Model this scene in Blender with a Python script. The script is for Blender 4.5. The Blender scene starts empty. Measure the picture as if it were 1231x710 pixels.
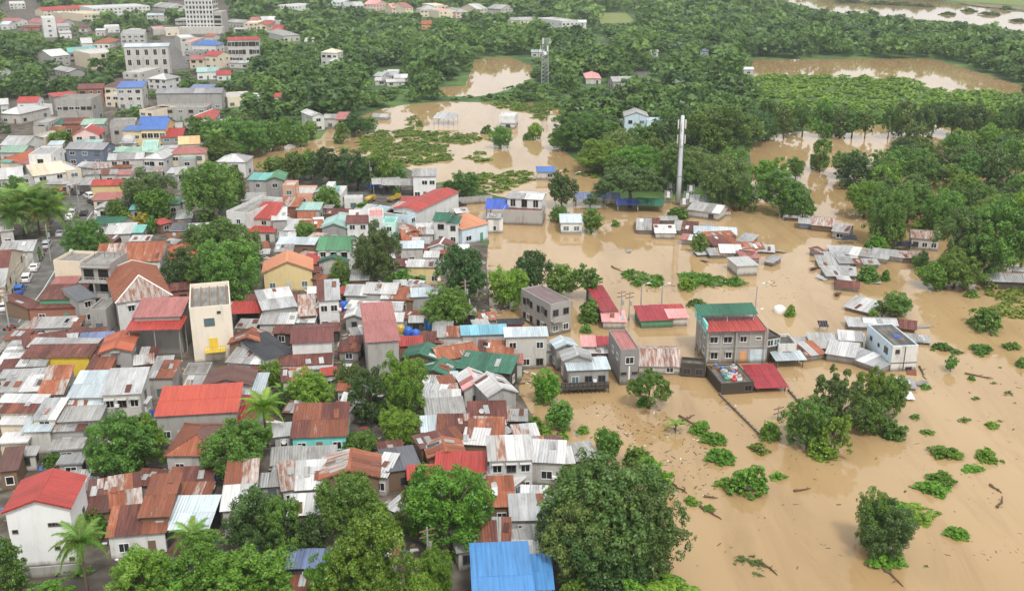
import bpy, math, random
import numpy as np
from mathutils import Vector, Matrix
random.seed(7); RNG = np.random.default_rng(7)
SC = bpy.context.scene
COL = SC.collection
# ------------------------------------------------------------------ camera
CAM_H = 72.0; F = 1250.0; PITCH = math.atan2(440.0, F); CX, CY = 615.5, 355.0
cam_d = bpy.data.cameras.new('camera'); cam = bpy.data.objects.new('camera', cam_d); COL.objects.link(cam)
cam.location = (0, 0, CAM_H); cam.rotation_euler = (math.pi/2 - PITCH, 0, 0)
cam_d.sensor_width = 36; cam_d.lens = F/1231.0*36; cam_d.clip_start = 1; cam_d.clip_end = 12000
SC.camera = cam
# ------------------------------------------------------------------ sky, sun, exposure
SUN_EL, SUN_AZ = math.radians(56), math.radians(158)      # azimuth clockwise from +Y
world = bpy.data.worlds.new('World'); SC.world = world; world.use_nodes = True
wn, wl = world.node_tree.nodes, world.node_tree.links
wn.clear()
sky = wn.new('ShaderNodeTexSky'); sky.sky_type = 'NISHITA'; sky.sun_disc = False
sky.sun_elevation = SUN_EL; sky.sun_rotation = SUN_AZ; sky.air_density = 1.0; sky.dust_density = 4.0; sky.ozone_density = 1.0
hsv = wn.new('ShaderNodeHueSaturation'); hsv.inputs['Saturation'].default_value = 0.22
bg = wn.new('ShaderNodeBackground'); bg.inputs['Strength'].default_value = 0.09
wo = wn.new('ShaderNodeOutputWorld')
cloud = wn.new('ShaderNodeMix'); cloud.data_type = 'RGBA'; cloud.inputs['Factor'].default_value = 0.72; cloud.inputs['B'].default_value = (8.2, 8.25, 8.3, 1)   # even cloud cover
wl.new(sky.outputs[0], hsv.inputs['Color']); wl.new(hsv.outputs[0], cloud.inputs['A']); wl.new(cloud.outputs['Result'], bg.inputs[0]); wl.new(bg.outputs[0], wo.inputs[0])
sun_d = bpy.data.lights.new('sun', 'SUN'); sun_d.energy = 1.5; sun_d.angle = math.radians(11); sun_d.color = (1, 0.96, 0.9)
sun = bpy.data.objects.new('sun', sun_d); COL.objects.link(sun); sun.location = (0, -40, 150)
sd = Vector((math.sin(SUN_AZ)*math.cos(SUN_EL), math.cos(SUN_AZ)*math.cos(SUN_EL), math.sin(SUN_EL)))
sun.rotation_euler = sd.to_track_quat('Z', 'Y').to_euler()
SC.view_settings.view_transform = 'Standard'; SC.view_settings.look = 'None'
SC.view_settings.exposure = 0.85; SC.view_settings.gamma = 1; SC.view_settings.use_curve_mapping = False
SC.render.engine = 'CYCLES'
SC.cycles.max_bounces = 5; SC.cycles.diffuse_bounces = 2; SC.cycles.glossy_bounces = 2; SC.cycles.transmission_bounces = 2
SC.cycles.use_denoising = True; SC.cycles.use_adaptive_sampling = True; SC.cycles.adaptive_threshold = 0.02

# ------------------------------------------------------------------ surveying: photo pixel <-> ground point
SP, CP = math.sin(PITCH), math.cos(PITCH)
def unproj(x, y, z=0.0):
    a, b = (x-CX)/F, (CY-y)/F
    d = Vector((a, b*SP+CP, b*CP-SP))
    t = (z-CAM_H)/d.z
    return Vector((d.x*t, d.y*t, z))
def proj(p):
    dz = p[2]-CAM_H
    depth = p[1]*CP-dz*SP; up = p[1]*SP+dz*CP
    return CX+F*p[0]/depth, CY-F*up/depth
def ppm(p):
    return F/(p[1]*CP+(CAM_H-p[2])*SP)

# ------------------------------------------------------------------ mesh helpers
class MB:
    def __init__(s): s.v = []; s.f = []; s.m = []
    def poly(s, pts, mi=0):
        n = len(s.v); s.v += [tuple(p) for p in pts]; s.f.append(tuple(range(n, n+len(pts)))); s.m.append(mi)
    def hexa(s, p, mi=0):          # p: 4 bottom (ccw), 4 top
        n = len(s.v); s.v += [tuple(q) for q in p]
        for f in ((3,2,1,0),(4,5,6,7),(0,1,5,4),(1,2,6,5),(2,3,7,6),(3,0,4,7)):
            s.f.append(tuple(n+i for i in f)); s.m.append(mi)
    def box(s, x0, x1, y0, y1, z0, z1, mi=0):
        s.hexa([(x0,y0,z0),(x1,y0,z0),(x1,y1,z0),(x0,y1,z0),(x0,y0,z1),(x1,y0,z1),(x1,y1,z1),(x0,y1,z1)], mi)
    def tube(s, pts, rads, n=6, mi=0, cap=True):
        base = len(s.v); P = [Vector(p) for p in pts]
        for i, p in enumerate(P):
            t = (P[min(i+1, len(P)-1)]-P[max(i-1, 0)]).normalized()
            a = t.orthogonal().normalized(); b = t.cross(a)
            for k in range(n):
                c = 2*math.pi*k/n
                s.v.append(tuple(p+(a*math.cos(c)+b*math.sin(c))*rads[i]))
        for i in range(len(P)-1):
            for k in range(n):
                s.f.append((base+i*n+k, base+i*n+(k+1)%n, base+(i+1)*n+(k+1)%n, base+(i+1)*n+k)); s.m.append(mi)
        if cap:
            s.f.append(tuple(base+k for k in reversed(range(n)))); s.m.append(mi)
            e = base+(len(P)-1)*n; s.f.append(tuple(e+k for k in range(n))); s.m.append(mi)
    def mesh(s, name, mats, smooth=False):
        me = bpy.data.meshes.new(name); me.from_pydata(s.v, [], s.f)
        for m in (mats if isinstance(mats, (list, tuple)) else [mats]): me.materials.append(m)
        if any(s.m): me.polygons.foreach_set('material_index', s.m)
        if smooth: me.polygons.foreach_set('use_smooth', [True]*len(s.f))
        me.update(); return me
    def build(s, name, mats, parent=None, mw=None, smooth=False):
        return link(name, s.mesh(name, mats, smooth), parent, mw)
def link(name, data, parent=None, mw=None):
    o = bpy.data.objects.new(name, data); COL.objects.link(o)
    if parent: o.parent = parent
    if mw is not None: o.matrix_basis = mw
    return o
def np_mesh(name, verts, faces, mat, shade=None, normals=None):
    """verts (N,3), faces (M,k) numpy arrays -> mesh, optional per-face 'shade' attribute"""
    me = bpy.data.meshes.new(name)
    verts = np.asarray(verts, np.float32); faces = np.asarray(faces, np.int32); k = faces.shape[1]
    me.vertices.add(len(verts)); me.vertices.foreach_set('co', verts.ravel())
    me.loops.add(faces.size); me.loops.foreach_set('vertex_index', faces.ravel())
    me.polygons.add(len(faces)); me.polygons.foreach_set('loop_start', np.arange(0, faces.size, k, dtype=np.int32))
    me.polygons.foreach_set('loop_total', np.full(len(faces), k, np.int32))
    if mat: me.materials.append(mat)
    me.update(calc_edges=True)
    if shade is not None:
        at = me.attributes.new('shade', 'FLOAT', 'FACE'); at.data.foreach_set('value', np.asarray(shade, np.float32))
    return me
def tag(o, label=None, cat=None, group=None, kind=None):
    if label: o['label'] = label
    if cat: o['category'] = cat
    if group: o['group'] = group
    if kind: o['kind'] = kind
    return o
def empty(name, loc, rz=0.0):
    o = bpy.data.objects.new(name, None); COL.objects.link(o); o.location = loc; o.rotation_euler = (0, 0, rz); o.empty_display_size = 0.5
    return o

# ------------------------------------------------------------------ materials
def newmat(name):
    m = bpy.data.materials.new(name); m.use_nodes = True
    nt = m.node_tree; p = nt.nodes['Principled BSDF']
    return m, nt.nodes, nt.links, p
def ramp(n, stops):
    r = n.new('ShaderNodeValToRGB'); e = r.color_ramp.elements
    while len(e) < len(stops): e.new(0.5)
    for i, (t, c) in enumerate(stops):
        e[i].position = t; e[i].color = (c[0], c[1], c[2], 1)
    return r
def obj_coords(n, l, scale, rnd=True):
    tc = n.new('ShaderNodeTexCoord'); mp = n.new('ShaderNodeMapping'); mp.inputs['Scale'].default_value = scale
    l.new(tc.outputs['Object'], mp.inputs['Vector'])
    oi = n.new('ShaderNodeObjectInfo')
    if rnd:
        mu = n.new('ShaderNodeMath'); mu.operation = 'MULTIPLY'; mu.inputs[1].default_value = 57.0
        l.new(oi.outputs['Random'], mu.inputs[0]); l.new(mu.outputs[0], mp.inputs['Location'])
    return tc, mp, oi
def vary(n, l, oi, col_out, lo, hi):
    mr = n.new('ShaderNodeMapRange'); mr.inputs['To Min'].default_value = lo; mr.inputs['To Max'].default_value = hi
    l.new(oi.outputs['Random'], mr.inputs['Value'])
    mx = n.new('ShaderNodeVectorMath'); mx.operation = 'SCALE'
    l.new(col_out, mx.inputs[0]); l.new(mr.outputs[0], mx.inputs['Scale'])
    return mx.outputs[0]
def roof_mat(name, stops, rough=0.55, metal=0.0, rib=0.38, nscale=(1.1, 0.28, 1), vr=(0.76, 1.15), spec=0.35, grime=0.5):
    m, n, l, p = newmat('roof_'+name)
    tc, mp, oi = obj_coords(n, l, nscale)
    nz = n.new('ShaderNodeTexNoise'); nz.inputs['Scale'].default_value = 1.0; nz.inputs['Detail'].default_value = 7; nz.inputs['Roughness'].default_value = 0.65
    l.new(mp.outputs[0], nz.inputs['Vector'])
    r = ramp(n, stops); l.new(nz.outputs['Fac'], r.inputs[0])
    mp2 = n.new('ShaderNodeMapping'); mp2.inputs['Scale'].default_value = (3.2, 0.5, 1); l.new(mp.outputs[0], mp2.inputs['Vector'])
    ng = n.new('ShaderNodeTexNoise'); ng.inputs['Scale'].default_value = 1.3; ng.inputs['Detail'].default_value = 5; l.new(mp2.outputs[0], ng.inputs['Vector'])
    gr = ramp(n, [(0.34, (0.62, 0.59, 0.55)), (0.5, (0.95, 0.945, 0.94)), (0.7, (1, 1, 1))]); l.new(ng.outputs['Fac'], gr.inputs[0])
    mg = n.new('ShaderNodeMix'); mg.data_type = 'RGBA'; mg.blend_type = 'MULTIPLY'; mg.inputs['Factor'].default_value = grime; l.new(r.outputs[0], mg.inputs['A']); l.new(gr.outputs[0], mg.inputs['B'])
    l.new(vary(n, l, oi, mg.outputs['Result'], *vr), p.inputs['Base Color'])
    p.inputs['Roughness'].default_value = rough; p.inputs['Metallic'].default_value = metal; p.inputs['Specular IOR Level'].default_value = spec
    wv = n.new('ShaderNodeTexWave'); wv.wave_type = 'BANDS'; wv.bands_direction = 'X'; wv.inputs['Scale'].default_value = 0.314/rib
    l.new(tc.outputs['Object'], wv.inputs['Vector'])
    bp = n.new('ShaderNodeBump'); bp.inputs['Strength'].default_value = 0.8; bp.inputs['Distance'].default_value = 0.09
    l.new(wv.outputs['Fac'], bp.inputs['Height']); l.new(bp.outputs[0], p.inputs['Normal'])
    return m
RM = {}
def R_(name, *a, **k): RM[name] = roof_mat(name, *a, **k)
def plain(c, d=0.72, e=1.12): return [(0.25, tuple(x*d for x in c)), (0.5, c), (0.8, tuple(min(0.95, x*e) for x in c))]
R_('rust', [(0.28, (0.38, 0.29, 0.25)), (0.40, (0.20, 0.078, 0.050)), (0.55, (0.25, 0.088, 0.050)), (0.72, (0.12, 0.050, 0.036))], 0.8)
R_('rust_orange', [(0.3, (0.46, 0.33, 0.27)), (0.42, (0.33, 0.125, 0.068)), (0.58, (0.29, 0.095, 0.05)), (0.75, (0.17, 0.06, 0.04))], 0.8)
R_('rust_dark', [(0.3, (0.21, 0.085, 0.06)), (0.5, (0.135, 0.05, 0.04)), (0.75, (0.09, 0.038, 0.032))], 0.75)
R_('rust_light', [(0.32, (0.50, 0.48, 0.46)), (0.46, (0.42, 0.36, 0.33)), (0.58, (0.28, 0.14, 0.095)), (0.8, (0.21, 0.085, 0.055))], 0.75, nscale=(2.2, 0.35, 1))
R_('galv', [(0.25, (0.22, 0.20, 0.185)), (0.40, (0.38, 0.385, 0.385)), (0.55, (0.47, 0.48, 0.485)), (0.8, (0.56, 0.57, 0.575))], 0.45, 0.25)
R_('galv_dull', [(0.25, (0.22, 0.21, 0.20)), (0.5, (0.36, 0.355, 0.345)), (0.8, (0.46, 0.45, 0.44))], 0.6, 0.15)
R_('galv_blue', [(0.25, (0.40, 0.46, 0.50)), (0.5, (0.52, 0.60, 0.64)), (0.8, (0.60, 0.67, 0.70))], 0.45, 0.1)
R_('white', [(0.24, (0.34, 0.32, 0.30)), (0.42, (0.56, 0.56, 0.555)), (0.8, (0.67, 0.67, 0.67))], 0.5)
R_('cream', plain((0.76, 0.65, 0.48)), 0.6)
R_('red', plain((0.38, 0.052, 0.042)), 0.5, vr=(0.9, 1.1))
R_('bright_red', plain((0.46, 0.075, 0.045), 0.85, 1.08), 0.45, rib=0.5, vr=(0.96, 1.04))
R_('crimson', plain((0.31, 0.035, 0.045)), 0.5, vr=(0.9, 1.1))
R_('pink_red', plain((0.36, 0.14, 0.13), 0.75, 1.2), 0.6, vr=(0.9, 1.1))
R_('pink', plain((0.72, 0.34, 0.33), 0.75, 1.15), 0.6)
R_('maroon', plain((0.16, 0.06, 0.055), 0.7, 1.3), 0.65)
R_('brown', plain((0.13, 0.065, 0.055), 0.75, 1.2), 0.65)
R_('purple_brown', plain((0.20, 0.145, 0.145), 0.75, 1.2), 0.65)
R_('blue', plain((0.06, 0.15, 0.42), 0.85, 1.15), 0.45, rib=0.5, vr=(0.92, 1.08))
R_('sky_blue', plain((0.075, 0.24, 0.52), 0.85, 1.1), 0.4, rib=0.6, vr=(0.94, 1.06))
R_('slate_blue', plain((0.16, 0.20, 0.34), 0.8, 1.2), 0.55)
R_('cyan', plain((0.20, 0.46, 0.58), 0.85, 1.1), 0.5)
R_('green', plain((0.03, 0.13, 0.08), 0.8, 1.2), 0.5)
R_('dark_green', [(0.3, (0.03, 0.10, 0.06)), (0.55, (0.045, 0.15, 0.10)), (0.68, (0.06, 0.19, 0.13)), (0.8, (0.42, 0.45, 0.40))], 0.6)
R_('grass_green', plain((0.085, 0.24, 0.12), 0.8, 1.2), 0.5)
R_('pale_green', plain((0.30, 0.45, 0.35), 0.8, 1.15), 0.55)
R_('teal', plain((0.16, 0.42, 0.38), 0.8, 1.2), 0.55)
R_('pale_teal', plain((0.30, 0.48, 0.44), 0.8, 1.2), 0.55)
R_('salmon', plain((0.56, 0.24, 0.13), 0.88, 1.1), 0.6, vr=(0.94, 1.06))
R_('orange', plain((0.42, 0.115, 0.058), 0.7, 1.2), 0.65)
R_('peach', plain((0.72, 0.46, 0.24), 0.85, 1.1), 0.6)
R_('black', plain((0.035, 0.038, 0.045), 0.8, 1.3), 0.5)
R_('grey', plain((0.30, 0.30, 0.31), 0.75, 1.2), 0.6)
R_('dark_grey', plain((0.11, 0.115, 0.13), 0.85, 1.15), 0.5)
R_('tarp_blue', plain((0.05, 0.10, 0.42), 0.75, 1.3), 0.5, rib=1.4)
R_('deck', [(0.25, (0.11, 0.105, 0.10)), (0.5, (0.24, 0.23, 0.215)), (0.8, (0.36, 0.35, 0.33))], 0.9, rib=5)
R_('moss_deck', [(0.25, (0.05, 0.048, 0.042)), (0.5, (0.10, 0.095, 0.085)), (0.72, (0.22, 0.20, 0.18))], 0.9, rib=5)
PAL = {'rust': ['rust']*4+['rust_dark']*3+['rust_orange', 'brown'], 'rustw': ['rust', 'rust_light', 'galv_dull', 'white', 'galv', 'rust_dark', 'rust_orange', 'galv_dull'],
       'rusto': ['rust_orange']*4+['rust', 'rust_light'], 'rustd': ['rust_dark']*5+['rust'], 'galv': ['galv']*3+['galv_dull']*2+['white'],
       'galvr': ['galv_dull']*3+['galv', 'rust_light', 'rust'], 'white': ['white']*4+['galv']*2+['galv_dull'], 'whiter': ['white']*4+['galv', 'rust_light', 'rust'],
       'pinkw': ['pink', 'pink', 'pink_red', 'white'], 'dgreen': ['dark_green', 'dark_green', 'green']}
ROOFWORD = {'rust': 'patched rusty', 'rustw': 'rust and white patched', 'rusto': 'orange rusted', 'rustd': 'dark rusted', 'galv': 'grey metal', 'galvr': 'rusting grey',
            'white': 'white', 'whiter': 'rust stained white', 'pinkw': 'pink and white', 'dgreen': 'dark green', 'galv_blue': 'pale blue grey', 'deck': 'bare concrete', 'moss_deck': 'blackened concrete'}

def wall_mat(name, c, dirt=0.5, rough=0.85):
    m, n, l, p = newmat('wall_'+name)
    tc, mp, oi = obj_coords(n, l, (0.9, 0.9, 0.22))
    nz = n.new('ShaderNodeTexNoise'); nz.inputs['Scale'].default_value = 1.0; nz.inputs['Detail'].default_value = 9; nz.inputs['Roughness'].default_value = 0.75
    l.new(mp.outputs[0], nz.inputs['Vector'])
    d = tuple(x*(1-dirt)+y*dirt*0.45 for x, y in zip(c, (0.30, 0.26, 0.21)))
    r = ramp(n, [(0.30, d), (0.49, c), (0.8, tuple(min(0.9, x*1.06) for x in c))]); l.new(nz.outputs['Fac'], r.inputs[0])
    ge = n.new('ShaderNodeNewGeometry'); sx = n.new('ShaderNodeSeparateXYZ'); l.new(ge.outputs['Position'], sx.inputs[0])
    ad = n.new('ShaderNodeMath'); ad.operation = 'MULTIPLY_ADD'; ad.inputs[1].default_value = 1.1; l.new(nz.outputs['Fac'], ad.inputs[0]); l.new(sx.outputs['Z'], ad.inputs[2])
    mr = n.new('ShaderNodeMapRange'); mr.inputs['From Min'].default_value = 0.85; mr.inputs['From Max'].default_value = 1.5; mr.inputs['To Min'].default_value = 0.75; mr.inputs['To Max'].default_value = 0.0; l.new(ad.outputs[0], mr.inputs['Value'])
    mud = n.new('ShaderNodeMix'); mud.data_type = 'RGBA'; l.new(mr.outputs[0], mud.inputs['Factor']); l.new(r.outputs[0], mud.inputs['A']); mud.inputs['B'].default_value = (0.10, 0.07, 0.042, 1)   # silt left by the flood
    l.new(vary(n, l, oi, mud.outputs['Result'], 0.88, 1.08), p.inputs['Base Color'])
    p.inputs['Roughness'].default_value = rough; p.inputs['Specular IOR Level'].default_value = 0.2
    n2 = n.new('ShaderNodeTexNoise'); n2.inputs['Scale'].default_value = 9; l.new(tc.outputs['Object'], n2.inputs['Vector'])
    bp = n.new('ShaderNodeBump'); bp.inputs['Strength'].default_value = 0.25; bp.inputs['Distance'].default_value = 0.03
    l.new(n2.outputs['Fac'], bp.inputs['Height']); l.new(bp.outputs[0], p.inputs['Normal'])
    return m
WM = {}
for nm, c, d in [('white', (0.64, 0.64, 0.62), 0.4), ('offwhite', (0.50, 0.485, 0.45), 0.55), ('cream', (0.64, 0.56, 0.43), 0.35), ('beige', (0.70, 0.63, 0.52), 0.2), ('bright_white', (0.78, 0.78, 0.77), 0.15),
                 ('yellow', (0.66, 0.52, 0.27), 0.25), ('bright_yellow', (0.70, 0.50, 0.06), 0.4), ('pink', (0.74, 0.52, 0.47), 0.3), ('salmon', (0.66, 0.38, 0.27), 0.3),
                 ('orange', (0.60, 0.30, 0.13), 0.35), ('grey', (0.34, 0.33, 0.315), 0.6), ('concrete', (0.36, 0.345, 0.32), 0.65), ('block', (0.23, 0.225, 0.22), 0.45),
                 ('plaster', (0.33, 0.315, 0.29), 0.5), ('dark', (0.07, 0.06, 0.05), 0.5), ('wood', (0.20, 0.13, 0.085), 0.5), ('black', (0.03, 0.028, 0.026), 0.4),
                 ('slate', (0.16, 0.19, 0.25), 0.3), ('pale_blue', (0.56, 0.67, 0.74), 0.35), ('turquoise', (0.20, 0.62, 0.58), 0.25), ('mint', (0.50, 0.70, 0.62), 0.35),
                 ('peeling', (0.60, 0.59, 0.56), 0.9), ('brick', (0.30, 0.13, 0.09), 0.4), ('green', (0.10, 0.30, 0.18), 0.4), ('red', (0.40, 0.07, 0.05), 0.4)]:
    WM[nm] = wall_mat(nm, c, d)
WALLWORD = {'offwhite': 'off white', 'bright_yellow': 'yellow', 'pale_blue': 'pale blue', 'concrete': 'bare concrete', 'block': 'grey block', 'plaster': 'grey plaster', 'dark': 'dark', 'peeling': 'peeling white'}
def simple(name, c, rough=0.6, metal=0, spec=0.4):
    m, n, l, p = newmat(name); p.inputs['Base Color'].default_value = (*c, 1); p.inputs['Roughness'].default_value = rough
    p.inputs['Metallic'].default_value = metal; p.inputs['Specular IOR Level'].default_value = spec
    return m
GLASS = simple('window_glass', (0.025, 0.03, 0.035), 0.15, 0, 0.5)
GLASS_B = simple('window_glass_blue', (0.10, 0.16, 0.18), 0.12, 0, 0.5)
OPENING = simple('dark_opening', (0.02, 0.018, 0.016), 0.9, 0, 0.1)
FRAME_W = simple('frame_white', (0.72, 0.72, 0.70), 0.5); FRAME_D = simple('frame_dark', (0.12, 0.10, 0.09), 0.6)
TRIM_W = simple('trim_white', (0.76, 0.75, 0.72), 0.55); STEEL = simple('galvanised_steel', (0.46, 0.48, 0.50), 0.4, 0.6)
WOODM = WM['wood']; RUBBER = simple('rubber', (0.02, 0.02, 0.02), 0.8); PVC_BLUE = simple('plastic_blue', (0.03, 0.12, 0.5), 0.4)
# ------------------------------------------------------------------ land and water outlines (surveyed from the photograph, stored as ground points)
WATER_PX = [
 [(835,760),(800,700),(785,650),(768,600),(715,557),(662,548),(640,505),(622,470),(632,445),(612,405),(590,388),(584,330),(586,290),(572,266),(545,262),(548,246),(600,243),(640,240),
  (700,236),(800,240),(850,245),(890,240),(903,215),(902,170),(940,160),(1060,150),(1130,146),(1180,165),(1231,172),(1420,180),(1700,420),(1700,900),(840,900)],
 [(286,189),(330,176),(385,168),(395,150),(420,152),(432,140),(470,128),(530,122),(600,124),(690,124),(688,150),(664,165),(690,190),(722,212),(722,233),(690,238),(640,241),(600,236),(560,226),(545,216),(508,222),(500,205),(470,197),(440,188),(400,187),(370,202),(310,206)],
 [(523,105),(560,103),(566,86),(570,72),(610,69),(641,80),(641,95),(610,108),(580,116),(526,115)],
 [(900,72),(1120,71),(1160,82),(1231,104),(1300,118),(1290,128),(1231,113),(1125,110),(1088,96),(1000,92),(900,92)],
 [(905,-7),(960,6),(1000,15),(1080,22),(1150,28),(1231,39),(1420,66),(1420,30),(1231,16),(1180,9),(1120,1),(1010,-4),(950,-12)],
]
WATER = [np.array([unproj(x, y)[:2] for x, y in pg]) for pg in WATER_PX]
def pip(P, poly):
    x, y = P[:, 0], P[:, 1]; inside = np.zeros(len(P), bool); n = len(poly)
    for i in range(n):
        x0, y0 = poly[i]; x1, y1 = poly[(i+1) % n]
        c = (y0 > y) != (y1 > y)
        with np.errstate(divide='ignore', invalid='ignore'):
            xi = (x1-x0)*(y-y0)/(y1-y0)+x0
        inside ^= c & (x < xi)
    return inside
def edge_dist(P, poly):
    d = np.full(len(P), 1e9)
    for i in range(len(poly)):
        a, b = poly[i], poly[(i+1) % len(poly)]; ab = b-a
        t = np.clip(((P-a)@ab)/max(ab@ab, 1e-9), 0, 1)
        d = np.minimum(d, np.hypot(*(P-(a+t[:, None]*ab)).T))
    return d
def water_sd(P):                  # >0 over land, <0 over flood water, in metres
    s = np.full(len(P), 1e9)
    for pg in WATER:
        d = edge_dist(P, pg); i = pip(P, pg); s = np.minimum(s, np.where(i, -d, d))
    return s
def land_z(P):
    s = water_sd(P); return np.clip(s*0.12, -1.6, 0.45)
def base_z(p): return float(land_z(np.array([[p[0], p[1]]]))[0])

# ------------------------------------------------------------------ houses
HDIM = {}
THINGS = []          # (object, short label or None, look, world position)
FOOT = []            # footprints: centre, half width, half depth, angle
CTX = [0, 0, 1.0]
def Z(ox, oy, s): CTX[:] = [ox, oy, s]
def px(x, y): return CTX[0]+x/CTX[2], CTX[1]+y/CTX[2]
SHEETS = {}
def sheet_mesh(w, l, mat, t=0.035):
    k = (round(w, 2), round(l, 2), mat.name, t)
    if k not in SHEETS:
        b = MB(); b.box(0.006, k[0]-0.006, 0, k[1], 0, t); SHEETS[k] = b.mesh('roof_sheet', mat)
    return SHEETS[k]
def frame_mat(o, a, b):
    a, b = Vector(a), Vector(b); c = a.cross(b)
    M = Matrix((( a.x, b.x, c.x, o[0]), (a.y, b.y, c.y, o[1]), (a.z, b.z, c.z, o[2]), (0, 0, 0, 1)))
    return M
def mats_of(key): return PAL.get(key, [key])
def slope(root, o, a, b, W, L, key, sw, rows=1, name='roof_sheet', jit=0.012):
    """cover a sloping rectangle with separate roof sheets"""
    n = max(1, int(round(W/sw))); w = W/n
    rows = max(1, rows); ll = L/rows
    A, B = Vector(a), Vector(b); Nn = A.cross(B)
    pal = mats_of(key); prev = None
    for j in range(rows):
        for i in range(n):
            k = prev if (prev and random.random() < 0.45) else random.choice(pal); prev = k
            q = Vector(o)+A*(i*w)+B*(j*ll)+Nn*(random.uniform(0, jit)+0.03*j)
            over = 0.12 if j < rows-1 else 0
            s = link(name, sheet_mesh(w, ll+over, RM[k]), root, frame_mat(q, A, B))
    if key in PAL and W*L > 12 and sw < 2.4:      # odd patch sheets laid over the worn spots
        for _ in range(random.choice([0, 1, 1, 2, 3])):
            pw, pl = round(random.uniform(0.7, 1.0), 1), round(random.uniform(1.2, 2.4), 1)
            if W < pw+0.5 or L < pl+0.4: continue
            q = Vector(o)+A*random.uniform(0.2, W-pw-0.2)+B*random.uniform(0.1, L-pl-0.1)+Nn*(0.05+0.04*rows); t = random.uniform(-0.12, 0.12)
            A2 = A*math.cos(t)+B*math.sin(t); B2 = B*math.cos(t)-A*math.sin(t)
            link('patch_sheet', sheet_mesh(pw, pl, RM[random.choice(['rust', 'rust_dark', 'galv', 'galv_dull', 'white', 'rust_light'])]), root, frame_mat(q, A2, B2))
def tri_slope(root, pts, key, name='roof_slope', t=0.05):
    """thick polygonal roof slope given by local points (ccw from above)"""
    P = [Vector(p) for p in pts]; a = (P[1]-P[0]).normalized(); nrm = a.cross(P[-1]-P[0]).normalized(); b = nrm.cross(a)
    loc = [((p-P[0]).dot(a), (p-P[0]).dot(b)) for p in P]
    m = MB(); n = len(loc); m.poly([(x, y, t) for x, y in loc]); m.poly([(x, y, 0) for x, y in reversed(loc)])
    for i in range(n):
        j = (i+1) % n; m.poly([(*loc[i], 0), (*loc[j], 0), (*loc[j], t), (*loc[i], t)])
    return m.build(name, RM[random.choice(mats_of(key))], root, frame_mat(P[0], a, b))
WINS = {}
def win_mesh(w, h, fm, gm):
    k = (round(w, 1), round(h, 1), fm.name, gm.name)
    if k not in WINS:
        w, h = k[0], k[1]; f = MB(); t = 0.09
        f.box(-w/2-t, w/2+t, -0.10, 0.02, -0.12, 0); f.box(-w/2-t, w/2+t, -0.07, 0.02, h, h+t)
        f.box(-w/2-t, -w/2, -0.07, 0.02, 0, h); f.box(w/2, w/2+t, -0.07, 0.02, 0, h)
        if w > 0.9: f.box(-0.03, 0.03, -0.06, 0.02, 0, h)
        g = MB(); g.box(-w/2, w/2, -0.025, 0.02, 0, h)
        WINS[k] = (f.mesh('window', fm), g.mesh('pane', gm))
    return WINS[k]
def window(root, x, y, z, ang, w, h, fm=None, gm=None, simple_=False):
    fm = fm or random.choice([FRAME_W, FRAME_W, FRAME_D]); gm = gm or random.choice([GLASS, GLASS, OPENING, GLASS_B])
    f, g = win_mesh(w, h, fm, gm)
    M = Matrix.Translation((x, y, z)) @ Matrix.Rotation(ang, 4, 'Z')
    o = link('window', f, root, M); link('pane', g, o)
    return o
def hood(root, x, y, z, w, mat):
    b = MB(); b.box(x-w/2, x+w/2, y-0.55, y, z, z+0.1); b.build('window_hood', mat, root)
def door(root, x, y, z, w=0.9, h=2.0, mat=None):
    b = MB(); b.box(x-w/2, x+w/2, y-0.06, y+0.02, z, z+h); b.build('door', mat or random.choice([WM['wood'], WM['dark'], WM['green'], WM['offwhite']]), root)
GROUPS = {}
LAST = [None]
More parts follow.
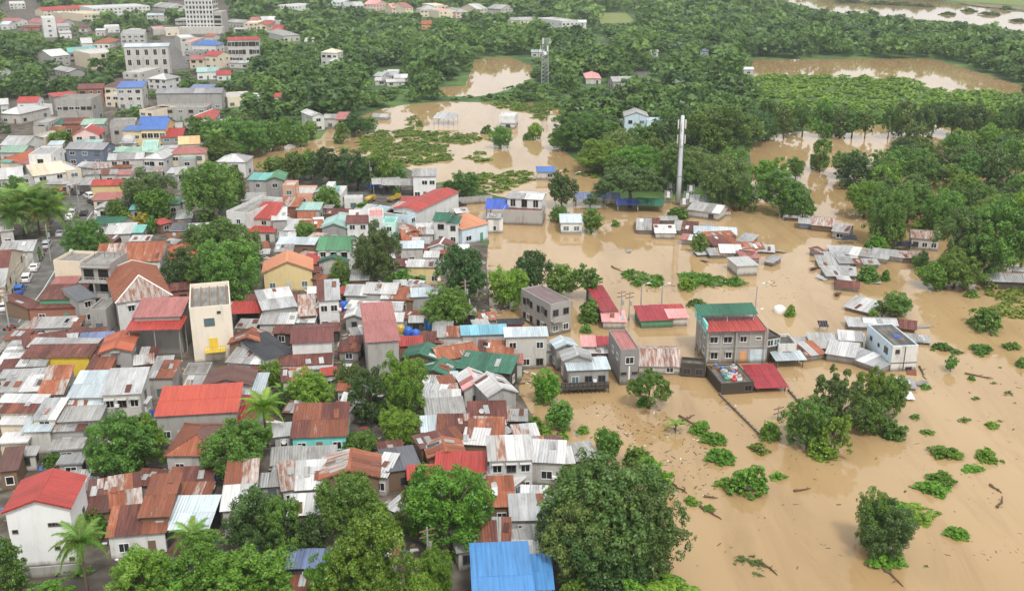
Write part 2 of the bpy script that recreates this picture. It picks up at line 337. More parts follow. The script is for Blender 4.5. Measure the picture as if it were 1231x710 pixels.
def H(xl, yl, xr, yr, dy, eave, kind, roof, wall, short=None, name='house', cat=None, pitch=None, win=None, oh=0.35, open_=False,
      storeys=None, para=0.5, depth=None, sheets=None, trim=False, parent=None, walls_low=None, rows=None, look=None, winh=1.15, gm=None, fm=None, label=None, deckm=None, side=True):
    X0, Y0 = px(xl, yl); X1, Y1 = px(xr, yr); ym = (Y0+Y1)/2; top = ym-dy/CTX[2]
    g0 = unproj((X0+X1)/2, ym+eave*6); bz = base_z(g0)
    if bz < 0: bz = 0.0
    ze = bz+eave
    A, B = unproj(X0, Y0, ze), unproj(X1, Y1, ze)
    u = (B-A); u.z = 0; w = u.length; u.normalize(); v = Vector((-u.y, u.x, 0))
    if v.y < 0: v = -v
    mid = (A+B)/2
    pt = pitch if pitch is not None else {'gu': 0.32, 'gv': 0.36, 'hip': 0.40, 'shed': 0.12, 'flat': 0, 'slab': 0, 'hgu': 0.3}[kind]
    def topy(d):
        if kind == 'gu': return min(proj(mid+v*d/2+Vector((0, 0, pt*d/2)))[1], proj(mid+v*(d+oh))[1])
        if kind == 'hip':
            r = min(d, w)/2; return min(proj(mid+v*d/2+Vector((0, 0, pt*r)))[1], proj(mid+v*(d+oh))[1])
        if kind == 'gv': return proj(mid+v*d+Vector((0, 0, pt*w/2)))[1]
        if kind == 'shed': return proj(mid+v*d+Vector((0, 0, pt*d)))[1]
        return proj(mid+v*d)[1]
    if depth is None:
        lo, hi = 1.5, 45.0
        for _ in range(30):
            c = (lo+hi)/2
            if topy(c) > top: lo = c
            else: hi = c
        d = max(1.8, min((lo+hi)/2, 34 if kind != 'gu' else 24))
    else: d = depth
    ctr = mid+v*d/2; ang = math.atan2(u.y, u.x)
    if parent is None:
        root = empty(name, (ctr.x, ctr.y, bz), ang)
        par = root; off = Matrix.Identity(4)
    else:
        root = parent
    # local frame helper: everything below is built in the local frame of an Empty at (ctr, ang)
    Mloc = Matrix.Translation((ctr.x, ctr.y, bz)) @ Matrix.Rotation(ang, 4, 'Z')
    before = len(COL.objects) if parent is not None else 0
    made = []
    class Rt: pass
    if parent is not None:
        T = parent_world(parent).inverted() @ Mloc
    sc = ppm(mid)
    hw, hd = w/2, d/2; foot = -1.2 if bz < 0.1 else -0.3
    kids0 = set(o.name for o in root.children) if parent is not None else None
    wm = WM[wall]; sw = sheets or max(0.95, 11.0/sc)
    rr = rows
    def nrows(L): return rr if rr else (2 if L*sc*0.45 > 26 else 1)
    # walls
    th = eave+(para if kind == 'flat' else 0)
    if not open_:
        b = MB()
        if kind == 'flat':
            t = 0.18
            for q in [(-hw, hw, -hd, -hd+t), (-hw, hw, hd-t, hd), (-hw, -hw+t, -hd+t, hd-t), (hw-t, hw, -hd+t, hd-t)]: b.box(q[0], q[1], q[2], q[3], foot, th)
        else:
            b.poly([(-hw, -hd, foot), (hw, -hd, foot), (hw, -hd, eave), (-hw, -hd, eave)]) if kind != 'gv' else b.poly([(-hw, -hd, foot), (hw, -hd, foot), (hw, -hd, eave), (0, -hd, eave+pt*hw), (-hw, -hd, eave)])
            zb = eave+pt*d if kind == 'shed' else eave
            b.poly([(hw, hd, foot), (-hw, hd, foot), (-hw, hd, zb), (hw, hd, zb)]) if kind != 'gv' else b.poly([(hw, hd, foot), (-hw, hd, foot), (-hw, hd, eave), (0, hd, eave+pt*hw), (hw, hd, eave)])
            for s in (-1, 1):
                q = [(s*hw, -hd, foot), (s*hw, hd, foot), (s*hw, hd, zb)] + ([(s*hw, 0, eave+pt*hd)] if kind == 'gu' else []) + [(s*hw, -hd, eave)]
                b.poly(q if s > 0 else q[::-1])
        b.build('wall', wm, root)
    else:
        for x in np.linspace(-hw+0.15, hw-0.15, max(2, int(w/4)+1)):
            for yy in (-hd+0.15, hd-0.15):
                p = MB(); z1 = eave+(pt*(yy+hd) if kind == 'shed' else 0); p.box(x-0.08, x+0.08, yy-0.08, yy+0.08, foot, z1); p.build('post', wm, root)
        if walls_low:
            p = MB(); p.box(-hw, hw, hd-0.1, hd, foot, walls_low); p.build('wall', wm, root)
    # roof
    c = 1/math.sqrt(1+pt*pt); s_ = pt*c
    if kind == 'flat':
        b = MB(); b.box(-hw+0.18, hw-0.18, -hd+0.18, hd-0.18, eave-0.15, eave); b.build('roof_deck', RM[deckm or roof], root)
    elif kind == 'slab':
        b = MB(); b.box(-hw-oh, hw+oh, -hd-oh, hd+oh, eave, eave+0.22); b.build('roof_slab', RM[roof], root)
    elif kind == 'shed':
        L = (d+2*oh)/c
        slope(root, (-hw-oh, -hd-oh, eave-pt*oh+0.03), (1, 0, 0), (0, c, s_), w+2*oh, L, roof, sw, nrows(L))
    elif kind == 'gu':
        L = (hd+oh)/c
        slope(root, (-hw-oh, -hd-oh, eave-pt*oh+0.03), (1, 0, 0), (0, c, s_), w+2*oh, L, roof, sw, nrows(L))
        slope(root, (hw+oh, hd+oh, eave-pt*oh+0.03), (-1, 0, 0), (0, -c, s_), w+2*oh, L, roof, max(sw, 2.5), 1)
        b = MB(); z = eave+pt*hd+0.06; b.poly([(-hw-oh, -0.22, z-0.02), (hw+oh, -0.22, z-0.02), (hw+oh, 0, z+0.05), (-hw-oh, 0, z+0.05)]); b.poly([(-hw-oh, 0, z+0.05), (hw+oh, 0, z+0.05), (hw+oh, 0.22, z-0.02), (-hw-oh, 0.22, z-0.02)])
        b.build('ridge_cap', RM[mats_of(roof)[0]] if not trim else TRIM_W, root)
    elif kind == 'gv':
        L = (hw+oh)/c
        slope(root, (-hw-oh, hd+oh, eave-pt*oh+0.03), (0, -1, 0), (c, 0, s_), d+2*oh, L, roof, max(sw, d/8), 1)
        slope(root, (hw+oh, -hd-oh, eave-pt*oh+0.03), (0, 1, 0), (-c, 0, s_), d+2*oh, L, roof, max(sw, d/8), 1)
        b = MB(); z = eave+pt*hw+0.06; b.poly([(-0.22, hd+oh, z-0.02), (-0.22, -hd-oh, z-0.02), (0, -hd-oh, z+0.05), (0, hd+oh, z+0.05)]); b.poly([(0, hd+oh, z+0.05), (0, -hd-oh, z+0.05), (0.22, -hd-oh, z-0.02), (0.22, hd+oh, z-0.02)])
        b.build('ridge_cap', RM[mats_of(roof)[0]] if not trim else TRIM_W, root)
        if sc > 4:
            for s in (-1, 1):
                b = MB(); x0, z0 = s*(hw+oh), eave-pt*oh; z1 = eave+pt*hw
                P = [(x0, -hd-oh-0.04, z0-0.12), (0, -hd-oh-0.04, z1-0.12), (0, -hd-oh-0.04, z1+0.12), (x0, -hd-oh-0.04, z0+0.12)]
                Q = [(p[0], p[1]+0.035, p[2]) for p in P]
                b.hexa(P+Q); b.build('bargeboard', TRIM_W if trim else RM[mats_of(roof)[0]], root)
    elif kind == 'hip':
        W2, D2 = hw+oh, hd+oh; r = min(W2, D2); z0 = eave-pt*oh+0.03; zt = z0+pt*r
        rx, ry = W2-r, D2-r
        fl, fr_, br, bl = (-W2, -D2, z0), (W2, -D2, z0), (W2, D2, z0), (-W2, D2, z0)
        if rx >= ry: a1, a2 = (-rx, 0, zt), (rx, 0, zt); sl = [[fl, fr_, a2, a1], [fr_, br, a2], [br, bl, a1, a2], [bl, fl, a1]]
        else: a1, a2 = (0, -ry, zt), (0, ry, zt); sl = [[fl, fr_, a1], [fr_, br, a2, a1], [br, bl, a2], [bl, fl, a1, a2]]
        if rx < 0.3 and ry < 0.3: ap = (0, 0, zt); sl = [[fl, fr_, ap], [fr_, br, ap], [br, bl, ap], [bl, fl, ap]]; a1 = a2 = ap
        for q in sl: tri_slope(root, q, roof)
        if sc > 3:
            for e, ap in ((fl, a1), (fr_, a2 if rx >= ry else a1), (br, a2), (bl, a1 if rx >= ry else a2)):
                b = MB(); p0, p1 = Vector(e)+Vector((0, 0, 0.07)), Vector(ap)+Vector((0, 0, 0.09)); b.tube([p0, p1], [0.12, 0.12], 5)
                b.build('hip_cap', TRIM_W if trim else RM[mats_of(roof)[0]], root)
    # openings
    if not open_ and win != 0 and eave > 1.6:
        st = storeys or max(1, int(round(eave/3.0)))
        nw = win if win else max(1, int(w/3.2))
        big = max(0.8, min(1.5, 5.5/sc)) if sc < 5 else 1.0
        for k in range(st):
            zf = eave-(st-k)*(eave/st)+ (0.85 if eave/st > 2.2 else 0.5)
            hh = min(winh, eave/st-1.1 if eave/st > 2.2 else eave/st*0.5)
            if k == 0 and st == 1 and nw > 1: xs = [(-hw+w*(i+0.5)/nw) for i in range(nw)]
            else: xs = [(-hw+w*(i+0.5)/nw) for i in range(nw)]
            hd_ = sc > 5 and random.random() < 0.35
            for i, x in enumerate(xs):
                if hd_ and k > 0: hood(root, x, -hd, zf+hh+0.12, 1.5*big, wm)
                if k == 0 and i == nw//2 and bz > 0.1 and nw > 1: door(root, x, -hd, 0.05, 0.9, min(2.0, eave*0.75))
                elif random.random() < 0.93:
                    window(root, x, -hd, zf, 0, 1.1*big*random.choice([0.8, 1, 1, 1.3]) if win is None else 1.1*big, hh, fm, gm)
                    if sc > 4.5 and random.random() < 0.16:
                        q = MB(); q.box(x+0.75, x+1.35, -hd-0.42, -hd+0.01, zf+0.1, zf+0.5); q.build('air_conditioner', TRIM_W, root)
            if side:
                sx = 1 if ctr.x+u.x*0 < 0 else -1
                for i in range(max(1, int(d/4.5))):
                    if random.random() < 0.8: window(root, sx*hw, -hd+d*(i+0.5)/max(1, int(d/4.5)), zf, sx*math.pi/2, 1.0*big, hh, fm, gm)
    if parent is not None:
        for o in list(root.children):
            if o.name not in kids0: o.matrix_basis = T @ o.matrix_basis
        FOOT.append((ctr.x, ctr.y, hw, hd, ang)); return root
    FOOT.append((ctr.x, ctr.y, hw, hd, ang))
    lk = look or (ROOFWORD.get(roof, roof.replace('_', ' '))+' '+{'gu': 'pitched', 'gv': 'gabled', 'hip': 'hipped', 'shed': 'sloping', 'flat': 'flat', 'slab': 'flat'}[kind]+' roof '+name.replace('_', ' ')
                  + ('' if open_ else ' with '+WALLWORD.get(wall, wall)+' walls'))
    THINGS.append([root, short, lk, cat or {'shack': 'shack', 'shed': 'shed'}.get(name, 'house'), ctr.copy()])
    LAST[0] = root; HDIM[root.name] = (w, d, eave); root['_w'] = w; root['_d'] = d; root['_e'] = eave
    return root
def parent_world(o): return Matrix.Translation(o.location) @ o.rotation_euler.to_matrix().to_4x4()
def X(*a, **k):                   # an extension (lean-to, wing, awning) of the house built last
    return H(*a, parent=k.pop('to', None) or LAST[0], **k)
def RH(rf, rb, width, eave, *a, fn=None, **k):
    """a house set out by its right hand eave: front corner and back corner in photo pixels, and its width in metres"""
    Z(0, 0, 1); bz = max(0, base_z(unproj(*rf)))
    f, r = unproj(*rf, bz+eave), unproj(*rb, bz+eave); v = r-f; d = v.length; v.normalize(); u = Vector((v.y, -v.x, 0)); lf = f-u*width; q = proj(lf)
    return (fn or H)(q[0], q[1], rf[0], rf[1], 1, eave, *a, depth=d, **k)
def S(*a, **k): return H(*a, name='shack', **k)
def put(o, short, cat, look=None, p=None):
    THINGS.append([o, short, look or short, cat, Vector(p or o.location)])
# ------------------------------------------------------------------ ground: one sheet to the horizon, water: one sheet at flood level
def lat_noise(x, y, seed):
    r = np.random.default_rng(seed); out = np.zeros_like(x)
    for k in range(6):
        f = 0.004*2**k; a = r.uniform(0, 6.28, 3); out += np.sin(x*f*math.cos(a[0])*2+y*f*math.sin(a[0])*2+a[1])*np.cos(y*f*1.3-x*f*0.7+a[2])/1.6**k
    return out
TOWN = np.array([unproj(x, y)[:2] for x, y in [(-900,740),(-400,300),(-300,60),(-120,-5),(300,-5),(310,70),(250,110),(300,175),(500,210),(560,245),(590,300),(610,400),(640,500),(700,560),(790,700),(790,900),(-900,900)]])
ys = np.geomspace(35, 6000, 250); ts = np.linspace(-1.5, 1.5, 300)
Yg, Tg = np.meshgrid(ys, ts, indexing='ij'); Xg = Yg*Tg+np.where(Yg < 150, 0, 0)
PG = np.stack([Xg.ravel(), Yg.ravel()], 1); zz = land_z(PG)+0.05*lat_noise(PG[:, 0]*6, PG[:, 1]*6, 3)
V = np.column_stack([PG, zz]); nr, nc = Yg.shape
idx = np.arange(nr*nc).reshape(nr, nc); Fq = np.stack([idx[:-1, :-1], idx[:-1, 1:], idx[1:, 1:], idx[1:, :-1]], -1).reshape(-1, 4)
m, n, l, p = newmat('ground_soil')
at = n.new('ShaderNodeAttribute'); at.attribute_name = 'town'
tc = n.new('ShaderNodeTexCoord')
n1 = n.new('ShaderNodeTexNoise'); n1.inputs['Scale'].default_value = 0.35; n1.inputs['Detail'].default_value = 9; l.new(tc.outputs['Object'], n1.inputs['Vector'])
n2 = n.new('ShaderNodeTexNoise'); n2.inputs['Scale'].default_value = 0.05; n2.inputs['Detail'].default_value = 9; l.new(tc.outputs['Object'], n2.inputs['Vector'])
rt = ramp(n, [(0.3, (0.04, 0.032, 0.024)), (0.5, (0.09, 0.075, 0.058)), (0.7, (0.17, 0.15, 0.125))]); l.new(n1.outputs['Fac'], rt.inputs[0])
rg = ramp(n, [(0.3, (0.025, 0.06, 0.012)), (0.5, (0.05, 0.11, 0.022)), (0.66, (0.10, 0.17, 0.035)), (0.8, (0.16, 0.16, 0.06))]); l.new(n2.outputs['Fac'], rg.inputs[0])
mx = n.new('ShaderNodeMix'); mx.data_type = 'RGBA'; l.new(at.outputs['Fac'], mx.inputs['Factor']); l.new(rg.outputs[0], mx.inputs['A']); l.new(rt.outputs[0], mx.inputs['B'])
l.new(mx.outputs['Result'], p.inputs['Base Color']); p.inputs['Roughness'].default_value = 0.95
gm = np_mesh('ground', V, Fq, m)
tw_ = np.where(pip(PG, TOWN), 1.0, 0.0); a_ = gm.attributes.new('town', 'FLOAT', 'POINT'); a_.data.foreach_set('value', tw_.astype(np.float32))
gm.polygons.foreach_set('use_smooth', np.ones(len(Fq), bool)); tag(link('ground', gm), kind='structure')
# water
m, n, l, p = newmat('flood_water')
tc = n.new('ShaderNodeTexCoord'); mp = n.new('ShaderNodeMapping'); mp.inputs['Scale'].default_value = (0.03, 0.012, 1); l.new(tc.outputs['Object'], mp.inputs['Vector'])
nz = n.new('ShaderNodeTexNoise'); nz.inputs['Scale'].default_value = 1; nz.inputs['Detail'].default_value = 6; nz.inputs['Distortion'].default_value = 0.6; l.new(mp.outputs[0], nz.inputs['Vector'])
r = ramp(n, [(0.3, (0.325, 0.215, 0.102)), (0.5, (0.37, 0.252, 0.126)), (0.7, (0.405, 0.284, 0.15))]); l.new(nz.outputs['Fac'], r.inputs[0]); mp3 = n.new('ShaderNodeMapping'); mp3.inputs['Scale'].default_value = (0.12, 0.022, 1); mp3.inputs['Rotation'].default_value = (0, 0, 0.5); l.new(tc.outputs['Object'], mp3.inputs['Vector'])
n3 = n.new('ShaderNodeTexNoise'); n3.inputs['Scale'].default_value = 1; n3.inputs['Detail'].default_value = 8; n3.inputs['Roughness'].default_value = 0.7; n3.inputs['Distortion'].default_value = 1.2; l.new(mp3.outputs[0], n3.inputs['Vector'])
r3 = ramp(n, [(0.34, (0.85, 0.83, 0.80)), (0.52, (1, 1, 1)), (0.68, (1.0, 1.0, 1.0))]); l.new(n3.outputs['Fac'], r3.inputs[0])       # silt drawn out along the current
m3 = n.new('ShaderNodeMix'); m3.data_type = 'RGBA'; m3.blend_type = 'MULTIPLY'; m3.inputs['Factor'].default_value = 1; l.new(r.outputs[0], m3.inputs['A']); l.new(r3.outputs[0], m3.inputs['B']); l.new(m3.outputs['Result'], p.inputs['Base Color'])
p.inputs['Roughness'].default_value = 0.045; p.inputs['IOR'].default_value = 1.38; p.inputs['Specular IOR Level'].default_value = 0.5
w1 = n.new('ShaderNodeTexNoise'); w1.inputs['Scale'].default_value = 0.9; w1.inputs['Detail'].default_value = 4; l.new(tc.outputs['Object'], w1.inputs['Vector'])
bp = n.new('ShaderNodeBump'); bp.inputs['Strength'].default_value = 0.05; bp.inputs['Distance'].default_value = 0.04; l.new(w1.outputs['Fac'], bp.inputs['Height']); l.new(bp.outputs[0], p.inputs['Normal'])
b = MB(); b.poly([(-6000, -200, 0), (6000, -200, 0), (6000, 6000, 0), (-6000, 6000, 0)]); tag(b.build('water', m), kind='structure')
# road: asphalt strip with worn edge
ASPH, n, l, p = newmat('asphalt'); tc, mp, oi = obj_coords(n, l, (0.5, 0.5, 0.5), False); nz = n.new('ShaderNodeTexNoise'); nz.inputs['Scale'].default_value = 1; nz.inputs['Detail'].default_value = 10; l.new(mp.outputs[0], nz.inputs['Vector'])
r = ramp(n, [(0.3, (0.075, 0.07, 0.065)), (0.55, (0.125, 0.12, 0.11)), (0.75, (0.20, 0.185, 0.165))]); l.new(nz.outputs['Fac'], r.inputs[0]); l.new(r.outputs[0], p.inputs['Base Color']); p.inputs['Roughness'].default_value = 0.85
LINE = simple('road_paint', (0.6, 0.6, 0.58), 0.7)
def strip(name, pxs, width, z, mat, kind='structure', off=0.0):
    P = [unproj(x, y) for x, y in pxs]; b = MB(); Ls, Rs = [], []
    for i, q in enumerate(P):
        t = (P[min(i+1, len(P)-1)]-P[max(0, i-1)]); t.z = 0; t.normalize(); nrm = Vector((-t.y, t.x, 0))
        wd = width[i] if isinstance(width, (list, tuple)) else width
        Ls.append(q+nrm*(off+wd/2)); Rs.append(q+nrm*(off-wd/2))
    for i in range(len(P)-1): b.poly([(*Rs[i][:2], z), (*Rs[i+1][:2], z), (*Ls[i+1][:2], z), (*Ls[i][:2], z)])
    return tag(b.build(name, mat), kind=kind)
ROAD = [(-60,445),(0,392),(32,352),(58,312),(78,282),(95,258),(100,244),(98,232)]
strip('road', ROAD, [10.5,10.5,10,9.5,9,10,13,12], 0.56, ASPH); strip('road_edge_line', ROAD[1:6], 0.18, 0.568, LINE, off=-3.4)
strip('pavement', ROAD[:6], 1.6, 0.68, WM['concrete'], off=-5.4)
strip('road', [(215,84),(212,70),(208,58),(205,48)], 11, 0.56, ASPH); strip('road', [(790,112),(778,100),(770,90),(740,70),(722,52)], 8, 0.56, ASPH)
strip('road', [(380,238),(420,236),(470,236),(520,238),(560,246)], 9, 0.56, ASPH)
# ================================================================== far town
Z(0, 0, 3.971)
H(440,42,715,30,28,8,'flat','white','white','long white modern block on the far hillside',name='office_building',cat='building',win=14)
H(205,52,450,38,16,5,'gu','red','cream','long low red roofed school on the far hillside',name='school_building',cat='building')
H(130,108,290,112,20,4,'gu','pink_red','offwhite','faded red roofed hall beside the white water tower block',name='hall',cat='building')
H(200,90,262,88,10,13,'flat','white','white','windowless white tower block among far trees',name='tower_block',cat='building',win=1)
H(0,100,85,102,14,4,'gu','pink_red','white'); H(0,118,40,118,16,4,'gu','galv_blue','white')
H(108,132,190,130,10,3,'gu','rust','brick'); H(275,128,330,126,14,4,'gu','white','offwhite'); H(285,160,340,158,10,4,'slab','white','white')
H(390,208,440,206,26,4,'gu','white','white'); H(440,206,520,206,24,3.5,'hip','rust_orange','white','white bungalow with reddish hipped roof among far trees')
H(575,168,690,165,22,8,'flat','galv','offwhite'); H(495,132,570,130,10,4,'flat','white','white'); H(585,150,640,150,10,6,'flat','white','white')
H(700,74,780,74,10,5,'gu','galv_blue','offwhite'); H(835,96,900,96,8,8,'flat','white','offwhite',win=5); H(730,142,790,140,12,4,'flat','pink','offwhite'); H(790,146,855,144,12,4,'flat','galv','cream')
H(455,145,500,145,8,4,'gu','galv','offwhite'); H(375,135,415,135,10,3,'gu','rust','offwhite'); H(330,70,400,66,12,5,'flat','white','cream'); H(400,70,520,62,14,6,'flat','cream','cream')
H(720,30,810,40,20,5,'gu','galv','offwhite'); H(45,20,120,18,18,5,'flat','white','white')
H(1165,112,1231,112,24,5,'flat','cream','cream'); H(1080,105,1160,110,14,4,'gu','galv_dull','offwhite'); H(1115,140,1180,140,8,3,'gu','galv','offwhite')
# the complex beside the street
H(245,270,330,262,30,6,'gu','galv','grey','grey hall with pale pitched roof beside teal roof',name='hall',cat='building')
H(325,252,460,246,24,6,'gu','teal','grey','long hall with teal green roof in the far town',name='hall',cat='building')
H(430,262,590,250,18,8,'flat','white','cream','cream two storey block with wide dark openings',name='office_building',cat='building',win=4,winh=2.0)
H(590,226,800,222,16,15,'shed','galv_blue','offwhite','three storey building with pale blue roof and dark bays',name='office_building',cat='building',win=5,storeys=3,winh=2.8,gm=OPENING,fm=FRAME_W)
H(860,185,935,182,16,8,'flat','white','offwhite'); H(915,214,1030,216,24,9,'hip','blue','white','white three storey house with blue hipped roof by the far street',storeys=2)
H(975,265,1036,268,22,7,'gu','red','cream'); H(905,285,975,285,20,5,'gu','pink_red','cream'); H(940,345,1040,342,22,4,'shed','pale_teal','white'); H(1035,358,1100,356,20,3,'gu','red','white')
H(865,205,912,205,22,8,'flat','pink','offwhite'); H(880,250,908,252,30,6,'flat','galv_dull','grey'); H(975,175,1015,176,14,4,'gu','rust_orange','offwhite')
H(1085,192,1235,190,14,13,'gu','red','offwhite','long red roofed school block with two open galleries',name='school_building',cat='building',win=9,storeys=3,winh=2.4,gm=OPENING)
H(705,375,795,380,28,5,'hip','white','white','white hipped roof house among the trees below the pale blue roof')
H(585,350,668,352,26,5,'flat','white','offwhite'); H(255,330,330,345,16,3,'gu','galv_dull','grey')
H(498,412,560,415,34,7,'shed','brown','cream'); H(556,420,675,418,30,9,'shed','blue','offwhite','tall grey house with bright blue sheet roof in the upper town')
X(500,455,600,458,16,5,'flat','galv','cream')
H(372,425,490,422,24,6,'gu','maroon','brick','brick red house with dark roof beside blue sheet roof')
H(255,463,368,452,16,6,'shed','red','grey'); H(265,480,435,478,24,9,'flat','deck','concrete','bare concrete block with flat roof and small square windows',win=6,storeys=2)
H(745,446,1055,444,24,7,'gu','grey','grey','long grey row building with a line of seven windows',name='apartment_building',cat='building',win=7,storeys=1)
X(910,420,1010,420,16,8,'shed','slate_blue','offwhite'); X(985,462,1052,462,12,5,'shed','blue','offwhite')
H(735,520,985,518,18,5,'flat','deck','concrete','long flat concrete building below the grey row building',win=5)
H(878,572,950,574,52,5,'gv','red','offwhite','red twin gabled house beside tree at the canal',trim=True); X(950,574,1022,572,52,5,'gv','red','offwhite')
H(665,594,792,590,36,7,'gu','blue','offwhite'); H(80,490,175,488,28,6,'gu','red','white','white cottage with red pitched roof among far left trees')
H(0,540,90,545,38,4,'hip','white','offwhite'); H(0,500,36,498,28,4,'gu','white','white'); H(90,515,160,520,18,4,'flat','galv','white')
H(1085,470,1212,462,22,4,'flat','white','cream'); H(160,590,232,590,26,5,'flat','galv_dull','concrete'); H(234,592,298,590,26,4,'shed','green','cream'); H(300,592,400,590,28,4,'shed','rust','brick'); H(388,594,492,592,24,5,'shed','pale_green','offwhite')
H(535,594,640,592,30,4,'gu','galv_dull','concrete'); H(665,530,730,535,24,5,'flat','deck','cream'); H(1040,590,1080,590,20,3,'gu','galv','offwhite')
H(0,345,15,345,18,4,'gu','white','white'); H(1095,300,1180,302,12,3,'gu','galv','offwhite')
# behind, towards the woods
Z(300, 0, 3.971)
H(60,98,130,96,18,5,'gu','white','offwhite'); H(30,122,80,122,26,6,'gv','red','cream'); H(105,146,152,146,24,4,'gu','red','brick'); H(160,172,240,168,28,4,'hip','galv_dull','offwhite')
H(100,120,160,118,22,4,'gu','galv_dull','grey'); H(0,100,40,100,18,5,'gu','pink_red','cream'); H(262,200,302,200,20,4,'gu','galv','offwhite')
H(340,250,418,252,20,7,'hip','cream','white','white two storey house with cream hipped roof in the wood',storeys=2)
X(378,292,418,294,12,3,'shed','white','white')
H(122,28,215,32,20,5,'flat','white','white','white flat roofed house deep in the far wood'); H(545,20,605,22,20,6,'gu','pink','pink'); H(380,12,450,12,14,5,'flat','galv_blue','white')
H(680,40,745,38,22,5,'gu','pink','cream'); H(745,38,780,36,30,6,'gu','pink_red','cream'); H(815,48,905,46,22,6,'hip','galv','cream'); H(905,55,985,52,22,6,'flat','pink','cream'); H(985,60,1050,58,22,5,'hip','galv_dull','pink')
H(880,30,950,28,18,6,'flat','cream','cream'); H(1085,45,1135,42,30,6,'gu','white','cream'); H(1135,40,1200,44,20,5,'gu','galv_dull','offwhite'); H(455,30,545,28,20,5,'gu','galv','white')
H(820,116,866,116,18,4,'gu','rust_orange','orange','small orange house alone in the far wood')
for q in [(592,362,630,365,18),(630,360,700,362,22),(690,372,750,372,18),(600,385,660,385,16),(655,392,740,390,14),(660,345,710,345,12)]: S(*q,2.5,'gu','white','offwhite',look='white shack beside the pond in the wood')
H(265,555,310,555,16,5,'gu','white','white'); H(300,555,355,550,32,6,'gv','white','white','white gabled house at the edge of the upper flood'); H(355,565,412,565,20,4,'gu','galv_dull','offwhite'); H(410,570,460,570,34,5,'shed','pink_red','offwhite')
H(585,558,655,560,16,1.2,'gu','white','white','white shed nearly under water in the upper flood',name='shed'); H(0,456,50,458,12,4,'gu','white','white'); H(118,462,146,462,18,4,'gu','red','offwhite')
S(878,565,975,568,26,2.5,'shed','galv','offwhite','pale open frame structure standing in the upper flood',open_=True)
Z(600, 0, 3.971)
H(270,108,330,106,18,5,'gu','white','offwhite'); H(300,104,378,100,20,7,'flat','white','white','bright white flat house in the far wood'); H(378,108,416,108,12,5,'gu','white','white')
H(0,38,35,40,12,5,'gu','galv_dull','offwhite'); H(60,98,180,95,14,3,'gu','galv','cream'); H(155,250,215,250,12,3,'shed','galv_blue','offwhite','pale blue roofed hut beside the lattice mast')
H(415,374,486,374,26,3,'hip','pink','offwhite','pink roofed bungalow hidden in the trees'); H(545,390,650,388,24,4,'gu','galv_dull','grey'); H(725,248,760,248,10,3,'gu','galv','white'); H(960,245,1000,245,10,3,'gu','slate_blue','grey'); H(1170,332,1215,332,12,3,'gu','galv','offwhite')
H(600,555,710,556,40,7,'gv','galv_dull','pale_blue','pale blue two storey house among trees behind the pole mast',storeys=2); X(705,580,778,582,14,6,'flat','galv_blue','pale_blue'); X(575,592,632,588,20,3,'shed','galv','offwhite')
H(0,558,74,560,18,4,'flat','white','white','flat white house standing in the upper flood'); X(10,588,74,590,10,2,'slab','galv','white')
# ================================================================== upper left town
Z(0, 140, 4.924)
H(5,168,150,170,55,4,'gu','galv','white'); H(0,212,135,212,40,3.5,'gu','pale_green','offwhite','pale green roofed house below grey hipped house at the left edge')
H(0,262,120,268,55,4,'hip','orange','offwhite','orange red hipped roof house beside white three storey block'); H(110,275,185,280,32,5,'hip','pink_red','cream'); H(0,268,52,272,14,4,'shed','teal','cream')
H(168,235,300,232,50,9,'flat','galv','white','white three storey block with flat roof in upper town',storeys=3)
H(200,352,400,326,62,5,'gu','cream','white','large cream roofed house with white walls by the parking yard'); X(395,330,480,318,42,5,'flat','white','cream'); X(205,402,400,400,14,2.8,'shed','galv_dull','offwhite')
H(0,372,135,360,62,4.5,'gu','white','offwhite','broad white roof house at the left edge above red gazebo'); X(135,360,180,365,40,4.5,'flat','galv','offwhite')
H(388,192,608,196,40,5.5,'gu','grey','slate','slate blue two storey house with grey roof',storeys=2,win=3); X(455,296,585,298,26,2.6,'shed','galv','offwhite')
H(428,112,585,108,66,5,'gv','red','pink','pink gabled house with red roof in upper town',pitch=0.5,trim=True); X(440,160,590,158,20,3,'shed','pale_teal','white')
H(832,78,975,76,66,7.5,'gu','blue','yellow','cream and orange house with bright blue pitched roof',storeys=2,win=4,winh=1.6); X(725,84,835,86,30,7,'shed','blue','yellow')
H(715,158,800,160,4,3,'slab','white','white','small white domed pavilion beside blue roofed house',name='pavilion',cat='pavilion')
H(955,122,1075,120,52,5,'gu','red','grey'); H(985,70,1075,66,30,4,'gu','galvr','grey'); H(1060,166,1180,160,46,4,'gu','peach','cream','peach roofed house above the red hipped house')
H(1000,222,1210,216,40,6,'hip','pink_red','cream','cream house with faded red hipped roof in upper town',storeys=2)
H(852,248,965,250,50,6,'hip','galv','white','white house with pale hipped roof and open veranda',storeys=2,win=4,gm=OPENING); H(640,258,845,250,38,5,'gu','galv','offwhite')
H(672,210,930,214,30,4,'shed','pale_green','offwhite','long pale green roof beside white domed pavilion'); H(840,190,935,185,40,5,'flat','pale_teal','mint')
H(542,408,716,404,32,5,'gu','red','yellow','red roofed house with yellow walls by the parking yard',win=2,storeys=1); X(552,496,726,490,42,2.6,'shed','pink_red','cream')
H(570,548,645,545,42,2.6,'gv','galv','white'); H(400,408,540,404,40,3.5,'shed','galv_dull','offwhite','grey carport beside the parking yard',name='carport',cat='carport',open_=True,walls_low=2.5)
H(175,452,350,450,32,2.5,'gu','rust','brick'); H(96,500,182,498,34,5,'hip','pink_red','brick','red gazebo with two tiered roof beside the coconut palms',name='gazebo',cat='gazebo',open_=True); X(92,552,200,550,24,2.4,'hip','red','brick')
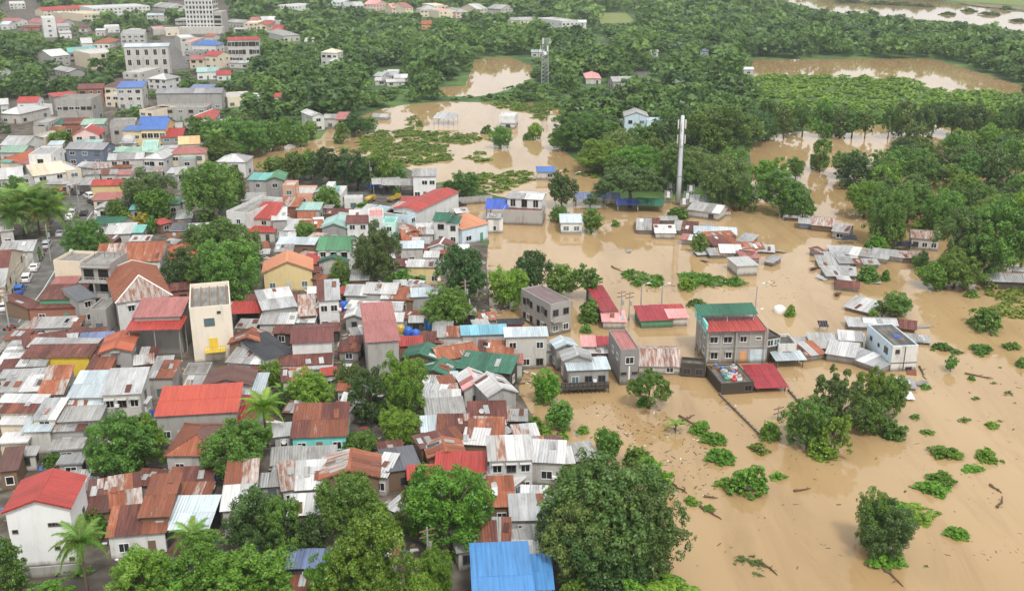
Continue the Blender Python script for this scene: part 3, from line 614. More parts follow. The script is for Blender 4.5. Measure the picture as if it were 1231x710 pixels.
H(0,680,75,672,90,4,'shed','white','offwhite'); H(555,638,720,640,46,3,'gu','green','offwhite','dark green roofed house below the parking yard'); H(770,552,845,550,32,2.6,'shed','teal','grey'); H(985,518,1060,516,30,3,'shed','green','grey')
H(195,70,268,68,56,4,'flat','galv_dull','concrete'); H(292,46,366,44,34,4,'shed','green','cream'); H(372,40,480,38,30,4,'gu','rust','grey'); H(300,85,375,82,22,3,'shed','rust','offwhite'); H(480,50,608,46,32,5,'shed','pale_green','grey')
H(650,70,800,62,40,6,'flat','deck','concrete','unfinished concrete house beside blue roofed house'); H(190,128,270,130,36,4,'flat','white','cream'); H(285,170,362,168,24,3,'shed','galv_blue','cream'); H(305,230,382,228,30,3.5,'flat','galv_dull','grey')
for q,r in [((480,300,560,305,22),'galv'),((560,310,680,300,30),'whiter'),((600,345,690,340,26),'galvr'),((680,308,780,300,22),'rustw'),((690,345,770,345,22),'pink_red'),((500,345,590,340,20),'white'),((620,205,670,205,22),'galv'),((990,335,1045,335,30),'white'),((780,320,850,318,30),'galvr'),((870,330,960,325,24),'galvr'),((940,190,1050,185,14),'galv'),((1085,110,1180,105,25),'deck'),((1180,190,1231,186,30),'galv_dull')]: S(*q,3,'shed',r,'offwhite')
H(1055,262,1155,258,26,5,'flat','pale_teal','grey','grey block house with teal roof deck by the big round tree',storeys=2); H(1042,345,1110,340,42,4.5,'shed','galv_dull','grey')
H(950,640,1015,625,22,2.5,'shed','red','wood'); S(1010,678,1120,675,38,2.5,'shed','galv_dull','wood'); S(1125,662,1235,655,26,3,'gu','white','offwhite'); S(1045,605,1130,600,44,1.4,'hip','white','offwhite','heap under a pale tarpaulin beside the big round tree',win=0)
S(630,688,790,680,50,3,'shed','white','offwhite'); S(760,668,840,668,24,2.5,'shed','teal','grey'); S(700,505,800,500,20,2.5,'shed','galv_dull','wood'); S(1080,505,1100,500,40,3,'shed','galv_dull','grey')
Z(230, 140, 4.924)
H(150,266,318,268,45,5,'hip','galv','white','white house with pale hipped roof on the canal bank')
H(338,374,445,376,40,6,'shed','teal','grey','grey two storey house with green gable roof at canal',storeys=2); X(440,376,545,374,58,6,'gv','grass_green','grey')
H(540,416,612,416,28,6,'flat','white','salmon','salmon coloured block house with white flat roofs',storeys=2); X(600,466,725,464,46,3,'flat','white','salmon')
H(728,446,835,450,50,4,'gv','teal','offwhite','teal gabled house with white roof behind',trim=True); X(790,425,835,425,30,5,'flat','white','white'); X(836,470,890,470,50,3,'flat','white','white')
H(298,498,420,496,44,3.5,'shed','galv','white'); H(355,440,425,438,14,2.5,'shed','cream','cream')
H(208,578,345,590,92,6,'flat','deck','white','white house with grimy open roof deck and parapet',storeys=2,para=0.8)
H(370,602,486,605,94,5,'shed','red','offwhite','two storey house with bright red roof beside roof deck',pitch=0.25,storeys=2); X(326,684,490,684,42,2.6,'shed','red','offwhite')
H(490,532,628,534,54,4,'shed','rusto','brick'); H(625,552,756,552,42,3.5,'shed','pale_teal','offwhite'); H(480,614,560,610,72,5,'shed','galv','grey')
S(560,660,650,640,48,2.5,'shed','whiter','offwhite'); S(640,640,770,665,36,2.5,'gu','rusto','brick'); S(635,605,730,600,42,3,'gu','rust','brick'); S(730,625,780,622,24,3,'shed','white','offwhite')
H(772,655,916,655,78,4,'gv','pale_teal','grey','pale green gabled house beside dark red roofed house'); H(920,630,1046,628,44,5,'gu','maroon','white','white house with dark red pitched roof near yellow truck',storeys=2,win=2)
H(1050,605,1138,602,50,6,'flat','pink','white','pink topped house beside turquoise painted house'); H(1130,618,1210,618,18,5,'flat','pink','turquoise','turquoise painted house front below pink white building'); S(940,590,1056,586,34,3.5,'shed','white','offwhite'); S(800,578,940,580,32,3,'gu','rustd','brick'); S(890,590,945,585,20,3,'shed','white','offwhite')
H(905,492,1012,490,16,3,'flat','white','white','white cabin container beside the yellow tank truck',name='site_cabin',cat='cabin',win=1)
H(1075,400,1231,395,34,3.5,'gu','galv_dull','grey','long grey warehouse roof by the truck yard',name='warehouse',cat='warehouse',open_=True); H(1130,582,1250,590,70,5,'flat','pink','offwhite','pale pink building with flat roof beside red roofed hall',storeys=2)
Z(460, 140, 4.924)
S(0,404,178,405,36,3.5,'gu','galv_dull','dark','low grey warehouse beside white two storey house',open_=True)
H(180,354,314,352,42,6.5,'shed','galv','white','white two storey house with pale roof by the flood',storeys=2,win=3)
H(205,560,448,446,62,6,'gu','red','white','long white hall with red pitched roof and side windows',name='hall',cat='building',win=6,pitch=0.22,storeys=1,depth=6.8); X(115,512,215,510,36,4.5,'shed','red','white'); X(145,600,215,575,40,5,'flat','pale_teal','pale_blue')
H(0,640,75,640,36,5,'flat','pale_teal','mint'); H(80,640,135,635,30,4,'flat','galv_dull','grey'); S(145,688,215,680,48,4,'gv','rusto','brick'); S(210,680,300,676,44,3,'shed','whiter','offwhite')
H(302,612,385,616,44,6,'gu','green','white','white house with dark green roof beside the salmon roof',storeys=2); X(385,628,446,630,40,5.5,'shed','green','white')
H(470,668,622,632,58,4,'shed','salmon','pale_blue','pale blue house under a broad salmon roof',storeys=1); S(622,600,690,602,24,4,'shed','white','offwhite'); X(625,625,712,622,14,3,'flat','rust','white')
H(738,482,940,492,42,6,'gu','white','white','white modern house with big front windows above flood',win=3,winh=1.9,storeys=2,pitch=0.15); X(712,562,945,570,36,3.5,'flat','rust_dark','concrete',win=0)
S(612,545,735,548,58,3.5,'gu','tarp_blue','dark','dark blue tarpaulin shelter beside white modern house',open_=True,win=0)
H(915,328,1016,328,30,2.5,'shed','blue','offwhite','small hut with blue roof standing in the flood',win=2)
H(1056,626,1180,626,50,3,'gu','galv_blue','white','white house with pale grey roof half sunk beside a tree',win=2); S(1195,620,1235,622,30,3,'shed','galv_blue','wood',open_=True)
Z(690, 140, 4.924)
S(10,488,270,490,38,2.2,'gu','slate_blue','dark','long slate blue market roof standing in flood water',open_=True); S(258,522,382,524,36,2,'shed','tarp_blue','offwhite','blue market canopy beside the slate blue roof',open_=True); S(378,522,522,528,40,2,'gu','green','wood','green market canopy beside the pole mast',open_=True)
H(678,548,858,572,46,2.2,'gu','galv','offwhite','pale grey shed by the foot of the pole mast',name='shed'); S(850,560,930,556,32,1.5,'shed','whiter','offwhite'); S(690,505,790,510,40,2.2,'shed','white','offwhite')
S(375,668,500,672,70,1.2,'gu','rustw','grey','rust and white roof shack at end of drowned row'); S(485,688,598,690,46,1.6,'shed','white','offwhite'); S(592,672,722,680,54,1.2,'shed','rustw','grey'); S(515,614,612,614,22,1,'shed','galv_dull','grey'); S(716,690,960,700,40,1.3,'shed','galv_blue','grey','long pale blue roof of the drowned shack row'); S(770,650,820,650,16,0.6,'shed','galv_dull','grey')
# ================================================================== drowned shacks, right
Z(800, 260, 5.073)
H(440,306,562,300,50,2.3,'slab','white','offwhite','white box house with flat roof floating amid flood',win=0,oh=0.25)
for i,(q,r) in enumerate([((200,232,272,234,30),'galv'),((276,236,352,236,36),'galvr'),((340,222,462,225,46),'galv'),((255,168,300,172,46),'rustw'),((300,170,440,165,50),'rustw'),((100,140,172,140,30),'pinkw'),((440,150,520,160,44),'galv'),((440,200,600,196,38),'rust'),((470,258,572,258,42),'pinkw'),((590,215,660,222,38),'white'),((604,276,652,284,36),'galv_dull'),((250,120,420,112,26),'rustw'),((480,215,600,212,18),'galvr'),((520,180,590,176,24),'galvr'),((440,235,520,240,24),'rustd')]):
    S(q[0],q[1]+random.uniform(-5,5),q[2],q[3]+random.uniform(-6,6),q[4],0.55+0.4*(i%3),'shed',r,'grey',pitch=random.uniform(0.05,0.26),win=0 if i%2 else None)
S(818,40,905,45,30,1.6,'gu','galv','slate'); S(892,50,1025,62,50,1.6,'gu','galvr','wood','weathered grey roof house in the row under trees'); S(1020,88,1110,100,44,2,'gu','galv','grey'); S(735,5,812,10,24,1,'shed','galvr','wood')
for i,(q,r) in enumerate([((945,305,1020,308,66),'galvr'),((985,362,1116,368,56),'galvr'),((1005,298,1116,302,80),'galv'),((955,240,1000,225,40),'rust'),((1010,218,1150,222,34),'white'),((1060,240,1200,250,24),'rustw')]): S(q[0],q[1]+random.uniform(-6,6),q[2],q[3]+random.uniform(-8,8),q[4],0.5+0.4*(i%2),'shed',r,'grey',pitch=random.uniform(0.05,0.24),win=0)
S(1035,425,1175,440,42,0.9,'gu','rust_dark','offwhite','rust red roof shack drifting off the grey cluster'); S(1064,395,1130,395,26,0.6,'shed','white','offwhite')
# big concrete building and its neighbours
Z(1010, 260, 5.072)
H(438,128,604,140,48,3,'gu','rust_light','offwhite','grey white house with pale rusted roof before round bush',win=3); X(450,150,590,160,8,2,'shed','slate_blue','offwhite',win=0)
S(0,225,285,262,46,1.2,'shed','white','offwhite','long bright white roof of the drowned cluster',pitch=0.1); S(200,228,390,250,36,1.4,'gu','galv','offwhite'); S(385,250,500,250,36,1.4,'gu','galvr','wood')
S(0,285,125,285,40,1,'shed','galvr','grey'); S(0,355,92,362,50,0.9,'shed','galv','grey'); S(100,290,235,292,30,1,'shed','galvr','grey')
H(905,392,1180,402,58,1.8,'gu','rustw','dark','long house with rust and white striped roof in flood',win=0); X(840,345,900,360,60,1.6,'shed','galv','grey')
S(30,548,175,585,62,0.8,'shed','white','grey','tilted white sheets of a collapsed shack',pitch=0.2,win=0); S(58,668,195,672,50,0.9,'shed','galv','grey'); S(155,655,345,662,46,1.0,'gu','galv','grey'); S(310,672,455,690,48,0.7,'shed','rustd','wood'); S(1060,330,1130,335,20,1.4,'shed','white','offwhite')
Z(1010, 380, 5.072)
BLUEBLOCK = H(322,186,478,180,132,4.6,'flat','moss_deck','pale_blue','pale blue block house with blackened flat roof',para=0.15,win=0,name='house')
S(0,140,132,150,52,2.4,'shed','white','offwhite','white tarpaulin roof beside the pale blue block house',pitch=0.2); S(-40,215,245,318,110,1.2,'shed','galv','grey','long grey sheet roof running along the blue block house',pitch=0.05,win=0,depth=4.5)
S(410,150,545,160,40,0.5,'shed','galv','grey',win=0); S(335,430,458,438,52,0.4,'shed','white','offwhite',win=0); S(370,500,442,502,24,0.3,'shed','white','offwhite',win=0); S(30,140,140,150,40,1.5,'shed','galv','wood')
Z(800, 380, 5.073)
S(782,165,905,160,30,1.2,'shed','galv_dull','grey'); S(845,242,968,225,72,1.2,'shed','rustw','grey','grey roof with dark red stripes in drowned row',pitch=0.15); S(900,190,1100,195,85,1.4,'shed','galv','grey'); S(985,225,1150,250,80,1.5,'shed','galv','grey')
H(622,138,700,125,50,4.5,'flat','moss_deck','dark','burnt looking dark frame house beside concrete building',win=2,para=0.3); S(690,185,800,182,60,3,'flat','moss_deck','peeling'); S(680,268,848,262,48,1.6,'shed','galv_blue','wood','pale awning roof beside the dark frame house',open_=True,pitch=0.1)
S(95,300,245,310,38,2,'flat','moss_deck','dark','low blackened shed left of the junk covered deck',win=2,fm=FRAME_D)
Z(600, 380, 5.073)
H(855,298,1105,302,122,1.7,'gu','rust_light','offwhite','long pale rust streaked roof house beside narrow block house',win=2,storeys=1)
NARROW = H(742,212,855,206,118,6.2,'flat','pink_red','block','narrow dark grey block house with red roof in flood',win=0,para=0.25)
H(42,124,290,118,50,6.2,'shed','galv_blue','offwhite','long white two storey house with pale roof at waterside',win=3,storeys=2,pitch=0.15)
S(285,208,365,205,48,3,'shed','galv_dull','grey'); BIGGREY = H(425,328,668,318,66,3.2,'shed','galv_blue','grey','house with broad pale blue grey roof and stilted deck',win=3); X(395,262,560,255,72,4.2,'gv','galv','grey'); X(352,190,470,178,62,4.4,'gv','galv_blue','grey')
S(512,182,585,182,60,3,'shed','pink','offwhite'); S(578,172,680,175,46,3,'shed','crimson','offwhite','crimson awning roof beside narrow dark block house'); S(556,222,680,222,48,2.2,'shed','white','wood')
S(10,285,140,282,48,3,'shed','pink_red','offwhite'); S(0,350,70,345,40,2,'shed','green','wood')
S(0,50,145,45,20,2.5,'shed','black','red','low black roofed stall with red fascia at waterside',win=0)
Z(600, 260, 5.073)
GREYH = H(314,542,440,516,96,6.2,'flat','purple_brown','grey','grey two storey house standing alone in flood water',win=2,storeys=2,para=0.2)
S(628,578,715,574,150,2.4,'shed','crimson','offwhite','narrow strip of red roof ending in pink',pitch=0.02,win=0); X(636,640,770,640,62,1.6,'shed','pinkw','offwhite',win=0)
H(868,635,1060,628,85,1.6,'shed','crimson','green','red roofed flooded stall house beside concrete building',win=0,pitch=0.12); X(1040,618,1150,615,48,1.8,'shed','pink','offwhite',win=0); X(935,570,1120,565,24,1.9,'shed','red','green',win=0)
# ================================================================== middle town
Z(400, 260, 5.073)
H(415,195,548,192,40,4,'shed','galv_blue','offwhite','white house with pale blue roof behind maroon gable'); S(485,165,580,165,34,3.5,'shed','white','offwhite'); H(590,185,720,190,55,3.5,'gv','maroon','white','small maroon gabled house with white trim',trim=True); S(560,250,640,250,34,3,'shed','white','white')
H(455,306,650,308,40,4,'shed','rustw','yellow','yellow walled house under rusty roof between two trees',win=3); S(430,145,520,140,60,3,'gu','rusto','brick'); S(530,110,610,108,40,3,'shed','whiter','offwhite'); S(660,225,720,222,20,2.5,'gu','rust','wood'); S(560,205,640,205,30,2.4,'gu','rust','brick')
S(78,478,200,480,66,3,'gu','white','offwhite'); S(195,465,380,470,66,3.5,'gu','white','offwhite','wide white roof beside tall pink roofed building'); S(300,500,385,500,40,3,'shed','rustw','offwhite'); S(375,505,485,508,72,3,'shed','rusto','wood'); H(485,490,610,485,50,3.5,'shed','galv_blue','grey','pale blue grey roof house above wooded yard'); S(490,440,585,440,28,3,'gv','galv_dull','offwhite')
S(185,570,415,572,56,3,'gu','white','offwhite'); H(78,612,180,612,56,3,'gv','white','grey','white gabled barn left of tall pink roofed building'); S(345,590,410,590,24,2.5,'shed','rust','red'); S(112,390,212,388,50,3,'shed','galv_dull','wood'); S(355,640,420,640,50,3,'shed','white','white')
Z(200, 260, 5.073)
H(592,338,886,322,122,4.5,'gv','salmon','yellow','pale yellow house with salmon gable roof beside big trees',pitch=0.42,win=3,storeys=1,gm=GLASS_B,fm=FRAME_W)
H(15,255,195,240,72,4,'hip','orange','offwhite','orange hipped roof house among big trees'); H(592,570,790,545,112,4.2,'shed','white','grey','wide tilted white roof below yellow house',win=2); X(568,655,772,652,62,2.8,'shed','white','offwhite'); S(815,606,905,600,122,3.5,'shed','rust_light','wood'); S(775,645,895,645,60,2.6,'shed','white','offwhite')
H(928,512,1050,505,118,6.2,'shed','rustw','white','tall narrow white house with rusty roof',win=2,storeys=2,pitch=0.2); X(932,585,1055,580,10,3.4,'shed','red','white',win=0); S(868,468,930,465,34,3,'shed','white','offwhite')
H(395,592,566,586,66,3,'shed','red','dark','red carport roof beside the beige tower house',name='carport',cat='carport',open_=True,walls_low=2.4)
S(676,168,898,172,40,3,'shed','galv_blue','wood','long pale blue patched roof above the yellow house'); S(665,215,765,212,40,3,'shed','white','offwhite'); H(922,204,1116,204,82,5,'gu','grass_green','white','white house with bright green roof near the olive tree',win=3); X(930,275,1100,280,28,3.5,'gv','dark_green','offwhite'); S(850,290,920,288,60,3,'shed','red','brick'); S(790,250,870,262,36,3,'shed','rustw','offwhite'); S(885,340,930,340,36,2.6,'gu','rust','wood')
S(1060,470,1110,470,40,2.5,'shed','red','wood'); RH((277.5,371.5),(275.5,343),6.9,9.2,'flat','deck','beige','tall beige house with open roof deck',win=0,para=0.9,name='tower_house')
BEIGE = LAST[0]; Z(200, 260, 5.073)
S(35,450,160,440,46,3,'gu','rustd','brick'); S(150,80,320,85,36,3,'gu','white','offwhite'); S(30,85,145,82,40,2.6,'shed','dark_grey','wood')
S(720,85,830,88,66,3,'shed','whiter','offwhite'); S(815,75,945,70,50,3,'gu','rusto','brick')
Z(0, 260, 5.073)
H(578,285,972,268,122,4,'gu','rusto','white','big white house with orange rusted roof above concrete frame',pitch=0.28,win=3)
H(325,285,490,292,62,7,'flat','deck','cream','cream yellow block with open flat roof beside concrete frame',win=0,para=0.6)
FRAMEH = H(490,300,668,305,72,8.5,'flat','deck','concrete','unfinished grey concrete house with open stair frame',win=0)
S(320,415,455,412,44,4,'shed','pink_red','offwhite'); H(240,505,478,500,86,4.4,'shed','rustd','green','dark rusted roof house with green fascia by road',win=0); X(175,560,472,552,30,3.2,'shed','rustd','brick'); X(170,682,478,672,62,2.4,'shed','galvr','offwhite'); S(168,555,240,530,60,3,'shed','rust','wood'); S(480,515,580,490,70,5,'shed','dark_grey','concrete'); S(545,580,645,580,70,4.4,'flat','deck','concrete','small concrete stair tower stub above tarpaulin',win=1); S(475,775,665,765,60,2.4,'shed','slate_blue','wood') 
H(712,522,1040,476,185,6,'hip','rusto','white','white house with steep rusted hipped roof and white ridges',trim=True,pitch=0.62,win=2,storeys=2)
H(818,614,1096,606,112,7.2,'shed','pink_red','plaster','grey walled house with two tiered red roof',win=0,pitch=0.12,name='house'); X(778,692,1094,686,72,6.0,'shed','red','plaster',win=0,open_=True)
S(690,400,765,400,70,4,'shed','peach','cream'); S(690,440,755,440,56,3.6,'shed','tarp_blue','cream'); S(755,340,840,335,20,3.5,'shed','red','offwhite')
H(0,215,195,207,62,4,'gu','white','offwhite','white roofed house across road from parked cars'); X(110,275,170,262,24,3,'flat','deck','offwhite')
RH((4,344),(27,302),9,5,'gu','rustw','cream','cream roadside house with rust and white striped roof',win=2); RH((-2,358),(22,323),1.8,3,'shed','rusto','cream',fn=X,pitch=0.0,win=0)
Z(0, 260, 5.073)
S(645,108,792,104,46,3,'shed','white','offwhite'); S(795,150,905,148,30,3,'shed','white','offwhite'); S(790,100,865,98,44,3,'shed','teal','grey'); S(985,210,1020,205,30,3,'shed','red','brick')
Z(0, 380, 5.073)
H(175,185,568,190,50,4,'shed','galv','offwhite','long grey roof strip above the yellow walled house',pitch=0.1); S(150,180,400,140,50,3.6,'shed','rustd','brick')
H(140,250,540,245,72,3.8,'shed','rustd','bright_yellow','bright yellow house with barred windows and dark rusted roof',win=4,storeys=1); X(108,305,268,300,62,3.2,'shed','white','offwhite')
H(612,218,796,206,122,4.5,'gv','orange','grey','orange red gable roof beside two tiered red roof',pitch=0.3); S(528,335,660,330,95,3,'shed','rust','brick'); S(550,232,640,228,90,3.4,'shed','rustw','brick')
for q,r in [((60,180,148,178,26),'white'),((40,205,140,200,20),'galvr'),((30,220,135,218,14),'white'),((20,238,130,236,14),'galvr'),((5,258,125,254,14),'white'),((0,292,95,275,24),'white'),((0,330,110,322,62),'rustd')]: S(*q,2.8,'shed',r,'offwhite',pitch=0.06)
S(0,375,205,368,44,3.4,'shed','galv','offwhite','pale grey roof sheets beside rusted roof with grey gable wall'); S(0,460,165,455,82,3,'shed','galv','offwhite'); S(200,362,300,355,40,3.4,'shed','galv','offwhite'); S(165,455,260,450,92,3.2,'shed','whiter','offwhite')
H(235,478,378,470,168,4.6,'shed','rusto','plaster','narrow orange rusted roof between two pale roofs',pitch=0.2,win=1)
H(418,492,622,488,152,5,'shed','galv_blue','offwhite','wide pale blue grey roof beside white gable wall',win=0,pitch=0.2); H(625,476,850,466,150,6,'shed','white','offwhite','white two storey house with pale roof and balcony',win=3,storeys=2,pitch=0.2); X(642,530,890,530,22,3.4,'slab','white','white')
S(905,375,1048,372,100,4,'shed','galvr','concrete','weathered grey roof below the two tiered red roof')
H(0,655,205,655,92,3.6,'shed','white','cream','broad white roof with a rusty band',pitch=0.12); X(0,585,225,585,66,4.4,'shed','rustd','cream',win=0); X(0,520,260,525,42,4.8,'shed','white','cream',win=0); H(205,628,330,625,122,4.6,'shed','white','cream','white sheet roof adjoining rust patched shack'); S(140,700,300,695,72,3.6,'shed','galv_blue','offwhite','pale blue sheet roof below broad white roof')
S(385,555,515,545,60,4.2,'shed','rusto','grey'); S(510,545,620,540,44,4.2,'shed','galv_blue','grey'); H(345,640,600,628,82,4,'shed','rustw','grey','rust patched roof house beside white two storey house',win=2); S(300,700,505,690,56,3.2,'shed','rustw','grey')
Z(200, 380, 5.073)
H(385,162,600,160,92,4,'gv','rust','wood','rusted gable roof house beside beige tower house',win=3); H(370,278,600,292,84,3,'shed','white','offwhite','white sheet roof below rusted gable beside black roof'); H(602,262,765,215,118,3.6,'shed','black','offwhite','black sheet roof house between white and maroon roofs',pitch=0.1,win=0)
H(766,162,1008,150,108,5.4,'gu','maroon','white','white house with maroon pitched roof above rusted porch',win=3,storeys=1,pitch=0.25); X(672,302,1000,285,85,2.8,'shed','rust','offwhite'); X(712,330,1002,318,30,2.4,'slab','white','offwhite',win=0)
H(225,420,508,415,120,4.2,'gv','brown','offwhite','dark brown gable roof behind bright red roof',pitch=0.28); S(112,425,230,425,58,3.4,'shed','white','offwhite'); S(490,472,580,470,120,3,'shed','galv_blue','offwhite')
H(-62,606,425,578,168,4.6,'shed','bright_red','grey','long bright red roof house with grey block walls',pitch=0.12,win=5,storeys=1,sheets=2.4); H(395,642,532,640,155,3,'shed','crimson','offwhite','crimson lean to roof beside long bright red roof',pitch=0.05,win=0)
S(520,325,580,325,60,2.6,'shed','rust','brick'); S(712,395,860,380,70,3,'shed','rust','offwhite'); S(960,360,1040,350,38,3,'shed','red','offwhite'); S(1045,450,1110,450,60,3,'shed','rusto','offwhite'); S(600,300,720,270,34,2.6,'shed','white','offwhite'); S(100,370,250,365,70,2.4,'flat','deck','concrete')
S(1080,330,1110,330,20,2,'shed','white','offwhite')
Z(400, 380, 5.073)
TALL = RH((479,408.5),(469,366.5),5.0,8.6,'shed','pink_red','plaster','tall windowless plaster building with faded pink roof',pitch=0.03,win=0,sheets=2.5,name='tower_house'); Z(400, 380, 5.073)
H(425,245,640,262,92,3.6,'gv','dgreen','wood','dark green gable roof beside orange rusted gable',pitch=0.3); H(520,340,708,360,100,3,'gv','dgreen','wood','dark green gable roof above white patched shacks',pitch=0.3)
H(655,265,888,226,80,3.6,'gu','rusto','offwhite','orange rusted gable roof between the green roofs',pitch=0.3,win=2); S(890,240,1092,242,90,3.4,'shed','rustw','offwhite'); H(765,312,1078,346,98,3.4,'shed','dgreen','dark','wide scuffed green sheet roof beside pink gabled hut',pitch=0.18)
H(802,440,950,424,92,3.4,'gv','pinkw','offwhite','pink gabled hut with beige wall and one window',pitch=0.5,win=1,depth=5.5); H(948,482,1116,452,98,4.4,'gv','white','grey','white gabled hut beside pink gabled hut',pitch=0.45,win=2,depth=6)
H(835,612,1052,606,86,3,'shed','rustd','grey','dark rusted roof with satellite dish',win=2,pitch=0.15); S(975,660,1045,655,48,2.6,'shed','white','white')
for q,r in [((556,410,670,412,44),'white'),((552,460,672,470,46),'galv'),((556,500,680,495,34),'white'),((670,420,745,410,50),'rust'),((672,462,760,455,40),'rustw'),((680,490,770,488,28),'white'),((705,385,765,380,40),'galv_blue'),((550,362,650,360,18),'rust')]: S(*q,2.8,'shed',r,'offwhite')
S(575,605,800,590,96,2.8,'shed','galv_dull','grey','grey flat sheet roof with yellow patch'); S(640,160,665,160,60,2.6,'shed','rust','wood'); S(530,160,660,158,62,2.8,'shed','rust','brick')
H(792,114,1058,104,52,4,'shed','cyan','offwhite','long bright cyan roof house at the waterside',win=3,storeys=1); S(645,125,800,122,58,3.6,'shed','rustw','offwhite')
S(550,700,668,695,80,3,'shed','galv_blue','offwhite'); H(670,690,840,685,76,3,'shed','rust','brick'); H(830,690,1030,695,74,3,'shed','rusto','brick'); S(405,180,540,175,52,3,'shed','red','brick'); S(1025,288,1100,285,45,3,'shed','pink_red','offwhite')
# ================================================================== foreground town
Z(0, 500, 3.382)
WHITEH = H(20,384,280,366,158,7.6,'gv','red','bright_white','tall white house with bright red gable roof',pitch=0.35,win=0,sheets=2.2); 
H(440,486,668,466,112,3.2,'shed','rust','white','white house with broad patched rusty roof beside palm',win=2,storeys=1,pitch=0.22); X(350,395,470,380,130,3.4,'shed','rust','wood'); X(455,370,570,350,118,4.2,'shed','rustw','wood',win=0); X(570,408,682,402,165,4.4,'shed','rust','wood',win=0)
S(0,222,65,215,90,3,'shed','brown','wood','dark brown shed at the left edge above white house'); S(65,160,140,155,24,2.4,'shed','galv','offwhite'); S(240,195,330,190,30,2.5,'slab','grey','concrete')
S(205,140,330,130,36,2,'slab','galv_dull','offwhite'); S(0,110,105,105,36,2.6,'slab','white','cream')
Z(200, 500, 3.382)
H(0,155,198,155,128,3.4,'hip','rust','offwhite','rusted hipped roof house beside bright green tree'); S(10,270,178,265,58,2.6,'shed','rust','wood'); S(0,320,172,318,46,3,'shed','rusto','wood'); H(0,458,165,455,128,3.2,'shed','galv_blue','black','smooth pale blue sheet roof above dark wall',sheets=2.5,pitch=0.1,win=0)
H(228,382,350,372,195,4,'shed','whiter','offwhite','white roof blotched with rust beside dark glossy tree',pitch=0.1,win=1)
H(512,84,728,76,128,3,'shed','rust','turquoise','turquoise house under a brick red sheet roof',pitch=0.25,win=3,storeys=1,fm=FRAME_W); S(440,82,512,74,46,2.6,'shed','galv','grey')
S(430,198,540,190,66,2.4,'shed','galv_dull','grey'); S(542,185,680,178,56,2.4,'shed','galv_dull','offwhite'); H(475,300,532,292,108,2.8,'shed','whiter','offwhite'); S(530,298,640,290,110,3,'shed','white','offwhite','clean white sheet roof beside orange rusted gable'); S(388,285,470,280,48,2.2,'shed','galv','grey'); S(500,400,615,395,78,2.8,'shed','white','wood','white sheet roof half hidden by dark glossy tree'); S(430,245,475,245,40,2,'shed','galv','wood')
S(490,615,650,612,68,2.6,'shed','slate_blue','dark','grey steel sheets above a red yard',pitch=0.05); S(505,720,660,710,70,1.2,'shed','rust','brick')
H(628,250,860,240,112,3.6,'gv','rusto','wood','orange rusted gable roof beside dark grey flat roof',pitch=0.3,win=2)
Z(400, 500, 3.382)
S(168,240,215,245,88,3,'shed','white','offwhite'); H(225,224,352,206,84,3.2,'shed','dark_grey','wood','dark grey smooth roof between rusted and red roofs',sheets=3,pitch=0.04); H(312,256,446,248,50,3.2,'shed','red','brick'); H(420,226,615,226,78,3.4,'shed','red','brick','plain red sheet roof behind the big round tree',pitch=0.12)
H(392,165,535,150,72,3.4,'gv','rusto','wood','small orange rusted gable above plain red roof',pitch=0.3); S(362,128,530,90,44,3.4,'shed','rust','wood'); S(430,62,560,60,66,3.4,'shed','rust','wood'); S(555,85,690,85,70,3.4,'shed','rusto','wood'); S(530,110,620,115,60,3.2,'shed','white','wood'); S(366,62,440,58,58,3.2,'shed','galv_blue','offwhite')
H(640,178,812,172,92,5.4,'shed','rustw','white','white two storey house with rust striped roof at waterside',win=3,storeys=2,pitch=0.18); S(640,365,735,362,115,3,'shed','rusto','wood','orange rusted roof above brown plank wall'); S(582,520,672,515,85,3,'shed','rust','wood'); S(655,515,715,515,98,3,'shed','rustw','offwhite'); S(512,550,585,540,80,2.6,'shed','galv_dull','offwhite'); S(220,370,320,410,110,2.4,'shed','galv','offwhite'); S(600,250,660,245,40,3,'shed','galv','offwhite'); S(660,300,730,295,40,2.4,'shed','whiter','wood')
S(735,520,790,515,50,2.5,'shed','galv_dull','offwhite')
H(583,800,820,790,275,5,'shed','sky_blue','offwhite','large bright blue roof at the bottom edge',pitch=0.03,sheets=1.6,win=3)
X(800,700,890,698,130,3.4,'shed','sky_blue','offwhite',win=0)
Z(600, 500, 3.382)
H(130,182,258,188,84,3.4,'shed','white','offwhite','white sheet roof at waterside above dark doors',pitch=0.1); S(285,185,400,165,60,1,'shed','rustw','wood','red and white sheet roof sunk at the shoreline',pitch=0.2); S(130,118,250,110,26,2.2,'shed','rust','wood'); S(258,190,300,188,60,1.4,'shed','whiter','wood')
H(52,420,232,416,98,2.8,'shed','white','offwhite','white roofed hut beside the great olive tree',win=2); S(95,320,190,322,24,2.6,'shed','white','offwhite'); S(110,500,215,495,52,2.4,'shed','rustw','wood'); S(0,270,50,290,40,2.4,'shed','whiter','wood'); S(35,520,108,512,50,2.4,'shed','galv','offwhite')
S(0,80,50,60,40,2,'shed','galv','wood'); S(0,40,40,20,40,2,'shed','rustw','wood')
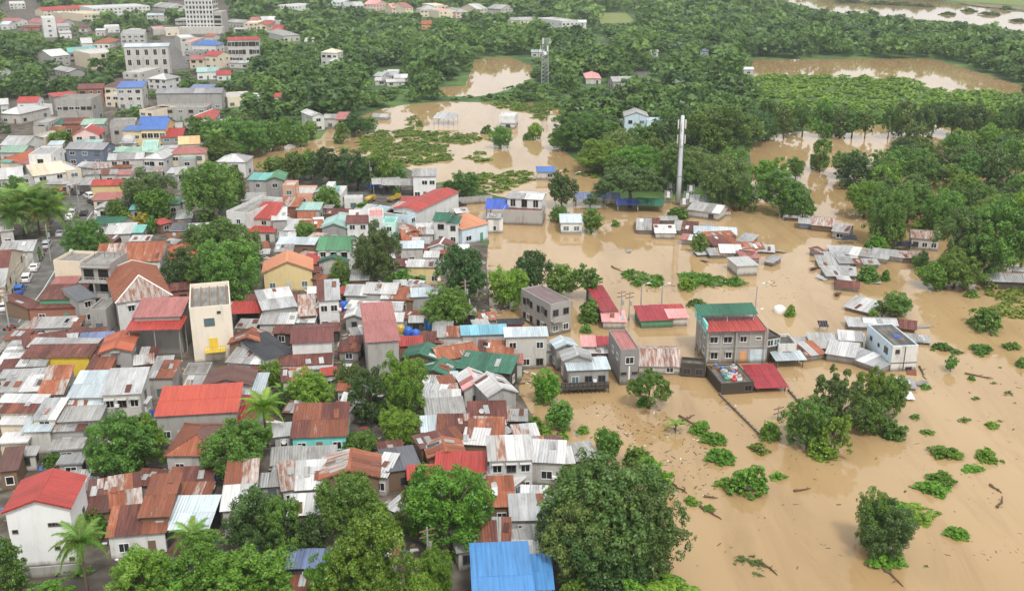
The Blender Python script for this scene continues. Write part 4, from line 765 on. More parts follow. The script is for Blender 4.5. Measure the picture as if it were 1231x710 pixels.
# ------------------------------------------------------------------ the concrete building with the green pavilion
Z(800, 380, 5.073)
MAIN = H(262,97,630,90,112,6.0,'flat','deck','concrete','large grey concrete building with red and green roofs',name='concrete_building',cat='building',win=0,para=0.25)
mw_, md_ = MAIN['_w'], MAIN['_d']
X(258,97,618,88,84,6.28,'shed','red','concrete',open_=True,pitch=0.03,win=0,oh=0.1,sheets=1.4)
Z(800, 260, 5.073)
X(215,598,545,588,52,7.9,'shed','green','offwhite',open_=True,pitch=0.2,win=0,oh=0.5,sheets=1.6)
b = MB(); b.box(-mw_/2-0.35, -mw_/2-0.05, -md_/2+0.3, md_/2, 5.6, 7.4); b.build('side_fascia', WM['turquoise'], MAIN)
for i, (fx, z, w, h) in enumerate([(0.10,4.0,1.3,1.1),(0.33,4.0,1.4,1.1),(0.59,4.1,1.1,1.0),(0.84,4.5,0.9,0.4),(0.12,1.0,1.2,1.2),(0.36,1.1,1.0,1.1),(0.86,1.9,0.9,0.4)]):
    window(MAIN, -mw_/2+fx*mw_, -md_/2, z, 0, w, h, FRAME_W, GLASS); 
    if h > 0.9: hood(MAIN, -mw_/2+fx*mw_, -md_/2, z+h+0.15, w+0.4, WM['concrete'])
door(MAIN, -mw_/2+0.60*mw_, -md_/2, 0.3, 1.1, 2.0, WM['orange'])
b = MB(); b.box(-mw_/2+0.72*mw_, mw_/2-0.1, -md_/2-0.05, -md_/2+0.01, -1.2, 2.6); b.build('lower_panel', WM['pale_blue'], MAIN)
for x in (0.01, 0.22, 0.46, 0.70, 0.985):
    b = MB(); b.box(-mw_/2+x*mw_-0.14, -mw_/2+x*mw_+0.14, -md_/2-0.08, -md_/2+0.02, -1.2, 6.0); b.build('column', WM['concrete'], MAIN)
b = MB(); b.box(-mw_/2-0.05, mw_/2+0.05, -md_/2-0.10, -md_/2+0.015, 3.0, 3.3); b.build('floor_beam', WM['grey'], MAIN)
for k, y in enumerate((0.25, 0.6)):
    for z in (1.2, 4.2): window(MAIN, -mw_/2, -md_/2+md_*y, z, -math.pi/2, 1.2, 1.1, FRAME_W, GLASS)
# deck with junk, lean-to, black shed
Z(800, 380, 5.073)
DECK = S(340,415,540,402,112,1.9,'flat','moss_deck','dark','blackened flat roofed shed heaped with salvaged belongings',win=3,para=0.12,fm=FRAME_D,gm=OPENING)
S(560,436,738,428,132,0.9,'shed','crimson','wood','smooth dark red lean to roof beside concrete building',pitch=0.1,win=0,sheets=1.5,open_=True)
JM = [simple('junk_red', (0.5, 0.05, 0.05)), simple('junk_white', (0.72, 0.72, 0.7)), simple('junk_blue', (0.1, 0.2, 0.45)), simple('junk_green', (0.08, 0.3, 0.12)), simple('junk_brown', (0.22, 0.13, 0.07)), simple('junk_grey', (0.35, 0.35, 0.36)), simple('junk_black', (0.03, 0.03, 0.03))]
DM = parent_world(DECK); dw, dd = DECK['_w'], DECK['_d']
def lump(name, loc, s, mat, seed):
    r = random.Random(seed); b = MB(); n = 7
    ring = lambda z, k: [(math.cos(2*math.pi*i/n)*s*k*r.uniform(0.8, 1.2), math.sin(2*math.pi*i/n)*s*k*r.uniform(0.8, 1.2), z) for i in range(n)]
    R0, R1, R2 = ring(0, 0.9), ring(s*0.5, 1.05), ring(s*1.0, 0.6)
    for A, B in ((R0, R1), (R1, R2)):
        for i in range(n): b.poly([A[i], A[(i+1) % n], B[(i+1) % n], B[i]])
    b.poly(R2)
    o = b.build(name, mat); o.location = loc; o.rotation_euler = (0, 0, r.uniform(0, 6)); return o
junk = [('sack', 'bulging {} sack on the junk covered deck'), ('crate', 'open {} crate on the junk covered deck'), ('drum', '{} drum on the junk covered deck')]
cols = ['red', 'white', 'blue', 'green', 'brown', 'grey']
for i in range(26):
    c = cols[i % 6]; kind, lab = junk[i % 3]; p = DM @ Vector((random.uniform(-dw*0.4, dw*0.32), -dd/2+dd*(0.15+0.75*((i*0.37) % 1)), 1.9))
    if kind == 'sack': o = lump('sack', p, random.uniform(0.3, 0.5), JM[i % 6], i)
    elif kind == 'crate':
        b = MB(); s = 0.42; 
        for q in [(-s, s, -s, -s+0.05), (-s, s, s-0.05, s), (-s, -s+0.05, -s+0.05, s-0.05), (s-0.05, s, -s+0.05, s-0.05)]: b.box(q[0], q[1], q[2], q[3], 0, 0.5)
        b.box(-s+0.05, s-0.05, -s+0.05, s-0.05, 0, 0.05); o = b.build('crate', JM[i % 6]); o.location = p; o.rotation_euler = (0, 0, i)
    else:
        b = MB(); b.tube([(0, 0, 0), (0, 0, 0.3), (0, 0, 0.34), (0, 0, 0.75)], [0.3, 0.3, 0.32, 0.29], 10); o = b.build('drum', JM[i % 6]); o.location = p
    tag(o, lab.format(c), kind, 'belongings saved on the deck')
# other hand finished fronts
w, d = NARROW['_w'], NARROW['_d']
window(NARROW, 0, -d/2, 3.9, 0, 1.3, 1.1, FRAME_W, GLASS); window(NARROW, -w*0.3, -d/2, 1.9, 0, 0.9, 0.4, FRAME_D, GLASS); window(NARROW, w*0.3, -d/2, 1.9, 0, 0.9, 0.4, FRAME_D, GLASS)
for y in (0.25, 0.6): window(NARROW, -w/2, -d/2+d*y, 3.9, -math.pi/2, 1.1, 1.0, FRAME_W, GLASS)
b = MB(); b.box(-0.12, 0.12, -d/2-0.03, -d/2+0.01, 1.0, 3.4); b.build('whitewash_strip', TRIM_W, NARROW)
w, d = BLUEBLOCK['_w'], BLUEBLOCK['_d']
b = MB(); b.box(-w/2, w/2, -d/2-0.05, -d/2+0.01, -1.2, 4.72); b.build('front_wall', WM['peeling'], BLUEBLOCK)
b = MB(); b.box(-w/2-0.03, w/2+0.03, -d/2-0.09, -d/2-0.04, 1.5, 1.65); b.build('floor_beam', WM['dark'], BLUEBLOCK)
b = MB(); b.box(-0.06, 0.06, -d/2-0.12, -d/2-0.04, -1.2, 4.6); b.build('drain_pipe', WM['dark'], BLUEBLOCK)
window(BLUEBLOCK, -w*0.3, -d/2-0.05, 3.4, 0, 0.6, 0.6, FRAME_D, GLASS); window(BLUEBLOCK, w*0.22, -d/2-0.05, 0.2, 0, 1.0, 0.5, FRAME_D, GLASS)
for y, s in ((0.22, 1.3), (0.5, 0.6), (0.8, 0.8)): window(BLUEBLOCK, -w/2, -d/2+d*y, 2.6, -math.pi/2, s, s*0.8, FRAME_D, GLASS)
b = MB(); b.box(-w*0.02, w*0.25, -d*0.12, d*0.0, 4.62, 4.7); b.build('tarpaulin', RM['tarp_blue'], BLUEBLOCK)
w, d = BEIGE['_w'], BEIGE['_d']
window(BEIGE, -w*0.05, -d/2, 6.6, 0, 1.6, 1.2, FRAME_D, GLASS_B); window(BEIGE, w*0.2, -d/2, 8.7, 0, 0.5, 0.3, FRAME_D, GLASS); door(BEIGE, w*0.0, -d/2, 2.2, 1.5, 2.0, WM['bright_yellow'])
bal = MB(); bal.box(-w*0.22, w*0.28, -d/2-1.3, -d/2-0.01, 1.9, 2.08); bo = bal.build('balcony', WM['bright_yellow'], BEIGE)
for x in np.linspace(-w*0.22, w*0.28, 9):
    q = MB(); q.box(x-0.04, x+0.04, -d/2-1.28, -d/2-1.2, 2.08, 3.0); q.build('baluster', WM['bright_yellow'], bo)
q = MB(); q.box(-w*0.22, w*0.28, -d/2-1.29, -d/2-1.19, 3.0, 3.1); q.build('handrail', WM['bright_yellow'], bo)
for x in np.linspace(-w*0.45, w*0.4, 5):
    q = MB(); q.box(x, x+0.18, -d*0.42, d*0.42, 9.6, 9.75); q.build('deck_beam', WM['wood'], BEIGE)
w, d = WHITEH['_w'], WHITEH['_d']
for i in range(4): window(WHITEH, w*0.16+i*0.42, -d/2, 5.2, 0, 0.3, 0.35, FRAME_D, OPENING)
for x, z in ((-0.40, 4.6), (0.22, 2.0), (0.40, 2.3), (0.42, 0.4)): window(WHITEH, w*x, -d/2, z, 0, 0.5, 0.35, FRAME_D, OPENING)
for y in (0.2, 0.45, 0.7): window(WHITEH, w/2, -d/2+d*y, 3.9, math.pi/2, 0.7, 0.5, FRAME_D, GLASS)
b = MB(); b.box(-w*0.3, w*0.62, -d/2-2.6, -d/2-2.4, -0.3, 1.3); b.build('yard_wall', WM['concrete'], WHITEH)
w, d = GREYH['_w'], GREYH['_d']
for k in range(2):
    for y in (0.15, 0.4, 0.65, 0.88): window(GREYH, -w/2, -d/2+d*y, 0.7+2.9*k, -math.pi/2, 0.9, 1.2, FRAME_D, OPENING)
b = MB(); b.box(-w*0.5, 0.1, -d/2-1.2, -d/2-0.01, 3.0, 3.15); b.build('balcony', WM['grey'], GREYH)
b = MB(); b.box(-w*0.5, 0.1, -d/2-1.2, -d/2-1.1, 3.15, 4.1); b.build('balcony_rail', WM['grey'], GREYH)
# stilted deck in front of the broad grey roof
w, d = BIGGREY['_w'], BIGGREY['_d']
b = MB(); b.box(-w*0.75, w*0.45, -d/2-2.6, -d/2-0.01, 0.75, 0.95); dk = b.build('deck', WM['dark'], BIGGREY)
for x in np.linspace(-w*0.74, w*0.44, 12):
    q = MB(); q.box(x-0.05, x+0.05, -d/2-2.58, -d/2-2.48, -1.2, 1.9); q.build('rail_post', WM['black'], dk)
for z in (1.3, 1.85):
    q = MB(); q.box(-w*0.75, w*0.45, -d/2-2.6, -d/2-2.5, z, z+0.08); q.build('rail', WM['black'], dk)
# white dome of the pavilion
dome = next(t[0] for t in THINGS if t[1] and 'domed pavilion' in t[1])
b = MB(); r = dome['_w']*0.5; n = 14; prev = None
for k in range(6):
    a = k/5*math.pi/2*0.97; ring = [(math.cos(2*math.pi*i/n)*r*math.cos(a), math.sin(2*math.pi*i/n)*r*math.cos(a), 3.22+r*1.05*math.sin(a)) for i in range(n)]
    if prev:
        for i in range(n): b.poly([prev[i], prev[(i+1) % n], ring[(i+1) % n], ring[i]])
    prev = ring
b.poly(prev); b.build('dome', RM['white'], dome, smooth=True)
# ------------------------------------------------------------------ far white tower under construction
A, B = unproj(226, 41), unproj(258, 41)
tw = (B-A).length; td = 15; fh = 3.3; nf = 10
TB = empty('apartment_tower', ((A.x+B.x)/2, A.y+td/2, 0.4)); THINGS.append([TB, 'unfinished white apartment tower with rows of dark windows', 'tower', 'tower', Vector(TB.location)])
FOOT.append((TB.location.x, TB.location.y, tw/2+4, td/2, 0))
b = MB(); b.box(-tw/2, tw/2, -td/2, td/2, -0.4, nf*fh); b.build('core_wall', WM['offwhite'], TB)
for k in range(nf+1):
    b = MB(); b.box(-tw/2-0.25, tw/2+0.25, -td/2-0.3, td/2+0.3, k*fh-0.22, k*fh+0.28); b.build('floor_slab', WM['white'], TB)
for i in range(9):
    b = MB(); x = -tw/2+tw*i/8; b.box(x-0.35, x+0.35, -td/2-0.22, -td/2+0.01, 0, nf*fh); b.build('column', WM['white'], TB)
for k in range(nf):
    for i in range(8):
        b = MB(); x = -tw/2+tw*(i+0.5)/8; b.box(x-tw*0.038, x+tw*0.038, -td/2-0.03, -td/2+0.02, k*fh+0.75, k*fh+2.6)
        f = b.build('window', FRAME_D if (i*k) % 3 else FRAME_W, TB); b = MB(); b.box(x-tw*0.033, x+tw*0.033, -td/2-0.05, -td/2, k*fh+0.9, k*fh+2.5); b.build('pane', GLASS if (i+k) % 4 else OPENING, f)
    for j in range(3):
        b = MB(); y = -td/2+td*(j+0.5)/3; b.box(tw/2-0.02, tw/2+0.05, y-1.3, y+1.3, k*fh+0.8, k*fh+2.5); b.build('window', GLASS, TB)
b = MB(); b.box(tw/2+0.3, tw/2+6.5, -td/2-1, td/2, -0.4, 4.6*fh); b.build('stair_wing', WM['concrete'], TB)
for k in range(4):
    b = MB(); b.box(tw/2+1.0, tw/2+5.8, -td/2-1.06, -td/2-0.98, k*fh+0.8, k*fh+2.7); b.build('opening', OPENING, TB)
b = MB(); b.box(-tw*0.7, tw*0.9, -td/2-7, -td/2-0.5, -0.4, 5); b.build('podium', WM['offwhite'], TB)
# ------------------------------------------------------------------ masts
SHAFT = wall_mat('mast_paint', (0.50, 0.53, 0.56), 0.3, 0.5)
def mast_pole(x, y, ytop):
    g = unproj(x, y); g.z = 0
    lo, hi = 5, 60
    for _ in range(30):
        c = (lo+hi)/2
        if proj((g.x, g.y, c))[1] > ytop: lo = c
        else: hi = c
    h = lo; r = empty('pole_mast', g)
    b = MB(); b.tube([(0, 0, -1), (0, 0, h*0.33), (0, 0, h*0.66), (0, 0, h)], [0.72, 0.64, 0.56, 0.48], 18); b.build('shaft', SHAFT, r, smooth=True)
    for z in (h*0.33, h*0.66):
        b = MB(); b.tube([(0, 0, z-0.15), (0, 0, z+0.15)], [0.8-z/h*0.25, 0.8-z/h*0.25], 18); b.build('flange', STEEL, r)
    for k in range(3):
        a = 0.5+k*2.094
        for z in (h-2.4, h-6.5):
            b = MB(); b.box(-0.2, 0.2, -0.09, 0.09, -1.2, 1.2); b.build('antenna_panel', TRIM_W, r, Matrix.Translation((math.cos(a)*1.1, math.sin(a)*1.1, z)) @ Matrix.Rotation(a+math.pi/2, 4, 'Z'))
            b = MB(); b.tube([(0, 0, 0), (math.cos(a)*1.05, math.sin(a)*1.05, 0)], [0.06, 0.06], 5); b.build('bracket', STEEL, r, Matrix.Translation((0, 0, z)))
    for s in (-1, 1):
        b = MB(); b.tube([(s*0.8, -0.3, 1), (s*0.62, -0.3, h-3)], [0.08, 0.08], 5); b.build('cable_run', FRAME_D, r)
    b = MB(); b.tube([(0, 0, h), (0, 0, h+2)], [0.05, 0.02], 5); b.build('lightning_rod', STEEL, r)
    put(r, 'tall grey steel pole mast standing in the flood water', 'mast'); return r
mast_pole(815, 246, 139)
for i, (x, y, hh) in enumerate([(803, 244, 3.6), (806, 232, 3.2), (826, 246, 3.8), (830, 236, 3.4), (822, 250, 2.4)]):
    g = unproj(x, y); r = empty('equipment_rack', g)
    for sx in (-0.9, 0.9):
        for sy in (-0.6, 0.6):
            b = MB(); b.box(sx-0.08, sx+0.08, sy-0.08, sy+0.08, -1, hh); b.build('post', STEEL, r)
    b = MB(); b.box(-1.1, 1.1, -0.8, 0.8, hh*0.45, hh*0.45+0.12); b.build('platform', STEEL, r)
    b = MB(); b.box(-0.5, 0.4, -0.4, 0.4, hh*0.45+0.12, hh*0.45+1.5); b.build('cabinet', TRIM_W, r)
    b = MB(); b.box(-1.0, 1.0, -0.06, 0.06, hh-0.25, hh-0.1); b.build('cross_bar', STEEL, r)
    tag(r, 'white equipment cabinet on steel rack by the pole mast foot', 'rack', 'equipment racks round the pole mast')
def lattice(x, y, ytop):
    g = unproj(x, y); lo, hi = 5, 80
    for _ in range(30):
        c = (lo+hi)/2
        if proj((g.x, g.y, c))[1] > ytop: lo = c
        else: hi = c
    h = lo; r = empty('lattice_mast', g); W0, W1 = 3.4, 2.6; HDIM['lattice_mast'] = (7, 2, 3)
    cs = [(-1, -1), (1, -1), (1, 1), (-1, 1)]
    hwz = lambda z: (W0+(W1-W0)*z/h)/2
    for c in cs:
        b = MB(); b.tube([(c[0]*hwz(0), c[1]*hwz(0), 0), (c[0]*hwz(h), c[1]*hwz(h), h)], [0.26, 0.2], 5); b.build('leg', STEEL, r)
    nb = 12
    for k in range(nb):
        b = MB(); z0, z1 = h*k/nb, h*(k+1)/nb
        for i in range(4):
            a, c = cs[i], cs[(i+1) % 4]
            b.tube([(a[0]*hwz(z0), a[1]*hwz(z0), z0), (c[0]*hwz(z1), c[1]*hwz(z1), z1)], [0.13, 0.13], 4); b.tube([(a[0]*hwz(z1), a[1]*hwz(z1), z1), (c[0]*hwz(z1), c[1]*hwz(z1), z1)], [0.09, 0.09], 4)
        b.build('brace', STEEL, r)
    for k in range(6):
        a = k*1.047; z = h-1.3-(k % 2)*3.5
        b = MB(); b.box(-0.3, 0.3, -0.12, 0.12, -1.3, 1.3); b.build('antenna_panel', TRIM_W, r, Matrix.Translation((math.cos(a)*2.2, math.sin(a)*2.2, z)) @ Matrix.Rotation(a+math.pi/2, 4, 'Z'))
    b = MB(); b.tube([(0, -1.3, h-7), (0, -1.75, h-7)], [0.9, 0.8], 14); b.build('dish', TRIM_W, r)
    put(r, 'white steel lattice mast rising from the wood', 'mast')
lattice(655, 103, 46)
# ------------------------------------------------------------------ street lamps and utility poles
def upole(x, y, h, lamp=False, lab=None):
    g = unproj(x, y); bz = max(0, base_z(g)); r = empty('street_lamp' if lamp else 'utility_pole', (g.x, g.y, bz))
    b = MB(); b.tube([(0, 0, -1), (0, 0, h)], [0.16, 0.10], 7); b.build('pole', STEEL if lamp else WM['grey'], r)
    if lamp:
        b = MB(); b.tube([(0, 0, h-0.1), (0.9, 0, h+0.35), (1.5, 0, h+0.35)], [0.07, 0.06, 0.05], 5); b.build('arm', STEEL, r)
        b = MB(); b.box(1.3, 2.0, -0.14, 0.14, h+0.27, h+0.4); b.build('lamp_head', TRIM_W, r)
    else:
        for z in (h-0.5, h-1.3):
            b = MB(); b.box(-1.0, 1.0, -0.07, 0.07, z, z+0.14); b.build('cross_arm', WM['wood'], r)
        b = MB(); b.tube([(0.35, 0, h-3), (0.35, 0, h-2)], [0.25, 0.25], 8); b.build('transformer', WM['grey'], r)
    r.rotation_euler = (0, 0, 0.5)
    return r
for x, y, h, lm in [(12,398,8.5,0),(62,318,9,0),(97,262,9,0),(118,238,8,0),(560,392,9,0),(627,368,8,0),(418,482,3.2,0),(852,238,8,0),(1078,292,9,0),(418,232,9,0),(446,232,9,0),(690,238,7,1),(668,236,7,1),(795,372,5,1),(770,378,6,1),(746,390,7,0),(756,385,6,0),(908,372,5,1),(935,505,2.5,0),(515,690,6,0),(905,405,5,1)]:
    r = upole(x, y, h, bool(lm)); tag(r, None, 'street lamp' if lm else 'utility pole'); THINGS.append([r, None, 'thin grey street lamp' if lm else 'grey utility pole with cross arms', 'street lamp' if lm else 'utility pole', Vector(r.location)])
# power lines between the roadside poles
CABLE = simple('cable', (0.03, 0.03, 0.03), 0.6)
rp = [(12,398),(62,318),(97,262),(118,238)]
for k in range(3):
    for s in (-0.9, 0.9):
        p0, p1 = unproj(*rp[k]), unproj(*rp[k+1]); b = MB(); pts = []
        for i in range(9):
            t = i/8; q = p0.lerp(p1, t); pts.append((q.x+s, q.y+0.3*s, 8.6-1.2*math.sin(math.pi*t)*0.8))
        b.tube(pts, [0.03]*9, 4); o = b.build('power_line', CABLE); tag(o, 'black power line sagging between poles along the parked car road', 'cable', 'power lines along the road')
# solar panels in the drowned cluster
SOLAR = simple('solar_cell', (0.012, 0.016, 0.03), 0.35, 0, 0.2)
for i, (x, y, wpx) in enumerate([(1086,302,23),(1021,294,19),(990,400,12)]):
    g = unproj(x, y); r = empty('solar_panel_rack', (g.x, g.y, 1.2)); s = wpx/ppm(g)
    for k in range(4):
        b = MB(); b.box(-s/2+s*k/4+0.03, -s/2+s*(k+1)/4-0.03, 0, 1.8, 0, 0.05); b.build('panel', SOLAR, r, Matrix.Rotation(0.35, 4, 'X'))
    for sx in (-0.4, 0.4):
        b = MB(); b.box(s*sx-0.05, s*sx+0.05, 0.5, 0.6, -2, 0.6); b.build('leg', STEEL, r)
    put(r, ['rack of dark solar panels on drowned grey roofs', 'dark solar panels beside the long bright white roof', 'small dark solar panel behind striped grey roof'][i], 'solar panel')
# ------------------------------------------------------------------ boundary walls
def wall_line(p0, p1, h, mat, short, n=8):
    A, B = unproj(*p0), unproj(*p1); L = (B-A).length; r = empty('boundary_wall', (A.x, A.y, 0), math.atan2(B.y-A.y, B.x-A.x))
    for i in range(n):
        b = MB(); b.box(L*i/n+0.03, L*(i+1)/n-0.03, -0.08, 0.08, -1, h); b.build('wall_panel', WM[mat], r)
        b = MB(); b.box(L*i/n-0.12, L*i/n+0.12, -0.14, 0.14, -1, h+0.15); b.build('pillar', WM['concrete'], r)
    put(r, short, 'wall', p=(A+B)/2)
wall_line((550,247),(592,244),2.2,'grey','long grey boundary wall of the flooded yard',9)
wall_line((566,388),(562,366),3.5,'offwhite','thin pale wall beside the debris lot',2)
wall_line((865,475),(912,522),0.35,'concrete','submerged garden wall running from the junk covered shed',12)
wall_line((948,470),(962,486),0.35,'concrete','submerged wall stub beyond dark red lean to',4)
wall_line((632,262),(648,248),2.4,'offwhite','pale yard wall beside white modern house',4)

# unfinished concrete frame: landings, columns, railings and dark bays on its front
w, d = FRAMEH['_w'], FRAMEH['_d']
for k, (z, pr) in enumerate(((2.8, 2.2), (5.6, 1.6), (8.4, 0.5))):
    b = MB(); b.box(-w/2-0.1, w/2+0.1, -d/2-pr, -d/2-0.01, z-0.22, z); sl_ = b.build('landing', WM['concrete'], FRAMEH)
    if pr > 1:
        for x in np.linspace(-w/2, w/2, 9):
            b = MB(); b.box(x-0.03, x+0.03, -d/2-pr+0.02, -d/2-pr+0.08, z, z+0.95); b.build('baluster', WM['grey'], sl_)
        b = MB(); b.box(-w/2-0.05, w/2+0.05, -d/2-pr, -d/2-pr+0.1, z+0.95, z+1.05); b.build('handrail', WM['grey'], sl_)
        for x in (-w/2, 0, w/2):
            b = MB(); b.box(x-0.14, x+0.14, -d/2-pr+0.1, -d/2-pr+0.38, z-3.0, z-0.22); b.build('column', WM['concrete'], FRAMEH)
        for x in (-w*0.25, w*0.25):
            b = MB(); b.box(x-w*0.17, x+w*0.17, -d/2-0.03, -d/2+0.02, z+0.1, z+2.2); b.build('opening', OPENING, FRAMEH)
for x in (-w*0.45, -w*0.1, w*0.25, w*0.45):
    b = MB(); b.tube([(x, d*0.2, 8.5), (x+0.05, d*0.2, 10.2)], [0.05, 0.03], 4); b.build('rebar', WM['dark'], FRAMEH)
# ------------------------------------------------------------------ vehicles
def paint(name, c): 
    m = simple('paint_'+name, c, 0.25, 0.0, 0.6); return m
PAINT = {'white': paint('white', (0.78, 0.78, 0.77)), 'blue': paint('blue', (0.03, 0.15, 0.55)), 'silver': paint('silver', (0.45, 0.46, 0.48)), 'black': paint('black', (0.02, 0.02, 0.025)),
         'yellow': paint('yellow', (0.46, 0.32, 0.05)), 'grey': paint('grey', (0.2, 0.2, 0.21)), 'red': paint('red', (0.45, 0.03, 0.03))}
HEADL = simple('headlight', (0.8, 0.8, 0.75), 0.1); TAIL = simple('taillight', (0.4, 0.01, 0.01), 0.2); RIM = simple('rim', (0.5, 0.5, 0.52), 0.3, 0.7)
def loft(profile, halfw, inset, b):
    """side profile (x,z) extruded to a body; inset(z) narrows it towards the roof"""
    L = [(x, -halfw+inset(z), z) for x, z in profile]; Rr = [(x, halfw-inset(z), z) for x, z in profile]; n = len(profile)
    b.poly(L); b.poly(Rr[::-1])
    for i in range(n): j = (i+1) % n; b.poly([L[j], L[i], Rr[i], Rr[j]])
CARP = {}
def wheel(root, x, y, r=0.34):
    if 'tyre' not in CARP:
        b = MB(); b.tube([(0, -0.11, 0), (0, 0.11, 0)], [0.34, 0.34], 14); CARP['tyre'] = b.mesh('wheel', RUBBER)
        b = MB(); b.tube([(0, -0.125, 0), (0, 0.125, 0)], [0.2, 0.2], 10); CARP['rim'] = b.mesh('rim', RIM)
    w = link('wheel', CARP['tyre'], root, Matrix.Translation((x, y, r)) @ Matrix.Scale(r/0.34, 4)); link('rim', CARP['rim'], w)
def car(p, rz, colour, kind='suv'):
    r = empty('parked_car', p, rz); key = (colour, kind)
    if key not in CARP:
        top = 1.75 if kind == 'suv' else 1.45
        b = MB(); loft([(-2.2, 0.3), (2.2, 0.3), (2.28, 0.65), (2.15, 0.88), (1.05, 1.02), (-2.1, 1.05), (-2.25, 0.7)], 0.88, lambda z: 0.02 if z > 0.9 else 0, b); body = b.mesh('body', PAINT[colour])
        b = MB()
        if kind == 'suv': loft([(-2.05, 1.03), (1.1, 1.0), (0.45, top-0.05), (0.2, top), (-1.85, top-0.02), (-2.0, top-0.1)], 0.86, lambda z: max(0, (z-1.0))*0.16, b)
        else: loft([(-1.55, 1.03), (1.0, 1.0), (0.3, top-0.03), (-0.9, top)], 0.86, lambda z: max(0, (z-1.0))*0.3, b)
        cab = b.mesh('cabin', PAINT[colour])
        b = MB(); z0, z1 = 1.12, top-0.14; xs = -1.8 if kind == 'suv' else -1.1
        for s in (-1, 1):
            yl = lambda z: s*(0.875-max(0, z-1.0)*(0.16 if kind == 'suv' else 0.3))
            for a, c in ((xs, xs+0.9), (xs+1.0, 0.75)):
                c2 = c if c < 0.5 else 0.42; P = [(a, yl(z0), z0), (c, yl(z0), z0), (c2, yl(z1), z1), (a+0.05, yl(z1), z1)]; b.poly(P if s < 0 else P[::-1])
        b.poly([(1.02, -0.72, 1.1), (1.02, 0.72, 1.1), (0.53, 0.66, top-0.1), (0.53, -0.66, top-0.1)])
        if kind == 'suv': b.poly([(-2.06, 0.72, 1.1), (-2.06, -0.72, 1.1), (-2.035, -0.68, top-0.2), (-2.035, 0.68, top-0.2)])
        else: b.poly([(-1.5, 0.7, 1.1), (-1.5, -0.7, 1.1), (-0.98, -0.62, top-0.06), (-0.98, 0.62, top-0.06)])
        win = b.mesh('window_glass', GLASS)
        b = MB(); b.box(2.2, 2.3, -0.8, -0.45, 0.62, 0.8); h1 = b.mesh('headlight', HEADL); b = MB(); b.box(-2.28, -2.18, -0.82, -0.6, 0.7, 0.95); t1 = b.mesh('taillight', TAIL)
        CARP[key] = (body, cab, win, h1, t1)
    body, cab, win, h1, t1 = CARP[key]
    for nm, me in (('body', body), ('cabin', cab), ('window_glass', win)): link(nm, me, r)
    for dy in (0, 1.25): link('headlight', h1, r, Matrix.Translation((0, dy, 0))); link('taillight', t1, r, Matrix.Translation((0, dy*1.14, 0)))
    for x in (-1.4, 1.4):
        for y in (-0.8, 0.8): wheel(r, x, y)
    return r
def road_dir(a, b): p, q = unproj(*a), unproj(*b); return math.atan2(q.y-p.y, q.x-p.x)
RD = road_dir((10, 385), (60, 300))
for x, y, c, k, lab in [(7,371,'white','suv','white estate car parked at the near end of road'),(24,351,'blue','suv','bright blue van parked between white cars'),(33,337,'white','suv','white family car parked behind blue van'),(42,324,'white','sedan','white hatchback parked by small roadside tree'),
                        (57,297,'silver','suv','silver car parked beside white roofed house'),(73,283,'silver','sedan','silver grey saloon on the road near palms'),(84,263,'white','sedan','white saloon beside the coconut palms'),(88,258,'silver','suv','silver car at the mouth of the parking yard'),
                        (101,258,'black','sedan','dark car turning out of the parking yard'),(107,238,'white','suv','white van parked beside red roofed yellow house'),(112,245,'black','sedan','black car parked beside the white van'),(109,229,'white','sedan','white car by the grey carport'),(119,256,'white','sedan','white car beside small gabled garage')]:
    g = unproj(x, y, 0.5); g.z = 0.5; r = car(g, RD+(0 if y > 250 else 0.5), c, k); tag(r, lab, 'car')
def motorbike(p, rz, lab):
    r = empty('motorcycle', p, rz)
    for x in (-0.6, 0.6):
        b = MB(); b.tube([(x, -0.05, 0.3), (x, 0.05, 0.3)], [0.3, 0.3], 12); b.build('wheel', RUBBER, r)
    b = MB(); b.tube([(-0.6, 0, 0.35), (-0.1, 0, 0.6), (0.35, 0, 0.75), (0.6, 0, 0.35)], [0.08, 0.16, 0.15, 0.06], 6); b.build('frame', PAINT['red'], r)
    b = MB(); b.box(-0.65, 0.05, -0.13, 0.13, 0.72, 0.82); b.build('seat', RUBBER, r)
    b = MB(); b.tube([(0.42, -0.35, 1.0), (0.45, 0, 0.95), (0.42, 0.35, 1.0)], [0.03]*3, 5); b.build('handlebar', STEEL, r)
    tag(r, lab, 'motorcycle', 'motorcycles along the road')
for x, y in [(50,307),(52,303),(48,311),(89,229),(84,230),(14,395),(9,398)]:
    g = unproj(x, y, 0.5); g.z = 0.5; motorbike(g, RD+1.2, 'red motorcycle parked at the roadside near the parked cars')
